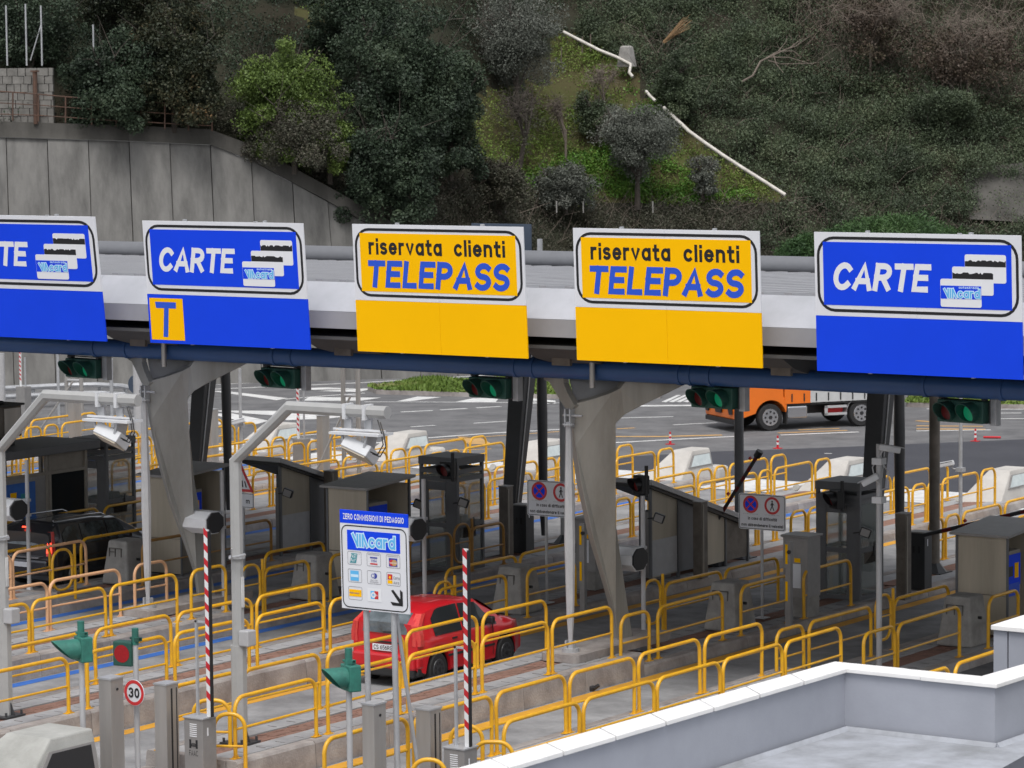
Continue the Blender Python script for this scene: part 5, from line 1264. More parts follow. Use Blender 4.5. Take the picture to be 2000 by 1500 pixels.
def barrier(px, k, pt, label, arm_top, arm_px, stay_px, stay_top, H=None):
    X = XC[k] + .62; y = yx(px, X, .6); z0 = .02; H = zat(px, pt, X) - z0
    t = thing('lane_barrier', label, 'barrier', (X, y, z0), group='lane barriers with raised striped arms')
    MB().box(-.19, .19, -.17, .17, 0, H - .03).build('cabinet', 'steel_box', t, bevel=.01)
    MB().box(-.205, .205, -.185, .185, H - .03, H).build('lid', 'galv', t, bevel=.006)
    mb = MB()
    for i in range(7): mb.box(-.07, .07, -.174, -.170, H - .12 - i * .032, H - .106 - i * .032)
    mb.build('vent_slots', 'letter_white', t)
    zz = H - .5
    MB().box(-.085, -.045, -.173, -.170, zz, zz + .14).box(.045, .085, -.173, -.170, zz, zz + .14).build('emblem_bars', 'black', t)
    mb = MB(); mb.tube([(0, -.172, zz + .03), (0, -.171, zz + .031)], .03, 10)
    for a in (-40, -20, 0, 20, 40): s, c_ = math.sin(R(a)), math.cos(R(a)); mb.box(s * .06 - .006, s * .06 + .006, -.173, -.170, zz + .03, zz + .03 + c_ * .06)
    mb.build('emblem_hand', 'black', t); text('FAAC', -.09, .09, zz - .12, zz - .03, -.172, 'black', t, w=.12)
    MB().box(.191, .194, -.06, -.03, H - .3, H - .17).build('latch', 'letter_white', t)
    ax = at(arm_px, 1300, y=y).x - X; za = at(arm_px, arm_top, y=y).z - z0; L = za - H; n = int(L / .105)
    MB().box(ax - .043, ax + .04, -.02, .015, H, za).build('arm', 'barrier_white', t)
    mb = MB(); zc = H + .25
    while zc < za - .12:
        mb.v += [(ax - .044, -.0215, zc + .065), (ax + .041, -.0215, zc - .005), (ax + .041, -.0215, zc + .105), (ax - .044, -.0215, zc + .175)]; k_ = len(mb.v) - 4; mb.f.append((k_, k_ + 1, k_ + 2, k_ + 3)); zc += .235
    mb.build('red_stripes', 'barrier_red', t)
    MB().box(ax + .041, ax + .062, -.03, .03, H, za - .02).build('rubber_edge', 'black', t)
    sx = at(stay_px, 1300, y=y).x - X; zs = at(stay_px, stay_top, y=y).z - z0
    MB().box(sx - .02, sx + .02, -.02, .02, H, zs).box(sx - .02, ax, -.02, .02, zs - .03, zs).build('stay', 'galv', t)
    return t
barrier(392, 1, 1397, 'grey barrier cabinet with FAAC emblem and raised red and white arm, left one', 1035, 408, 385, 1212)
barrier(900, 0, 1456, 'grey barrier cabinet with raised red and white arm, beside the white coping', 1072, 912, 890, 1262)
# hoops at the front ends
for (k, px, L, lab) in ((1, 378, .55, 'short yellow hoop behind the left FAAC barrier cabinet'), (1, 418, .5, 'short yellow hoop right of the left FAAC barrier cabinet'), (0, 805, .5, 'short yellow hoop left of the grooved steel pillar'),
                        (0, 880, .5, 'short yellow hoop just behind the right barrier cabinet'), (0, 925, .62, 'short yellow hoop right of the right barrier cabinet')):
    X = XC[k] + (.55 if px in (418, 925, 805) else -.5); y = yx(px, X, 1)
    L_, (a, b, c_) = railmesh(L, 1.0, 'yellow'); t = thing('hoop_rail', lab, 'guard rail', (X, y, ZL)); t.rotation_euler.z = R(-62)
    part('hoop', a, t); part('mid_bar', b, t); part('base_plate', c_, t); part('base_plate', c_, t, (0, L_, 0))

# the card sign
X = XC[0]; y = yx(738, X, 1.5) + .1
b0 = at(668, 1187, y=y); b1 = at(800, 1197, y=y); tt = at(662, 994, y=y); W = b1.x - b0.x; H = tt.z - b0.z
t = thing('card_sign', 'white card payment sign headed ZERO COMMISSIONI DI PEDAGGIO with a black arrow', 'sign', b0)
t.rotation_euler.x = R(1)
MB().box(0, W, 0, .025, 0, H * .865).build('panel', 'sign_white', t); MB().box(0, W, 0, .025, H * .867, H).build('header', 'sign_blue', t)
text('ZERO COMMISSIONI DI PEDAGGIO', .05 * W, .95 * W, H * .905, H * .965, -.003, 'letter_white', t, w=.19, gap=.14)
ring(.018 * W, W - .018 * W, .012 * H, .85 * H, .09 * W, .014 * W, -.003).build('border', 'sign_black', t)
plate(rect(.105 * W, .885 * W, .60 * H, .80 * H), -.004, .003).build('blue_band', 'sign_blue', t)
viacard_logo(t, .18 * W, .82 * W, .635 * H, .77 * H, -.006)
def card(i, j):
    x0 = W * (.105 + .285 * i); x1 = x0 + W * .205; z1 = H * (.585 - .178 * j); z0 = z1 - H * .135
    ring(x0, x1, z0, z1, .02 * W, .005 * W, -.003, 3).build('card_outline', 'mid_grey', t)
    return x0, x1, z0, z1
def fl_(a, b, c, d, m, y=-.004): plate(rect(a, b, c, d), y, .001).build('card_print', m, t)
a, b, c, d = card(0, 0); w, h = b - a, d - c
mb = MB(); mb.prism([(a + .16 * w, c + .14 * h), (a + .60 * w, c + .14 * h), (a + .72 * w, d - .14 * h), (a + .26 * w, d - .14 * h)], 'y', -.005, -.004); mb.build('card_print', 'teal', t)
text('FAST', a + .22 * w, a + .67 * w, c + .52 * h, c + .80 * h, -.006, 'letter_white', t, bold=.03, shear=.2); text('PAY', a + .20 * w, a + .60 * w, c + .2 * h, c + .48 * h, -.006, 'letter_white', t, bold=.03, shear=.2)
text('TM', a + .78 * w, a + .9 * w, c + .8 * h, c + .88 * h, -.004, 'mid_grey', t)
a, b, c, d = card(1, 0); fl_(a + .24 * w, b - .24 * w, c + .60 * h, c + .70 * h, 'navy'); text('VISA', a + .28 * w, b - .26 * w, c + .33 * h, c + .52 * h, -.004, 'navy', t, bold=.03, shear=.2); fl_(a + .24 * w, b - .24 * w, c + .14 * h, c + .24 * h, 'sign_red')
fl_(a + .1 * w, b - .1 * w, c + .86 * h, c + .89 * h, 'mid_grey')
a, b, c, d = card(2, 0); fl_(a + .2 * w, b - .2 * w, c + .12 * h, c + .74 * h, 'navy'); disc(a + .42 * w, c + .4 * h, .24 * h, -.0052, 20).build('card_print', 'sign_red', t); disc(a + .6 * w, c + .4 * h, .24 * h, -.0056, 20).build('card_print', 'orange_paint', t)
text('MasterCard', a + .24 * w, b - .24 * w, c + .34 * h, c + .46 * h, -.0062, 'letter_white', t, bold=.02); fl_(a + .1 * w, b - .1 * w, c + .86 * h, c + .89 * h, 'mid_grey')
a, b, c, d = card(0, 1); fl_(a + .17 * w, b - .22 * w, c + .12 * h, c + .88 * h, 'logo_blue'); fl_(a + .2 * w, b - .25 * w, c + .4 * h, c + .6 * h, 'pale_blue', -.0052)
a, b, c, d = card(1, 1); disc(a + .55 * w, c + .62 * h, .21 * h, -.004, 24).build('card_print', 'navy', t); disc(a + .42 * w, c + .62 * h, .19 * h, -.0046, 24).build('card_print', 'sign_white', t); disc(a + .42 * w, c + .62 * h, .16 * h, -.0052, 24, .11 * h).build('card_print', 'navy', t)
text('Diners Club', a + .24 * w, b - .24 * w, c + .24 * h, c + .33 * h, -.004, 'mid_grey', t); text('International', a + .2 * w, b - .2 * w, c + .11 * h, c + .2 * h, -.004, 'mid_grey', t)
a, b, c, d = card(2, 1); fl_(a + .08 * w, a + .42 * w, c + .45 * h, c + .85 * h, 'sign_red'); fl_(a + .08 * w, a + .42 * w, c + .15 * h, c + .40 * h, 'sign_yellow'); disc(a + .25 * w, c + .62 * h, .1 * h, -.0052, 14).build('card_print', 'sign_yellow', t)
text('Carta', a + .5 * w, b - .06 * w, c + .48 * h, c + .72 * h, -.004, 'mid_grey', t); text('Aura', a + .5 * w, b - .1 * w, c + .14 * h, c + .38 * h, -.004, 'mid_grey', t)
a, b, c, d = card(0, 2); fl_(a + .06 * w, b - .06 * w, c + .26 * h, c + .78 * h, 'sign_yellow'); text('POSTAMAT', a + .1 * w, b - .2 * w, c + .44 * h, c + .58 * h, -.0055, 'navy', t, bold=.02)
a, b, c, d = card(1, 2); fl_(a, b, c, d, 'letter_white'); fl_(a + .22 * w, a + .5 * w, c + .2 * h, c + .8 * h, 'logo_blue', -.0052); fl_(a + .5 * w, b - .22 * w, c + .2 * h, c + .8 * h, 'sign_red', -.0052); disc(a + .42 * w, c + .5 * h, .22 * h, -.0058, 20, .1 * h).build('card_print', 'letter_white', t)
text('BANCOMAT', a + .44 * w, b - .26 * w, c + .42 * h, c + .56 * h, -.0066, 'letter_white', t)
mb = MB(); ax, az = .90 * W, .075 * H; s = .13 * W
for pl in ([(ax - 1.25 * s, az + 1.35 * s), (ax - 1.0 * s, az + 1.45 * s), (ax - .02 * s, az + .42 * s), (ax - .02 * s, az + .08 * s), (ax - .22 * s, az + .1 * s)], [(ax - .24 * s, az + 1.5 * s), (ax + .06 * s, az + 1.3 * s), (ax + .06 * s, az), (ax - .2 * s, az + .02 * s)], [(ax - 1.35 * s, az + .32 * s), (ax - .15 * s, az + .25 * s), (ax + .06 * s, az), (ax - 1.1 * s, az)]):
    n = len(mb.v); mb.v += [(p[0], -.004 - .0006 * (n > 0), p[1]) for p in pl]; mb.f.append(tuple(range(n, n + len(pl))))
mb.build('arrow', 'sign_black', t)
px1 = at(711, 1300, y=y).x - b0.x; px2 = at(765, 1300, y=y).x - b0.x; zb = .15 - b0.z
MB().tube([(px1, .07, zb), (px1, .07, H * .9)], .045, 12).build('pole', 'galv', t, True); MB().tube([(px2, .07, zb), (px2, .07, H * .9)], .045, 12).build('pole', 'galv', t, True)
MB().tube([(px2 + .02, .1, .0), (px2 + .1, .6, zb)], .03, 10).build('brace', 'galv', t, True)
MB().box(.1, W - .1, .026, .06, H * .2, H * .25).box(.1, W - .1, .026, .06, H * .7, H * .75).build('back_rail', 'galv', t)

# near island nose, bottom left
def nose(name, label, loc, m, L=1.7, h=1.0, w=.5, window='milk_glass', group=None, rz=0):
    """sloping cast block with a lit panel window on its right flank; local y runs away from the camera"""
    t = thing(name, label, 'crash block', loc, rz, group)
    b = [(-w * 1.45, -L, 0), (w * 1.2, -L * .62, 0), (w * 1.2, 1.0, 0), (-w * 1.45, 1.0, 0)]; tp = [(-w * .72, 0, h), (w * .72, 0, h), (w * .72, .95, h), (-w * .72, .95, h)]
    MB().hexa(b, tp).build('body', m, t, bevel=.03)
    # window on the right flank
    def fl(u, v):   # u along y (0..1), v up (0..1) on the right face
        p = Vector(b[1]).lerp(Vector(b[2]), u); q = Vector(tp[1]).lerp(Vector(tp[2]), u); return p.lerp(q, v)
    n = Vector((1, 0, .35)).normalized()
    us = [.10, .95]; vs = [.50, .86]
    q = [fl(us[0] + .02, vs[0]), fl(us[1], vs[0]), fl(us[1], vs[1]), fl(us[0], vs[1])]
    MB().hexa([q[0] + n * .0, q[1] + n * .0, q[2], q[3]], [p + n * .035 for p in q]).build('window_frame', 'steel_box', t)
    c = sum(q, Vector()) / 4; q2 = [c + (p - c) * .86 for p in q]
    MB().hexa([p + n * .036 for p in q2], [p + n * .042 for p in q2]).build('window_panel', window, t)
    return t, fl
for k, px in ((1, 2330), (2, 1972), (3, 1640), (4, 1345), (5, 1042), (6, 772), (7, 505)):
    X = XC[k]; y = yx(px + 25, X, .9)
    if k == 1: continue
    lab = {2: 'pale sloping crash block at the right edge, cut by the photo edge', 3: 'pale sloping crash block above the right glass booth', 4: 'pale sloping crash block above the right sloping roof shelter',
           5: 'pale sloping crash block behind the dark support posts, centre', 6: 'pale sloping crash block under the antenna of the middle arm pole', 7: 'pale sloping crash block behind the cranked pole, left of centre'}[k]
    t, fl = nose('crash_block', lab, (X + .1, 79.4, 0), 'attn', L=1.75, h=.93, w=.42, group='pale crash blocks at the far island ends')
    MB().box(.1, .62, .9, 1.5, 0, .4).build('side_plinth', 'attn', t, bevel=.08)
    MB().tube([(-.25, -1.9, .34), (-.25, -1.93, .36)], .1, 14).build('cable_cap', 'attn_near', t)
p = at(60, 1437, x=XC[1])
t, fl = nose('crash_block', 'grey sloping crash block with a dark window, bottom left corner', (XC[1] - .05, p.y, 0), 'attn_near', L=2.6, h=p.z, w=.62, window='black')

# ------------------------------------------------------------------ notices
def notice(px0, px1, pt, pb, k, ppx, pbase, label):
    X = XC[k]; y = yx(ppx, X, 1.2); b0 = at(px0, pb, y=y - .05); b1 = at(px1, pb, y=y - .05); W = b1.x - b0.x; H = at((px0 + px1) / 2, pt, y=y - .05).z - at((px0 + px1) / 2, pb, y=y - .05).z
    t = thing('notice', label, 'sign', b0, group='no stopping and no walking notices')
    MB().prism(rounded(W, H, .05, 4), 'y', 0, .02).build('panel', 'sign_white', t)
    ring(.015, W - .015, .015, H - .015, .045, .012, -.003).build('border', 'sign_black', t)
    for cx in (.26 * W, .72 * W): disc(cx, .70 * H, .165 * W, -.004, 32, .12 * W).build('red_ring', 'sign_red', t)
    disc(.26 * W, .70 * H, .12 * W, -.004, 32).build('blue_disc', 'sign_blue', t)
    mb = MB(); r = .125 * W
    for a in (45, -45):
        c_, s_ = math.cos(R(a)), math.sin(R(a)); e = .013 * W
        n = len(mb.v); mb.v += [(.26 * W + u * c_ * r - v * s_ * e, -.0055 - (a > 0) * .0005, .70 * H + u * s_ * r + v * c_ * e) for u, v in ((-1, -1), (1, -1), (1, 1), (-1, 1))]; mb.f.append((n, n + 1, n + 2, n + 3))
    mb.build('red_cross', 'sign_red', t)
    mb = MB(); cx, cz, s = .72 * W, .70 * H, .1 * W
    def lb(a, b, w_):
        d = Vector((b[0] - a[0], 0, b[1] - a[1])).normalized(); nn = Vector((-d.z, 0, d.x)) * w_; n = len(mb.v)
        mb.v += [(cx + a[0] * s + q * nn.x, -.0045 - len(mb.f) * .0002, cz + a[1] * s + q * nn.z) for q in (-1, 1)] + [(cx + b[0] * s + q * nn.x, -.0045 - len(mb.f) * .0002, cz + b[1] * s + q * nn.z) for q in (1, -1)]; mb.f.append((n, n + 1, n + 2, n + 3))
    lb((0, .55), (0, -.05), .018 * W); lb((0, 0), (-.38, -.9), .009 * W); lb((0, 0), (.38, -.9), .009 * W); lb((0, .5), (-.38, .05), .006 * W); lb((0, .5), (.42, .12), .006 * W)
    mb.build('walking_figure', 'sign_black', t); disc(cx, cz + .78 * s, .18 * s, -.0045, 12).build('walking_head', 'sign_black', t)
    text('Art. 158 comma 2 CdS', .1 * W, .42 * W, .425 * H, .445 * H, -.003, 'mid_grey', t); text('Art. 176 comma 7 CdS', .56 * W, .88 * W, .425 * H, .445 * H, -.003, 'mid_grey', t)
    text('in caso di difficolt\u00e0', .2 * W, .82 * W, .27 * H, .36 * H, -.003, 'sign_black', t, w=.2, gap=.14)
    text('non abbandonare il veicolo!', .06 * W, .95 * W, .09 * H, .175 * H, -.003, 'sign_black', t, w=.2, gap=.14)
    xx = X - b0.x; MB().tube([(xx, .06, ZL - b0.z), (xx, .06, H * .8)], .032, 10).build('post', 'galv_light', t, True)
    MB().box(xx - .12, xx + .12, -.06, .18, ZL - b0.z, ZL - b0.z + .02).build('foot', 'galv', t)
notice(1443, 1534, 962, 1032, 1, 1488, 1207, 'white no stopping and no walking notice, complete, right of centre')
notice(1030, 1122, 936, 1006, 2, 1067, 1165, 'white no stopping and no walking notice, its right end behind the pale strut')
# children crossing style warning triangle behind the left arm pole
y = yx(470, XC[3], 2) + 0.0; y = 57.5; c = at(472, 960, y=y)
t = thing('warning_sign', 'red-edged warning triangle with a small m plate, behind the left arm pole', 'sign', c)
mb = MB(); mb.prism([(-.34, -.0), (.34, -.0), (0, .62)], 'y', 0, .015); mb.build('triangle', 'sign_red', t)
mb = MB(); mb.prism([(-.24, .06), (.24, .06), (0, .50)], 'y', -.004, -.001); mb.build('triangle_face', 'sign_white', t)
mb = MB().prism([(.02, .1), (.055, .1), (.04, .25), (.015, .25)], 'y', -.007, -.005).prism([(.12, .1), (.16, .1), (.11, .24), (.08, .24)], 'y', -.007, -.005).prism([(-.12, .1), (-.16, .1), (-.11, .24), (-.08, .24)], 'y', -.007, -.005); mb.build('road_marks', 'sign_black', t)
MB().prism(rounded(.68, .33, .03, 3, -.34, -.36), 'y', 0, .015).build('distance_plate', 'sign_white', t); ring(-.33, .33, -.35, -.04, .03, .01, -.003, 3).build('plate_border', 'sign_black', t)
text('m', .12, .23, -.26, -.15, -.003, 'sign_black', t, bold=.03); text('500', -.28, .0, -.28, -.13, -.003, 'sign_black', t, bold=.03)
MB().tube([(0, .05, ZL - c.z), (0, .05, .5)], .035, 10).build('post', 'galv', t, True)

# ------------------------------------------------------------------ glass booths
def glass_booth(k, px, label, pbx=None):
    X = XC[k] + .08; y = yx(px, X + .5, 1.2)
    t = thing('glass_booth', label, 'booth', (X, y, ZL), group='dark framed glass booths')
    w, d = .53, 1.05; H = at(px - 40, {1: 944, 3: 895, 5: 858}[k], y=y).z - ZL; f = .07
    fr = MB()
    for x in (-w, w - f):
        for yy in (0, d - f): fr.box(x, x + f, yy, yy + f, 0, H)
    for z in (0, 1.0, 2.05, H - .34):
        hh = .1 if z else .08
        fr.box(-w + f, w - f, .004, f - .004, z, z + hh).box(-w + f, w - f, d - f + .004, d - .004, z, z + hh)
        fr.box(-w + .004, -w + f - .004, f, d - f, z, z + hh).box(w - f + .004, w - .004, f, d - f, z, z + hh)
    fr.split('frame', 'booth_frame', t)
    MB().box(-w - .015, w + .015, -.02, d + .02, H - .15, H + .03).build('roof', 'booth_frame', t, bevel=.01)
    for x0, x1, y0, y1 in ((-w + f, w - f, .03, .036), (-w + f, w - f, d - .036, d - .03), (w - .036, w - .03, f, d - f), (-w + .03, -w + .036, f, d - f)):
        for z0, z1 in ((.1, 1.0), (1.1, 2.05), (2.15, H - .34)): MB().box(x0, x1, y0, y1, z0, z1).build('pane', 'glass', t)
    MB().box(-w + f, -w + f + .17, -.004, .03, .08, 2.05).box(w - .32, w - f, -.004, .03, .08, 2.05).split('door_stile', 'booth_frame', t); MB().box(-w + .25, w - .33, -.003, .03, 1.85, 2.04).build('door_panel', 'booth_frame', t)
    MB().box(-.05, .5, .25, .75, .75, 1.0).box(.1, .4, .35, .6, 1.0, 1.25).build('desk', 'brown_panel', t)
    MB().box(w, w + .02, .6, .64, .9, 1.2).build('door_handle', 'black', t)
    return t
glass_booth(1, 1677, 'dark framed glass booth behind the pole with two cameras')
glass_booth(3, 892, 'dark framed glass booth in the middle, above the red car')
glass_booth(5, 208, 'dark framed glass booth behind the black car, louvred reflections')
def small_signal(loc, label, facing, m='black', visor=.22):
    t = thing('booth_signal', label, 'signal light', loc, group='small black signals around the booths')
    MB().tube([(.16, 0, -.25), (.16, 0, .4)], .04, 8).build('post', 'black', t)
    signal_head(t, 0, m, facing, 'red_dim', visor, .15)
    MB().box(.1, .16, -.02, .02, .1, .14).build('bracket', m, t)
for px, py, k, lab, fc in ((1632, 975, 1, 'black hooded signal on the front of the right glass booth', R(-30)), (873, 918, 3, 'black round signal on the front of the middle glass booth', R(0)),
                        (1250, 946, 2, 'black hooded signal at the high corner of the right sloping roof', R(-20))):
    X = XC[k] + (.1 if k != 2 else -.2); y = {1: yx(1677, XC[1] + .58, 1.2) - .25, 3: yx(892, XC[3] + .58, 1.2) - .2, 2: 58.4}[k]
    small_signal(at(px, py, y=y), lab, fc)
def mirror(px, py, y, label, post=True):
    c = at(px, py, y=y); t = thing('floodlight', label, 'lamp', c, group='small black floodlights on brackets')
    a = Matrix.Rotation(R(25), 4, 'Z') @ Matrix.Rotation(R(20), 4, 'Y')
    MB().box(-.12, .12, -.07, .07, -.09, .1, a).build('housing', 'black', t, bevel=.02); MB().box(-.09, .09, -.085, -.071, -.07, .08, a).build('front_glass', 'steel_box', t)
    MB().tube([(-.1, 0, 0), (-.28, 0, -.03)], .015, 6).build('arm', 'black', t)
mirror(1690, 1040, 60.2, 'black floodlight at the right side of the right glass booth')
mirror(1287, 1012, 60.0, 'black floodlight on the post in front of the right sloping roof shelter')
mirror(562, 963, 60.0, 'black floodlight on the left sloping roof shelter')
mirror(905, 982, 60.6, 'black floodlight on the corner of the middle glass booth')
mirror(818, 985, 60.2, 'black box lamp left of the middle glass booth')

# sloping-roof shelters
def lean_to(k, px_tip, label, y0=None, zz0=3.0):
    X = XC[k] - .05; y = y0; t = thing('sloping_shelter', label, 'shelter', (X, y, ZL), group='sloping roof shelters')
    L = 4.3; z0 = zz0 - ZL; z1 = z0 - 1.35
    MB().hexa([(-.75, -.1, z0 - .10), (.62, -.1, z0 - .12), (.62, L, z1 - .12), (-.75, L, z1 - .12)], [(-.75, -.1, z0), (.62, -.1, z0), (.62, L, z1), (-.75, L, z1)]).build('roof', 'galv_light', t, bevel=.01)
    MB().hexa([(-.58, -.05, z0 - .2), (.58, -.05, z0 - .2), (.58, L - .05, z1 - .2), (-.58, L - .05, z1 - .2)], [(-.58, -.05, z0 - .125), (.58, -.05, z0 - .125), (.58, L - .05, z1 - .125), (-.58, L - .05, z1 - .125)]).build('roof_underside', 'black', t)
    zr = lambda yy: z0 + (z1 - z0) * yy / L - .17
    fr = MB()
    for yy in (.0, 1.15, 2.2, 3.2, L - .1):
        for x in (-.52, .46):
            if x > 0 or yy > 1: fr.box(x, x + .06, yy, yy + .06, 0, zr(yy + .06) - .04)
    fr.split('frame', 'booth_frame', t)
    for a, b, m in ((.06, 1.15, 'poly'), (1.21, 2.2, 'booth_frame'), (2.26, 3.2, 'poly'), (3.26, L - .1, 'brown_panel')):
        MB().prism([(a + .004, .12), (b - .004, .12), (b - .004, zr(b) - .03), (a + .004, zr(a) - .03)], 'x', .47, .49).build('side_panel', m, t)
        if a > 2: MB().prism([(a + .004, .12), (b - .004, .12), (b - .004, zr(b) - .03), (a + .004, zr(a) - .03)], 'x', -.5, -.48).build('side_panel', 'booth_frame', t)
    MB().box(.475, .50, .08, 1.13, .15, .95).build('kick_panel', 'galv_light', t)
    MB().box(-.2, .3, .7, 1.2, 0, 1.5).build('cabinet', 'steel_box', t, bevel=.01)
    return t
lean_to(4, 480, 'long shelter with a grey roof sloping down to the right, left of centre', at(553, 893, x=XC[4] + .57).y, at(553, 893, x=XC[4] + .57).z)
lean_to(2, 1205, 'long shelter with a grey roof sloping down to the right, right of centre', at(1278, 938, x=XC[2] + .57).y, at(1278, 936, x=XC[2] + .57).z)

# pay-machine shelters
def pay_shelter(k, pxl, pxm, pt, label, dx=0):
    X = XC[k] + dx; y = yx(pxm, X + .52, 1.2)
    t = thing('pay_shelter', label, 'shelter', (X, y, ZL), group='pay machine shelters with milky panels')
    w, d = .55, 1.5; H = at((pxl + pxm) / 2, pt + 6, y=y).z - ZL
    MB().box(-w, w, 0, .03, .04, .82).build('front_lower_panel', 'poly', t); MB().box(-w, w, 0, .03, .835, H - .02).build('front_upper_panel', 'poly', t)
    MB().box(-w - .02, -w, 0, d, .04, H).build('rear_side_panel', 'poly', t)
    MB().box(-w, w, d, d + .03, .04, H).build('back_panel', 'poly', t)
    fr = MB().box(-w - .03, -w + .02, -.02, -.001, 0, H).box(w - .02, w + .03, -.02, -.001, 0, H).box(w - .02, w + .03, d, d + .05, 0, H + .1); fr.split('frame', 'booth_frame', t)
    MB().hexa([(-w - .1, -.15, H), (w + .1, -.15, H), (w + .1, d + .15, H + .12), (-w - .1, d + .15, H + .12)], [(-w - .1, -.15, H + .05), (w + .1, -.15, H + .05), (w + .1, d + .15, H + .18), (-w - .1, d + .15, H + .18)]).build('roof', 'steel_box', t)
    MB().box(-.3, .35, .25, 1.0, 0, H - .35).build('machine_body', 'cream_frame', t, bevel=.02)
    o = MB().box(.351, .37, .3, .95, H - 1.05, H - .42).build('machine_face', 'sign_blue', t); MB().box(.371, .378, .4, .6, H - .85, H - .65).build('screen', 'black', o); MB().box(.371, .378, .68, .85, H - .9, H - .6).build('card_slot', 'sign_yellow', o)
    MB().box(.351, .375, .35, .9, .75, 1.0).build('tray', 'letter_blue', t)
    return t
pay_shelter(3, 640, 717, 948, 'beige panelled pay machine shelter behind the ZERO COMMISSIONI sign', .0)
pay_shelter(4, 272, 352, 925, 'beige panelled pay machine shelter behind the left forked column')
pay_shelter(0, 1860, 1965, 1040, 'beige panelled pay machine shelter at the right edge')
# roof of the third shelter carries nothing else; barriers and pillars at the booth exits
def booth_pillar(px, k, y, pt, label, w=.22):
    X = at(px, 1050, y=y).x; H = at(px, pt, y=y).z - ZL
    t = thing('steel_pillar', label, 'pillar', (X, y, ZL), group='dark steel pillars at the booth exits')
    MB().box(-w / 2, w / 2, -.14, .14, 0, H).build('shell', 'brown_panel', t, bevel=.01); MB().box(w / 2, w / 2 + .02, -.1, -.05, .05, H - .05).build('edge_strip', 'cream_frame', t)
    MB().box(-w / 2 - .01, w / 2 + .01, -.15, .15, H, H + .02).build('lid', 'steel_box', t); return t
booth_pillar(989, 3, 63.6, 950, 'tall brown pillar in front of the dark leaning column, centre')
booth_pillar(1368, 2, 62.8, 980, 'tall brown pillar against the right sloping roof shelter')
booth_pillar(1765, 1, 62.3, 1003, 'tall brown pillar right of the right leaning rear column')
booth_pillar(648, 4, 62.3, 920, 'brown pillar where the left sloping roof meets the pay shelter')
def booth_barrier(px, k, y, pt, label, arm=None):
    X = at(px, 1070, y=y).x; H = at(px, pt, y=y).z - ZL
    t = thing('exit_barrier', label, 'barrier', (X, y, ZL), group='dark barrier cabinets at the booth exits')
    MB().box(-.2, .2, -.17, .17, 0, H - .02).build('cabinet', 'dark_metal', t, bevel=.01); MB().box(-.21, .21, -.18, .18, H - .02, H + .01).build('lid', 'steel_box', t)
    MB().box(-.09, -.04, -.174, -.171, H - .45, H - .3).box(.04, .09, -.174, -.171, H - .45, H - .3).build('emblem_bars', 'black', t)
    MB().box(.2, .205, -.05, -.02, H - .3, H - .15).build('latch', 'letter_white', t)
    if arm:
        e = at(arm[0], arm[1], y=y) - Vector((X, y, ZL)); a = Vector((.18, -.2, H - .05)); e.y = -.2
        if len(arm) > 2: e.y += arm[2]; e = at(arm[0], arm[1], y=y + e.y) - Vector((X, y, ZL))
        MB().tube([a, e], .045, 8).build('arm', 'dark_metal', t); d = e - a; mb = MB()
        for f_ in (.15, .3, .45, .6, .75, .9): mb.tube([a + d * f_, a + d * (f_ + .07)], .047, 8)
        mb.build('red_band', 'red_dim', t)
        if len(arm) < 3: MB().tube([e - d.normalized() * .08, e + d.normalized() * .08], .085, 10).build('arm_end', 'black', t)
        for f_ in (.35, .88): MB().tube([a + d * f_ + Vector((-.06, 0, .06)), a + d * f_ + Vector((-.1, 0, .1))], .04, 8).build('red_lamp', 'tail_red', t)
    return t
booth_barrier(1022, 3, 64.2, 985, 'dark barrier cabinet just left of the middle notice')
booth_barrier(1396, 2, 64.6, 1010, 'dark barrier cabinet with half-raised arm rising to the right', (1490, 885))
booth_barrier(1797, 1, 63.8, 1038, 'dark barrier cabinet with a low arm stretching to the right edge', (2060, 985, 0.0))
def grey_cabinet(px, k, y, pt, label):
    X = at(px, 1100, y=y).x; H = at(px, pt, y=y).z - ZL
    t = thing('grey_cabinet', label, 'cabinet', (X, y, ZL), group='grey electrical cabinets')
    MB().box(-.25, .29, -.2, .3, 0, .4).build('plinth', 'block', t); MB().box(-.27, .31, -.22, .32, .4, H - .05).build('body', 'steel_box', t, bevel=.01)
    MB().box(-.31, .35, -.26, .36, H - .05, H).build('lid', 'steel_box', t, bevel=.01); MB().box(-.22, -.19, -.235, -.22, .8, 1.0).build('handle', 'black', t)
    MB().box(-.05, .15, -.228, -.222, .6, 1.1).build('paper_notice', 'sign_white', t); MB().box(.0, .14, -.228, -.222, 1.13, 1.22).build('warning_label', 'sign_yellow', t)
    return t
grey_cabinet(1562, 1, 59.3, 1043, 'grey electrical cabinet with a white paper notice, left of the right glass booth')
grey_cabinet(1150, 2, 60.2, 1010, 'grey electrical cabinet behind the pale strut of the tan column')
def tag_post(px, k, y, pt, label):
    X = at(px, 1100, y=y).x; H = at(px, pt, y=y).z - ZL
    t = thing('intercom_post', label, 'post', (X, y, ZL), group='grey posts with yellow SOS strips')
    MB().box(-.06, .06, -.05, .05, 0, H).build('post', 'steel_box', t); MB().box(-.055, -.0, -.058, -.051, H - .45, H - .05).box(-.055, 0, -.058, -.051, H - 1.2, H - .8).build('yellow_strip', 'sign_yellow', t)
    MB().tube([(.04, -.05, H - .2), (.04, -.09, H - .2)], .04, 10).build('button', 'black', t)
tag_post(1139, 2, 57.2, 1022, 'grey post with yellow strips just right of the pale strut')
tag_post(1541, 1, 57.6, 1058, 'grey post with yellow strip in front of the grey cabinet')

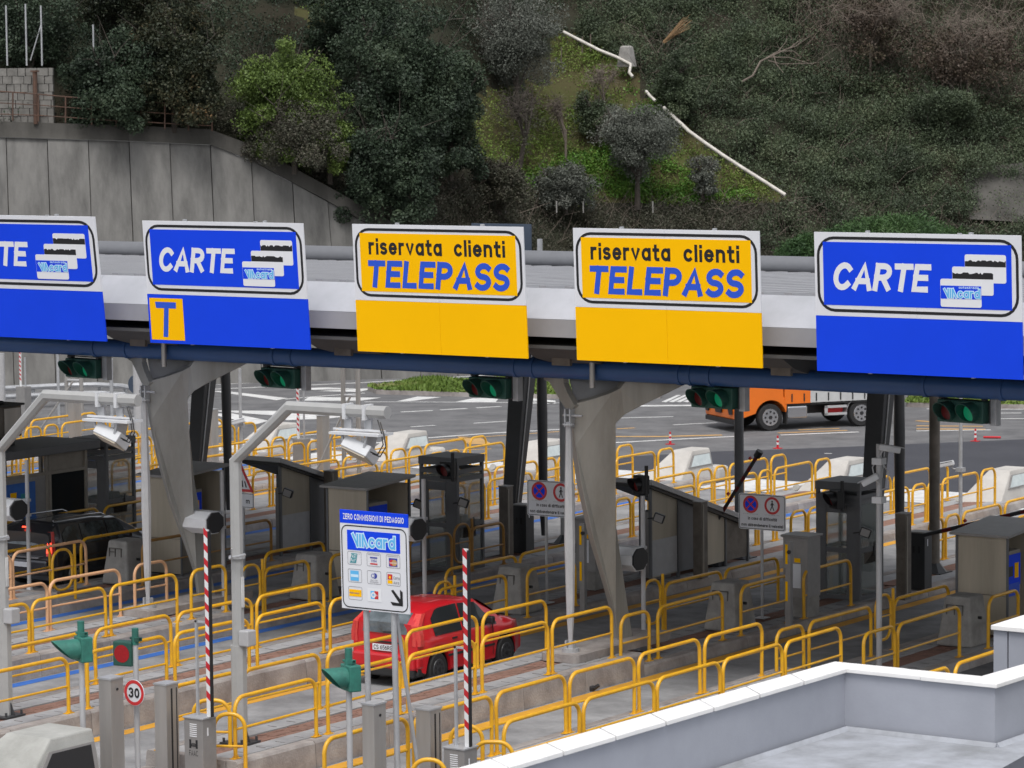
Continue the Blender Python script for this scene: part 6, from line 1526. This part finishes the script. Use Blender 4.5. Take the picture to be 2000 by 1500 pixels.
# large booth at the left, behind the black car
X = XC[5] + .0; y = yx(172, X + .75, 1.4) - 3.2
t = thing('toll_booth', 'large toll booth with cream window frames and a blue pay panel, far left', 'booth', (X, y, ZL))
w, L, H = .75, 3.2, 2.45
MB().box(-w, w, 0, L, 0, .75).build('base_wall', 'brown_panel', t)
fr = MB()
for yy in (0, 1.75, 1.85, L - .08): fr.box(w - .08, w + .003, yy, yy + .08, .75, H).box(-w, -w + .08, yy, yy + .08, .75, H)
fr.box(w - .06, w + .002, .08, L - .08, .755, .82).box(w - .06, w + .002, .08, L - .08, 1.95, 2.03).box(-w, w, .003, .07, .75, .83).split('window_frame', 'cream_frame', t)
MB().box(w - .05, w - .04, 1.93, L - .08, .82, 1.95).build('pane', 'car_glass', t); MB().box(w - .05, w - .04, 1.93, L - .08, 2.03, H).build('pane', 'cream_frame', t)
MB().box(-w + .08, w - .08, .03, .04, .83, H).build('pane', 'car_glass', t)
MB().box(w - .05, w - .02, .08, 1.75, .82, 1.95).build('service_panel', 'steel_box', t)
o = MB().box(w - .019, w + .02, .35, 1.35, .95, 1.85).build('pay_panel', 'blue_paint', t)
MB().box(w + .021, w + .03, .5, .7, 1.45, 1.65).build('card_slot', 'sign_yellow', o); MB().box(w + .021, w + .03, .85, 1.15, 1.4, 1.6).build('screen', 'teal', o); MB().box(w + .021, w + .03, .5, 1.15, 1.05, 1.25).build('keypad', 'black', o)
MB().box(w - .019, w + .12, 1.45, 1.65, .75, 1.0).build('coin_tray', 'galv_light', t)
MB().box(-w - .12, w + .25, -.15, L + .2, H, H + .2).build('roof', 'booth_frame', t, bevel=.02)
MB().box(-.1, .08, .3, .5, 1.0, 1.6).build('seat_back', 'black', t)
c = at(55, 860, y=y + .8)
t2 = thing('roof_unit', 'rusty brown equipment box with a black lid on the large booth roof', 'equipment box', (X - .1, y + .2, ZL + H + .205))
MB().box(-.75, .3, 0, 1.35, .22, .95).build('box', 'brown_panel', t2, bevel=.02); MB().box(.301, .32, .75, 1.3, .3, .9).build('side_plate', 'steel', t2)
MB().box(-.8, .36, -.05, 1.4, .952, 1.0).build('lid', 'black', t2); MB().box(-.5, .2, .2, .9, 1.002, 1.08).build('lid_hump', 'black', t2, bevel=.03)
MB().box(-.6, .2, .1, .2, 0, .22).box(-.6, .2, 1.1, 1.2, 0, .22).split('foot', 'black', t2)

# ------------------------------------------------------------------ camera poles
def cctv(t, p, rz, rx, L=.34):
    a = Matrix.Translation(p) @ Matrix.Rotation(rz, 4, 'Z') @ Matrix.Rotation(rx, 4, 'X')
    o = MB().box(-.06, .06, -L, .08, -.055, .055, a).build('camera_body', 'box_white', t, bevel=.02); MB().box(-.045, .045, -L - .004, -L + .002, -.04, .035, a).build('camera_lens', 'black', o)
    MB().box(-.07, .07, -L - .06, .06, .056, .066, a).build('sun_shield', 'box_white', o)
    MB().tube([tuple(a @ Vector((0, 0, -.05))), tuple(a @ Vector((0, .03, -.14))), (0, 0, p[2] - .14)], .018, 6).build('bracket', 'galv_light', t)
X = XC[0] + .2; y = yx(1717, X, 1); H = zat(1712, 868, X) - ZL
t = thing('camera_pole', 'slim grey pole with two white cameras pointing different ways', 'pole', (X, y, ZL))
MB().tube([(0, 0, 0), (0, 0, H)], .055, 12).build('pole', 'galv_light', t, True); MB().box(-.1, .1, -.1, .1, H - .38, H - .26).box(-.1, .1, -.1, .1, H - 1.1, H - .98).split('clamp', 'box_white', t)
cctv(t, (.12, -.06, H - .06), R(125), R(10), .32); cctv(t, (-.02, -.14, H - .62), R(-62), R(28), .26)
mb = MB(); mb.tube([(.06, 0, H - .35), (.22, -.05, H - .5), (.2, -.05, H - .8), (.06, 0, H - .85)], .014, 5).tube([(-.06, 0, H - .3), (-.14, 0, H - .45), (-.1, 0, H - .6)], .014, 5).build('cable', 'galv_light', t)
def bg_pole(px, py_t, py_b, d_y, k, label, r=.05, m='galv', cam_at=None, rz=R(-50), yy=None):
    y = yy; X = at(px, py_b, y=y).x; zb = ZL; zt = at(px, py_t, y=y).z - zb
    t = thing('thin_pole', label, 'pole', (X, y, zb)); MB().tube([(0, 0, 0), (0, 0, zt)], r, 10).build('pole', m, t, True)
    if cam_at: cctv(t, (cam_at[0], -.12, at(px, cam_at[1], y=y).z - zb), rz, R(12)); MB().box(-.09, .09, -.09, .09, at(px, cam_at[1], y=y).z - zb - .2, at(px, cam_at[1], y=y).z - zb - .1).build('clamp', 'galv', t)
    return t
bg_pole(1876, 740, 1040, 0, 0, 'thin grey pole with a white camera at far right', .045, cam_at=(-.2, 905), yy=71.5, rz=R(-75))
bg_pole(471, 720, 880, 0, 0, 'thin grey pole with a white camera pointing left, beside the cranked pole', .05, cam_at=(.14, 820), yy=76, rz=R(-35))
bg_pole(114, 690, 760, 0, 0, 'thin pale pole left of the leftmost lane signal', .05, yy=82)
bg_pole(218, 700, 770, 0, 0, 'thin pale pole right of the leftmost lane signal', .06, yy=82)
bg_pole(5, 690, 860, 0, 0, 'thick pale pole at the left edge', .13, 'galv_light', yy=78)
bg_pole(272, 700, 900, 0, 0, 'wide pale post just left of the left column strut', .15, 'galv_light', yy=80)
def goal(px0, px1, pt, pm, pb, y, label, m='rust'):
    a = at(px0, pb, y=y); b = at(px1, pb, y=y); t = thing('timber_frame', label, 'frame', (a.x, y, ZL)); dx = b.x - a.x; zt = at(px0, pt, y=y).z - ZL; zm = at(px0, pm, y=y).z - ZL
    for x in (0, dx): MB().tube([(x, 0, 0), (x, 0, zt)], .065, 8).build('upright', 'steel', t)
    MB().tube([(0, 0, zm), (dx, 0, zm)], .04, 6).build('cross_bar', 'galv_light', t); MB().tube([(dx * .5, 0, zm), (-.75, -.6, 0)], .03, 6).build('brace', 'steel', t)
    return t
goal(673, 702, 700, 772, 955, 73, 'pair of tall brownish posts with a cross bar and brace, under the left yellow sign')
goal(133, 162, 725, 742, 900, 80, 'pair of pale posts with a cross bar below the leftmost lane signal')
def far_pillar(px, pt, y, w, label):
    X = at(px, 900, y=y).x; H = at(px, pt, y=y).z - ZL; t = thing('steel_pillar', label, 'pillar', (X, y, ZL), group='plain steel pillars at the far exits')
    MB().box(-w / 2, w / 2, -.16, .16, 0, H).build('shell', 'steel', t, bevel=.008); MB().box(-w / 2 - .01, w / 2 + .01, -.17, .17, H, H + .02).build('lid', 'galv', t)
far_pillar(632, 812, 74, .22, 'plain steel pillar below the middle arm pole'); far_pillar(415, 800, 75, .24, 'plain steel pillar right of the left column'); far_pillar(148, 785, 76, .26, 'wide steel pillar under the leftmost arm')
def far_barrier(px, pt, pb, y, label, box=True):
    X = at(px, pb, y=y).x; zt = at(px, pt, y=y).z; t = thing('far_barrier', label, 'barrier', (X, y, ZL), group='raised striped arms far behind the beam')
    H = .95; MB().box(-.1, .3, -.17, .17, 0, H).build('cabinet', 'steel_box', t, bevel=.01); MB().box(-.04, .04, -.03, .0, H, zt - ZL).build('arm', 'barrier_white', t)
    mb = MB(); z = H + .2
    while z < zt - ZL - .12: mb.v += [(-.041, -.032, z + .05), (.041, -.032, z - .01), (.041, -.032, z + .06), (-.041, -.032, z + .12)]; k_ = len(mb.v) - 4; mb.f.append((k_, k_ + 1, k_ + 2, k_ + 3)); z += .15
    mb.build('red_stripes', 'barrier_red', t); MB().box(.18, .22, -.02, .02, H, zt - ZL - .3).build('stay', 'galv', t)
far_barrier(584, 690, 880, 75, 'raised striped arm beside the second lane signal'); far_barrier(42, 680, 780, 84, 'raised striped arm in front of the concrete wall, far left')
# round blue sign back and the crash rail by the wall
c = at(264, 751, y=86); t = thing('round_sign', 'dark blue round road sign by the concrete wall, left of the column', 'sign', c); MB().tube([(0, 0, 0), (0, .02, 0)], .32, 26).build('disc', 'slate', t); MB().box(-.06, .06, -.004, -.001, .0, .03).build('mark', 'letter_white', t); MB().tube([(.08, .05, -c.z), (.08, .05, .2)], .035, 8).build('post', 'galv', t)
p0 = at(0, 790, z=.0); t = thing('crash_rail', 'galvanised crash barrier curving along the foot of the wall, left', 'crash barrier', p0)
pts = [at(x, yv, z=0) - p0 for x, yv in ((-60, 805), (0, 800), (60, 797), (130, 793), (190, 792), (240, 795), (275, 803), (285, 812))]
for zz in (.45, .75): MB().tube([p + Vector((0, 0, zz)) for p in pts], .09, 8).build('rail', 'galv', t, True)
for p in pts[:-1]: MB().box(p.x - .05, p.x + .05, p.y + .1, p.y + .2, 0, .8).build('post', 'galv', t)
for i, (px, py) in enumerate(((1309, 868), (1519, 876), (1708, 868), (1905, 862))):
    c = at(px, py, z=0); t = thing('lane_marker', '%s small red and white lane marker from the left, on the dark asphalt edge' % ORD[i], 'lane marker', c, group='small flexible lane markers')
    MB().box(-.13, .13, -.09, .09, 0, .02).build('base', 'barrier_red', t); MB().tube([(0, 0, .02), (0, 0, .40)], [.04, .028], 8).build('stalk', 'barrier_red', t); MB().tube([(0, 0, .12), (0, 0, .19)], .041, 8).tube([(0, 0, .26), (0, 0, .32)], .036, 8).split('white_band', 'barrier_white', t)
c = at(1935, 857, z=0); t = thing('fallen_marker', 'red lane marker lying flat, far right on the asphalt', 'lane marker', c); MB().tube([(-.25, 0, .04), (.3, .1, .05)], .035, 8).build('stalk', 'barrier_red', t)
# litter on the kerb, yellow tape post etc.
c = at(1150, 1347, x=XC[1] + 1.15); c = at(1150, 1350, z=.0); t = thing('litter', 'small dark crumpled rubbish lying at the kerb foot', 'rubbish', c)
MB().box(-.12, .1, -.06, .08, 0, .1, Matrix.Rotation(R(20), 4, 'Z')).tube([(.1, 0, .05), (.2, .05, .13)], .04, 7).build('can', 'black', t, bevel=.02)

# ------------------------------------------------------------------ vehicles
def loft_car(t, Lc, prof, m):
    """prof(y) -> bottom z, half width, belt z, roof z, roof half width; nose at +y"""
    ys = np.linspace(0, Lc, 110); secs = []
    for yv in ys:
        zb, w, belt, top, wr = prof(yv)
        s = [(w * .90, zb), (w * .985, zb + .04), (w, zb + (belt - zb) * .45), (w * .985, belt - .05), (w * .965, belt)]
        for f_ in (.33, .66): s.append((w * .965 + (wr - w * .965) * f_, belt + (top - .05 - belt) * f_))
        s += [(wr, top - .05), (wr * .9, top - .015), (wr * .5, top), (0, top + .008)]
        secs.append(s)
    mb = MB(); n = len(secs[0]); full = []
    for yv, s in zip(ys, secs):
        row = [(x, yv, z) for x, z in s] + [(-x, yv, z) for x, z in reversed(s[:-1])]; mb.v += row
    k = 2 * n - 1
    for i in range(len(ys) - 1):
        for j in range(k - 1): a = i * k + j; mb.f.append((a, a + 1, a + k + 1, a + k))
    mb.f.append(tuple(range(k))); mb.f.append(tuple(range((len(ys) - 1) * k, len(ys) * k))[::-1])
    o = mb.build('body', m, t, True); return o
def smooth(a, b, x):
    x = min(1, max(0, (x - a) / (b - a))); return x * x * (3 - 2 * x)
def side_glass(t, prof, pts, m, name='side_window', off=.012):
    """pts: (y, v) with v 0 at the belt and 1 at the roof edge; made on both flanks"""
    for s in (1, -1):
        mb = MB(); N_ = 10
        lo, hi = pts
        rows_ = []
        for i in range(N_ + 1):
            f_ = i / N_; yl = lo[0] + (lo[1] - lo[0]) * f_; 
            vv = [interp(yl, hi)]
            zb, w, belt, top, wr = prof(yl); col = []
            for v in (0.04, vv[0] * .5, vv[0]):
                x = w * .965 + (wr - w * .965) * v; z = belt + (top - .05 - belt) * v; col.append((s * (x + off), yl, z))
            mb.v += col
        mb.f = [(i * 3 + j, i * 3 + j + 1, (i + 1) * 3 + j + 1, (i + 1) * 3 + j) for i in range(N_) for j in range(2)]
        mb.build(name, m, t, True)
def wheel(t, x, y, r, w, rim='steel_box', s=1, spokes=9):
    o = MB().tube([(x, y, r), (x + s * w * .15, y, r), (x + s * w * .85, y, r), (x + s * w, y, r)], [r * .92, r, r, r * .93], 28).build('wheel', 'rubber', t, True)
    MB().tube([(x + s * w, y, r), (x + s * (w + .012), y, r)], [r * .64, r * .62], 24).build('rim', rim, o)
    mb = MB()
    for i in range(spokes):
        a = 2 * math.pi * i / spokes; mb.tube([(x + s * (w + .013), y + math.cos(a) * r * .42, r + math.sin(a) * r * .42), (x + s * (w + .018), y + math.cos(a) * r * .42, r + math.sin(a) * r * .42)], r * .085, 8)
    mb.tube([(x + s * (w + .013), y, r), (x + s * (w + .03), y, r)], r * .14, 10); mb.build('rim_holes', 'black', o)
    return o
# --- red hatchback, rear towards us, near side wheels at X about -36.5
def pr_red(y):
    Lc = 3.75; r = .33
    zb = .22 + .06 * (1 - smooth(0, .3, y)) + .04 * smooth(3.45, 3.75, y)
    for c in (.62, 3.0):
        d = abs(y - c)
        if d < r + .06: zb = max(zb, .30 + math.sqrt(max(0, (r + .06) ** 2 - d * d)) * .98)
    w = .83 * (1 - .10 * (1 - smooth(0, .45, y)) ** 2 - .20 * smooth(3.05, 3.75, y) ** 1.6)
    belt = .90 - .03 * smooth(1.6, 3.0, y)
    roof = 1.46 - .10 * (1 - smooth(0.1, .9, y)) - .05 * smooth(1.3, 2.1, y)
    # tailgate, windscreen, bonnet
    if y < .42: top = .62 + (roof - .62) * (.42 + .58 * smooth(-.42, .42, y) ** .8)
    elif y < 2.15: top = roof
    elif y < 2.95: top = 1.41 - (1.41 - .99) * ((y - 2.15) / .8) ** 1.15
    else: top = .99 - .13 * ((y - 2.95) / .8) ** 1.3 - .22 * smooth(3.5, 3.76, y)
    top = max(top, belt + .02) if y < 3.4 else top
    belt = min(belt, top - .03)
    gh = smooth(0, .3, y) * (1 - smooth(2.1, 2.95, y)); wr = w * (.93 - .17 * smooth(.0, .35, y) + .13 * smooth(2.2, 3.0, y))
    return zb, w, belt, top, wr
yb = at(838, 1325, z=0)
cx = XC[2] + 1.0 + 1.38
car = thing('red_car', 'red hatchback seen from behind in the lane, plate CS 656RG', 'car', (cx, yb.y - 1.12, 0.004)); car.scale = (1, .93, 1.03)
loft_car(car, 3.75, pr_red, 'car_red')
MB().box(-.66, .66, .15, 3.55, .2, .7).build('underbody', 'black', car)
for s in (1, -1):
    for yy in (.62, 3.0): wheel(car, s * .62, yy, .30, .19, 'dark_metal', s)
    for yy in (.62, 3.0):
        mb = MB(); n = 18
        for i in range(n + 1):
            a = math.pi * i / n; mb.v += [(s * .79, yy + .345 * math.cos(a), .3 + .345 * math.sin(a)), (s * .5, yy + .345 * math.cos(a), .3 + .345 * math.sin(a))]
        mb.f = [(2 * i, 2 * i + 1, 2 * i + 3, 2 * i + 2) for i in range(n)]; mb.build('wheel_arch', 'black', car)
side_glass(car, pr_red, ((.52, 1.45), [(.52, .70), (.72, .95), (1.45, .98)]), 'car_glass', 'rear_side_window')
side_glass(car, pr_red, ((1.5, 2.66), [(1.5, .98), (2.1, .98), (2.66, .2)]), 'car_glass', 'front_side_window')
def face_at(prof, y, f_, z_from_top=None): return prof(y)
# tailgate glass, lights, plate, bumper laid on the rear slope
def rear_y(z): # y of the tailgate surface at height z
    lo, hi = -0.001, .6
    for _ in range(30):
        m_ = (lo + hi) / 2
        if pr_red(max(m_, 0))[3] < z: lo = m_
        else: hi = m_
    return max(0, lo)
mb = MB()
zs = [.98, 1.08, 1.18, 1.28, 1.345]
for z in zs:
    yv = rear_y(z) - .012; w_ = .56 - .10 * (z - .98) / .4
    for f_ in (-1, -.5, 0, .5, 1): mb.v.append((w_ * f_, yv - .02 * (1 - f_ * f_) + .015 * abs(f_), z))
mb.f = [(i * 5 + j, i * 5 + j + 1, (i + 1) * 5 + j + 1, (i + 1) * 5 + j) for i in range(4) for j in range(4)]
mb.build('rear_window', 'rear_glass', car, True)
for s in (1, -1):
    mb = MB()
    for z, x0, x1 in ((.78, .63, .80), (.95, .64, .805), (1.15, .61, .755), (1.34, .54, .655)):
        yv = rear_y(z); mb.v += [(s * x0, yv - .015, z), (s * x1, yv + .02, z), (s * (x1 + .0), yv + .14, z)]
    mb.f = [(i * 3 + j, i * 3 + j + 1, (i + 1) * 3 + j + 1, (i + 1) * 3 + j) for i in range(3) for j in range(2)]
    mb.build('tail_light', 'tail_red', car, True)
MB().box(-.72, .72, -.10, .12, .34, .62).box(-.78, .78, -.02, .3, .36, .60).build('rear_bumper', 'car_red', car, bevel=.05)
MB().box(-.70, .70, -.085, .1, .20, .36).box(-.76, .76, 0, .28, .22, .37).build('bumper_skirt', 'rubber', car, bevel=.03)
MB().box(-.36, .36, -.03, .05, .80, .83).build('tailgate_trim', 'black', car)
pl = MB().box(-.26, .26, -.055, -.035, .66, .775).build('number_plate', 'sign_white', car)
text('CS 656RG', -.23, .205, .678, .758, -.058, 'sign_black', pl, w=.15, gap=.1); MB().box(.222, .258, -.0575, -.056, .664, .771).build('blue_strip', 'sign_blue', pl)
MB().tube([(-.02, rear_y(1.0) - .04, 1.0), (.32, rear_y(1.03) - .04, 1.02)], .012, 6).build('rear_wiper', 'black', car)
for s in (1, -1):
    MB().box(s * .80 - .02, s * .80 + .16 * s, 2.28, 2.4, .93, 1.07).build('door_mirror', 'black', car, bevel=.03)
    MB().box(s * .825 - .012, s * .825 + .012, 1.08, 1.24, .80, .83).build('door_handle', 'black', car)
    MB().box(s * .822 - .008, s * .822 + .016, .95, 2.55, .50, .54).build('side_moulding', 'rubber', car)
    mb = MB()
    for yy in (1.46, 2.5): mb.box(s * .812, s * .812 + .02 * s, yy, yy + .008, .34, .90)
    mb.build('door_gap', 'black', car)
    mb = MB(); mb.hexa([(s * .60, 3.42, .66), (s * .74, 3.32, .66), (s * .76, 3.1, .78), (s * .6, 3.2, .8)], [(s * .60, 3.5, .72), (s * .73, 3.4, .73), (s * .735, 3.12, .88), (s * .6, 3.2, .88)]); mb.build('headlight', 'milk_glass', car)
mb = MB(); 
for i in range(6):
    yv = 2.2 + .72 * i / 5; top = pr_red(yv)[3] + .012
    for f_ in (-1, -.5, 0, .5, 1): mb.v.append((.66 * f_ * (1 + .12 * i / 5), yv + .05 * (1 - f_ * f_), top - .03 * f_ * f_))
mb.f = [(i * 5 + j, i * 5 + j + 1, (i + 1) * 5 + j + 1, (i + 1) * 5 + j) for i in range(5) for j in range(4)]; mb.build('windscreen', 'car_glass', car, True)
# --- black estate car, left
def pr_blk(y):
    r = .33; zb = .24
    for c in (.72, 3.25):
        d = abs(y - c)
        if d < r + .06: zb = max(zb, .31 + math.sqrt(max(0, (r + .06) ** 2 - d * d)) * .98)
    w = .86 * (1 - .08 * (1 - smooth(0, .4, y)) ** 2 - .17 * smooth(3.3, 4.1, y) ** 1.6); belt = .96 - .06 * smooth(1.8, 3.3, y); roof = 1.5 - .05 * smooth(1.6, 2.4, y)
    if y < .35: top = .75 + (roof - .03 - .75) * (.5 + .5 * smooth(-.35, .35, y))
    elif y < 2.3: top = roof
    elif y < 3.15: top = 1.45 - .43 * ((y - 2.3) / .85) ** 1.15
    else: top = 1.02 - .12 * ((y - 3.15) / .9) ** 1.3 - .22 * smooth(3.85, 4.12, y)
    belt = min(belt, top - .03); wr = w * (.92 - .14 * smooth(0, .3, y) + .1 * smooth(2.4, 3.2, y)); return zb, w, belt, top, wr
X = XC[4] - 1.0 - 1.12; yv = yx(106, X + .8, .8)
blk_y = yv
bc = thing('black_car', 'black estate car with roof rails and lit brake lights, far left', 'car', (X, yv - .1, .004))
loft_car(bc, 4.1, pr_blk, 'car_black')
MB().box(-.68, .68, .15, 3.9, .2, .7).build('underbody', 'black', bc)
for s in (1, -1):
    for yy in (.72, 3.25): wheel(bc, s * .65, yy, .31, .19, 'steel_box', s, 7)
side_glass(bc, pr_blk, ((.42, .95), [(.42, .55), (.6, .85), (.95, .9)]), 'side_glass', 'quarter_window')
side_glass(bc, pr_blk, ((1.05, 1.85), [(1.05, .9), (1.85, .9)]), 'side_glass', 'rear_side_window'); side_glass(bc, pr_blk, ((1.92, 2.85), [(1.92, .9), (2.3, .9), (2.85, .15)]), 'side_glass', 'front_side_window')
mb = MB()
for i, z in enumerate((1.0, 1.12, 1.24, 1.36)):
    for f_ in (-1, -.5, 0, .5, 1): mb.v.append(((.64 - .08 * i / 3) * f_, -.03 + .05 * i + .03 * f_ * f_, z))
mb.f = [(i * 5 + j, i * 5 + j + 1, (i + 1) * 5 + j + 1, (i + 1) * 5 + j) for i in range(3) for j in range(4)]; mb.build('rear_window', 'rear_glass', bc, True)
for s in (1, -1):
    MB().hexa([(s * .68, -.04, .78), (s * .82, .02, .78), (s * .83, .12, .8), (s * .68, .0, .8)], [(s * .66, .06, 1.32), (s * .72, .1, 1.32), (s * .73, .18, 1.32), (s * .66, .12, 1.32)]).build('tail_light', 'tail_red', bc)
    MB().hexa([(s * .70, -.055, .86), (s * .80, -.0, .86), (s * .80, .02, .86), (s * .70, -.02, .86)], [(s * .69, -.0, 1.08), (s * .765, .03, 1.08), (s * .765, .05, 1.08), (s * .69, .02, 1.08)]).build('brake_light', 'tail_on', bc)
    MB().tube([(s * .56, .35, 1.53), (s * .57, .5, 1.57), (s * .58, 1.9, 1.55), (s * .57, 2.05, 1.49)], .018, 8).build('roof_rail', 'chrome', bc, True)
    MB().box(s * .82 - .02, s * .82 + .18 * s, 2.42, 2.54, .96, 1.12).build('door_mirror', 'car_black', bc, bevel=.03)
    MB().hexa([(s * .62, 3.75, .68), (s * .77, 3.6, .68), (s * .79, 3.4, .8), (s * .62, 3.5, .8)], [(s * .62, 3.82, .76), (s * .75, 3.68, .76), (s * .76, 3.4, .92), (s * .62, 3.5, .92)]).build('headlight', 'milk_glass', bc)
    mb = MB()
    for yy in (1.0, 1.88, 2.75): mb.box(s * .848, s * .848 + .012 * s, yy, yy + .008, .36, .92)
    mb.build('door_gap', 'black', bc)
MB().box(-.08, .08, .02, .06, 1.38, 1.41).build('high_brake_light', 'tail_on', bc)
MB().box(-.76, .76, -.12, .1, .34, .70).build('rear_bumper', 'car_black', bc, bevel=.06); MB().box(-.5, .5, -.1, -.02, .72, .75).build('tailgate_bar', 'chrome', bc)
pl = MB().box(-.26, .26, -.135, -.12, .52, .63).build('number_plate', 'sign_white', bc); MB().box(.22, .258, -.137, -.1352, .524, .626).build('blue_strip', 'sign_blue', pl)
MB().tube([(-.12, .15, 1.52), (-.12, -.05, 1.62)], .006, 5).build('aerial', 'black', bc)
# --- orange lorry
tk = at(1505, 842, z=0); h = Vector((-.562, -.824, 0)).normalized(); rz = math.atan2(h.y, h.x) - math.pi / 2   # local +y = heading
sx = Vector((h.y, -h.x, 0))   # right-hand side of the lorry when facing its heading
left = -sx                    # the flank we see
t = thing('orange_lorry', 'orange lorry with a pale curtain-sided body driving left beyond the lanes', 'lorry', (0, 0, .004), rz)
HW = 1.12; orig = tk - left * HW * .97
t.location = (orig.x, orig.y, .004)   # local origin: front axle centre, +y forward, -x = flank we see? (checked below)
sgn = -1
cab = MB(); 
cabp = [(.62 + .62, .38), (1.30, .45), (1.34, .95), (1.26, 1.35), (.98, 2.35), (.80, 2.52), (-.42, 2.56), (-.46, 1.1), (-.58, .9), (-.56, .62)]
arch = [(math.cos(R(a)) * .56, .44 + math.sin(R(a)) * .56) for a in range(165, 10, -15)]
cab.prism(cabp + arch, 'x', -HW, HW)
cab.build('cab', 'truck_orange', t, bevel=.05)
MB().prism([(1.22, 1.45), (1.245, 1.45), (1.005, 2.3), (.98, 2.3)], 'x', -HW + .12, HW - .12).build('windscreen', 'car_glass', t)
for s in (1, -1): MB().prism([(.05, 1.45), (1.05, 1.45), (.85, 2.25), (.05, 2.25)], 'x', s * (HW + .002), s * (HW + .010)).build('side_window', 'car_glass', t)
MB().box(-HW + .08, HW - .08, 1.345, 1.36, 1.12, 1.3).build('upper_grille', 'black', t)
MB().prism([(-.32, .86), (.32, .86), (.2, .58), (-.2, .58)], 'y', 1.33, 1.375).build('lower_grille', 'black', t)
MB().box(-HW + .05, HW - .05, 1.0, 1.34, .26, .42).build('bumper_lip', 'black', t, bevel=.02)
for s in (1, -1):
    MB().tube([(s * (HW - .27), 1.33, .88), (s * (HW - .27), 1.37, .88)], .11, 14).build('headlight', 'head_on', t); MB().prism([(s * (HW - .45), .8), (s * (HW - .08), .84), (s * (HW - .1), .58), (s * (HW - .3), .56)], 'y', 1.325, 1.36).build('lamp_cluster', 'black', t)
    MB().box(s * (HW + .02), s * (HW + .2), 1.05, 1.2, 1.5, 2.1).build('mirror', 'black', t, bevel=.03)
MB().box(-.22, .22, 1.345, 1.38, .9, 1.02).build('number_plate', 'sign_white', t)
for s in (1, -1):
    for yy, rim in ((0, 'chrome'), (-3.3, 'chrome')):
        wheel(t, s * (HW - .30), yy, .44, .26, rim, s, 8)
    MB().box(s * (HW + .0), s * (HW + .012), .35 - .85, .45 - .85, 1.4, 1.5).build('door_handle', 'black', t)
    mb = MB()
    for i in range(13):
        a = R(15 * i); mb.v += [(s * HW, -3.3 + .56 * math.cos(a), .44 + .58 * math.sin(a)), (s * (HW - .35), -3.3 + .56 * math.cos(a), .44 + .58 * math.sin(a))]
    mb.f = [(2 * i, 2 * i + 1, 2 * i + 3, 2 * i + 2) for i in range(12)]; mb.build('mudguard', 'galv', t)
    MB().box(s * (HW - .5), s * (HW - .05), -1.35, -.62, .36, .78).build('fuel_tank', 'chrome', t, bevel=.06)
    MB().box(s * (HW - .06), s * HW, -2.75, -1.95, .42, .50).box(s * (HW - .06), s * HW, -2.75, -1.95, .66, .74).box(s * (HW - .06), s * HW, -2.05, -1.95, .42, .74).build('side_guard', 'galv_light', t)
    MB().tube([(s * (HW - .35), -2.7, .58), (s * (HW - .35), -2.15, .58)], .14, 12).build('air_tank', 'sign_red', t)
    MB().box(s * (HW - .3), s * HW, -4.1, -3.85, .45, .79).build('tool_box', 'steel_box', t)
    MB().box(s * (HW - .28), s * (HW - .02), -.60, -.56, .2, .8).box(s * (HW - .28), s * (HW - .02), -3.82, -3.78, .2, .6).build('mudflap', 'rubber', t)
MB().box(-.45, .45, -4.0, .5, .45, .79).build('chassis', 'black', t)
MB().box(-HW, HW, -4.15, -.5, .87, 3.3).build('tarpaulin', 'tarp', t)
MB().box(-HW - .01, HW + .01, -1.42, -.49, .86, 3.31).build('orange_panel', 'truck_orange', t); MB().box(-HW - .01, HW + .01, -4.17, -4.0, .86, 3.31).build('orange_end', 'truck_orange', t)
MB().box(-HW - .014, HW + .014, -1.4, -.52, 1.40, 1.46).build('white_line', 'tarp', t)
mb = MB()
for s in (1, -1):
    for i in range(8): yy = -.75 - i * .44; mb.box(s * (HW + .012), s * (HW + .028), yy - .02, yy + .02, .92, 1.18)
mb.split('curtain_buckle', 'black', t)
MB().box(-HW + .02, HW - .02, -4.12, -.5, .80, .86).build('load_bed', 'rubber', t)
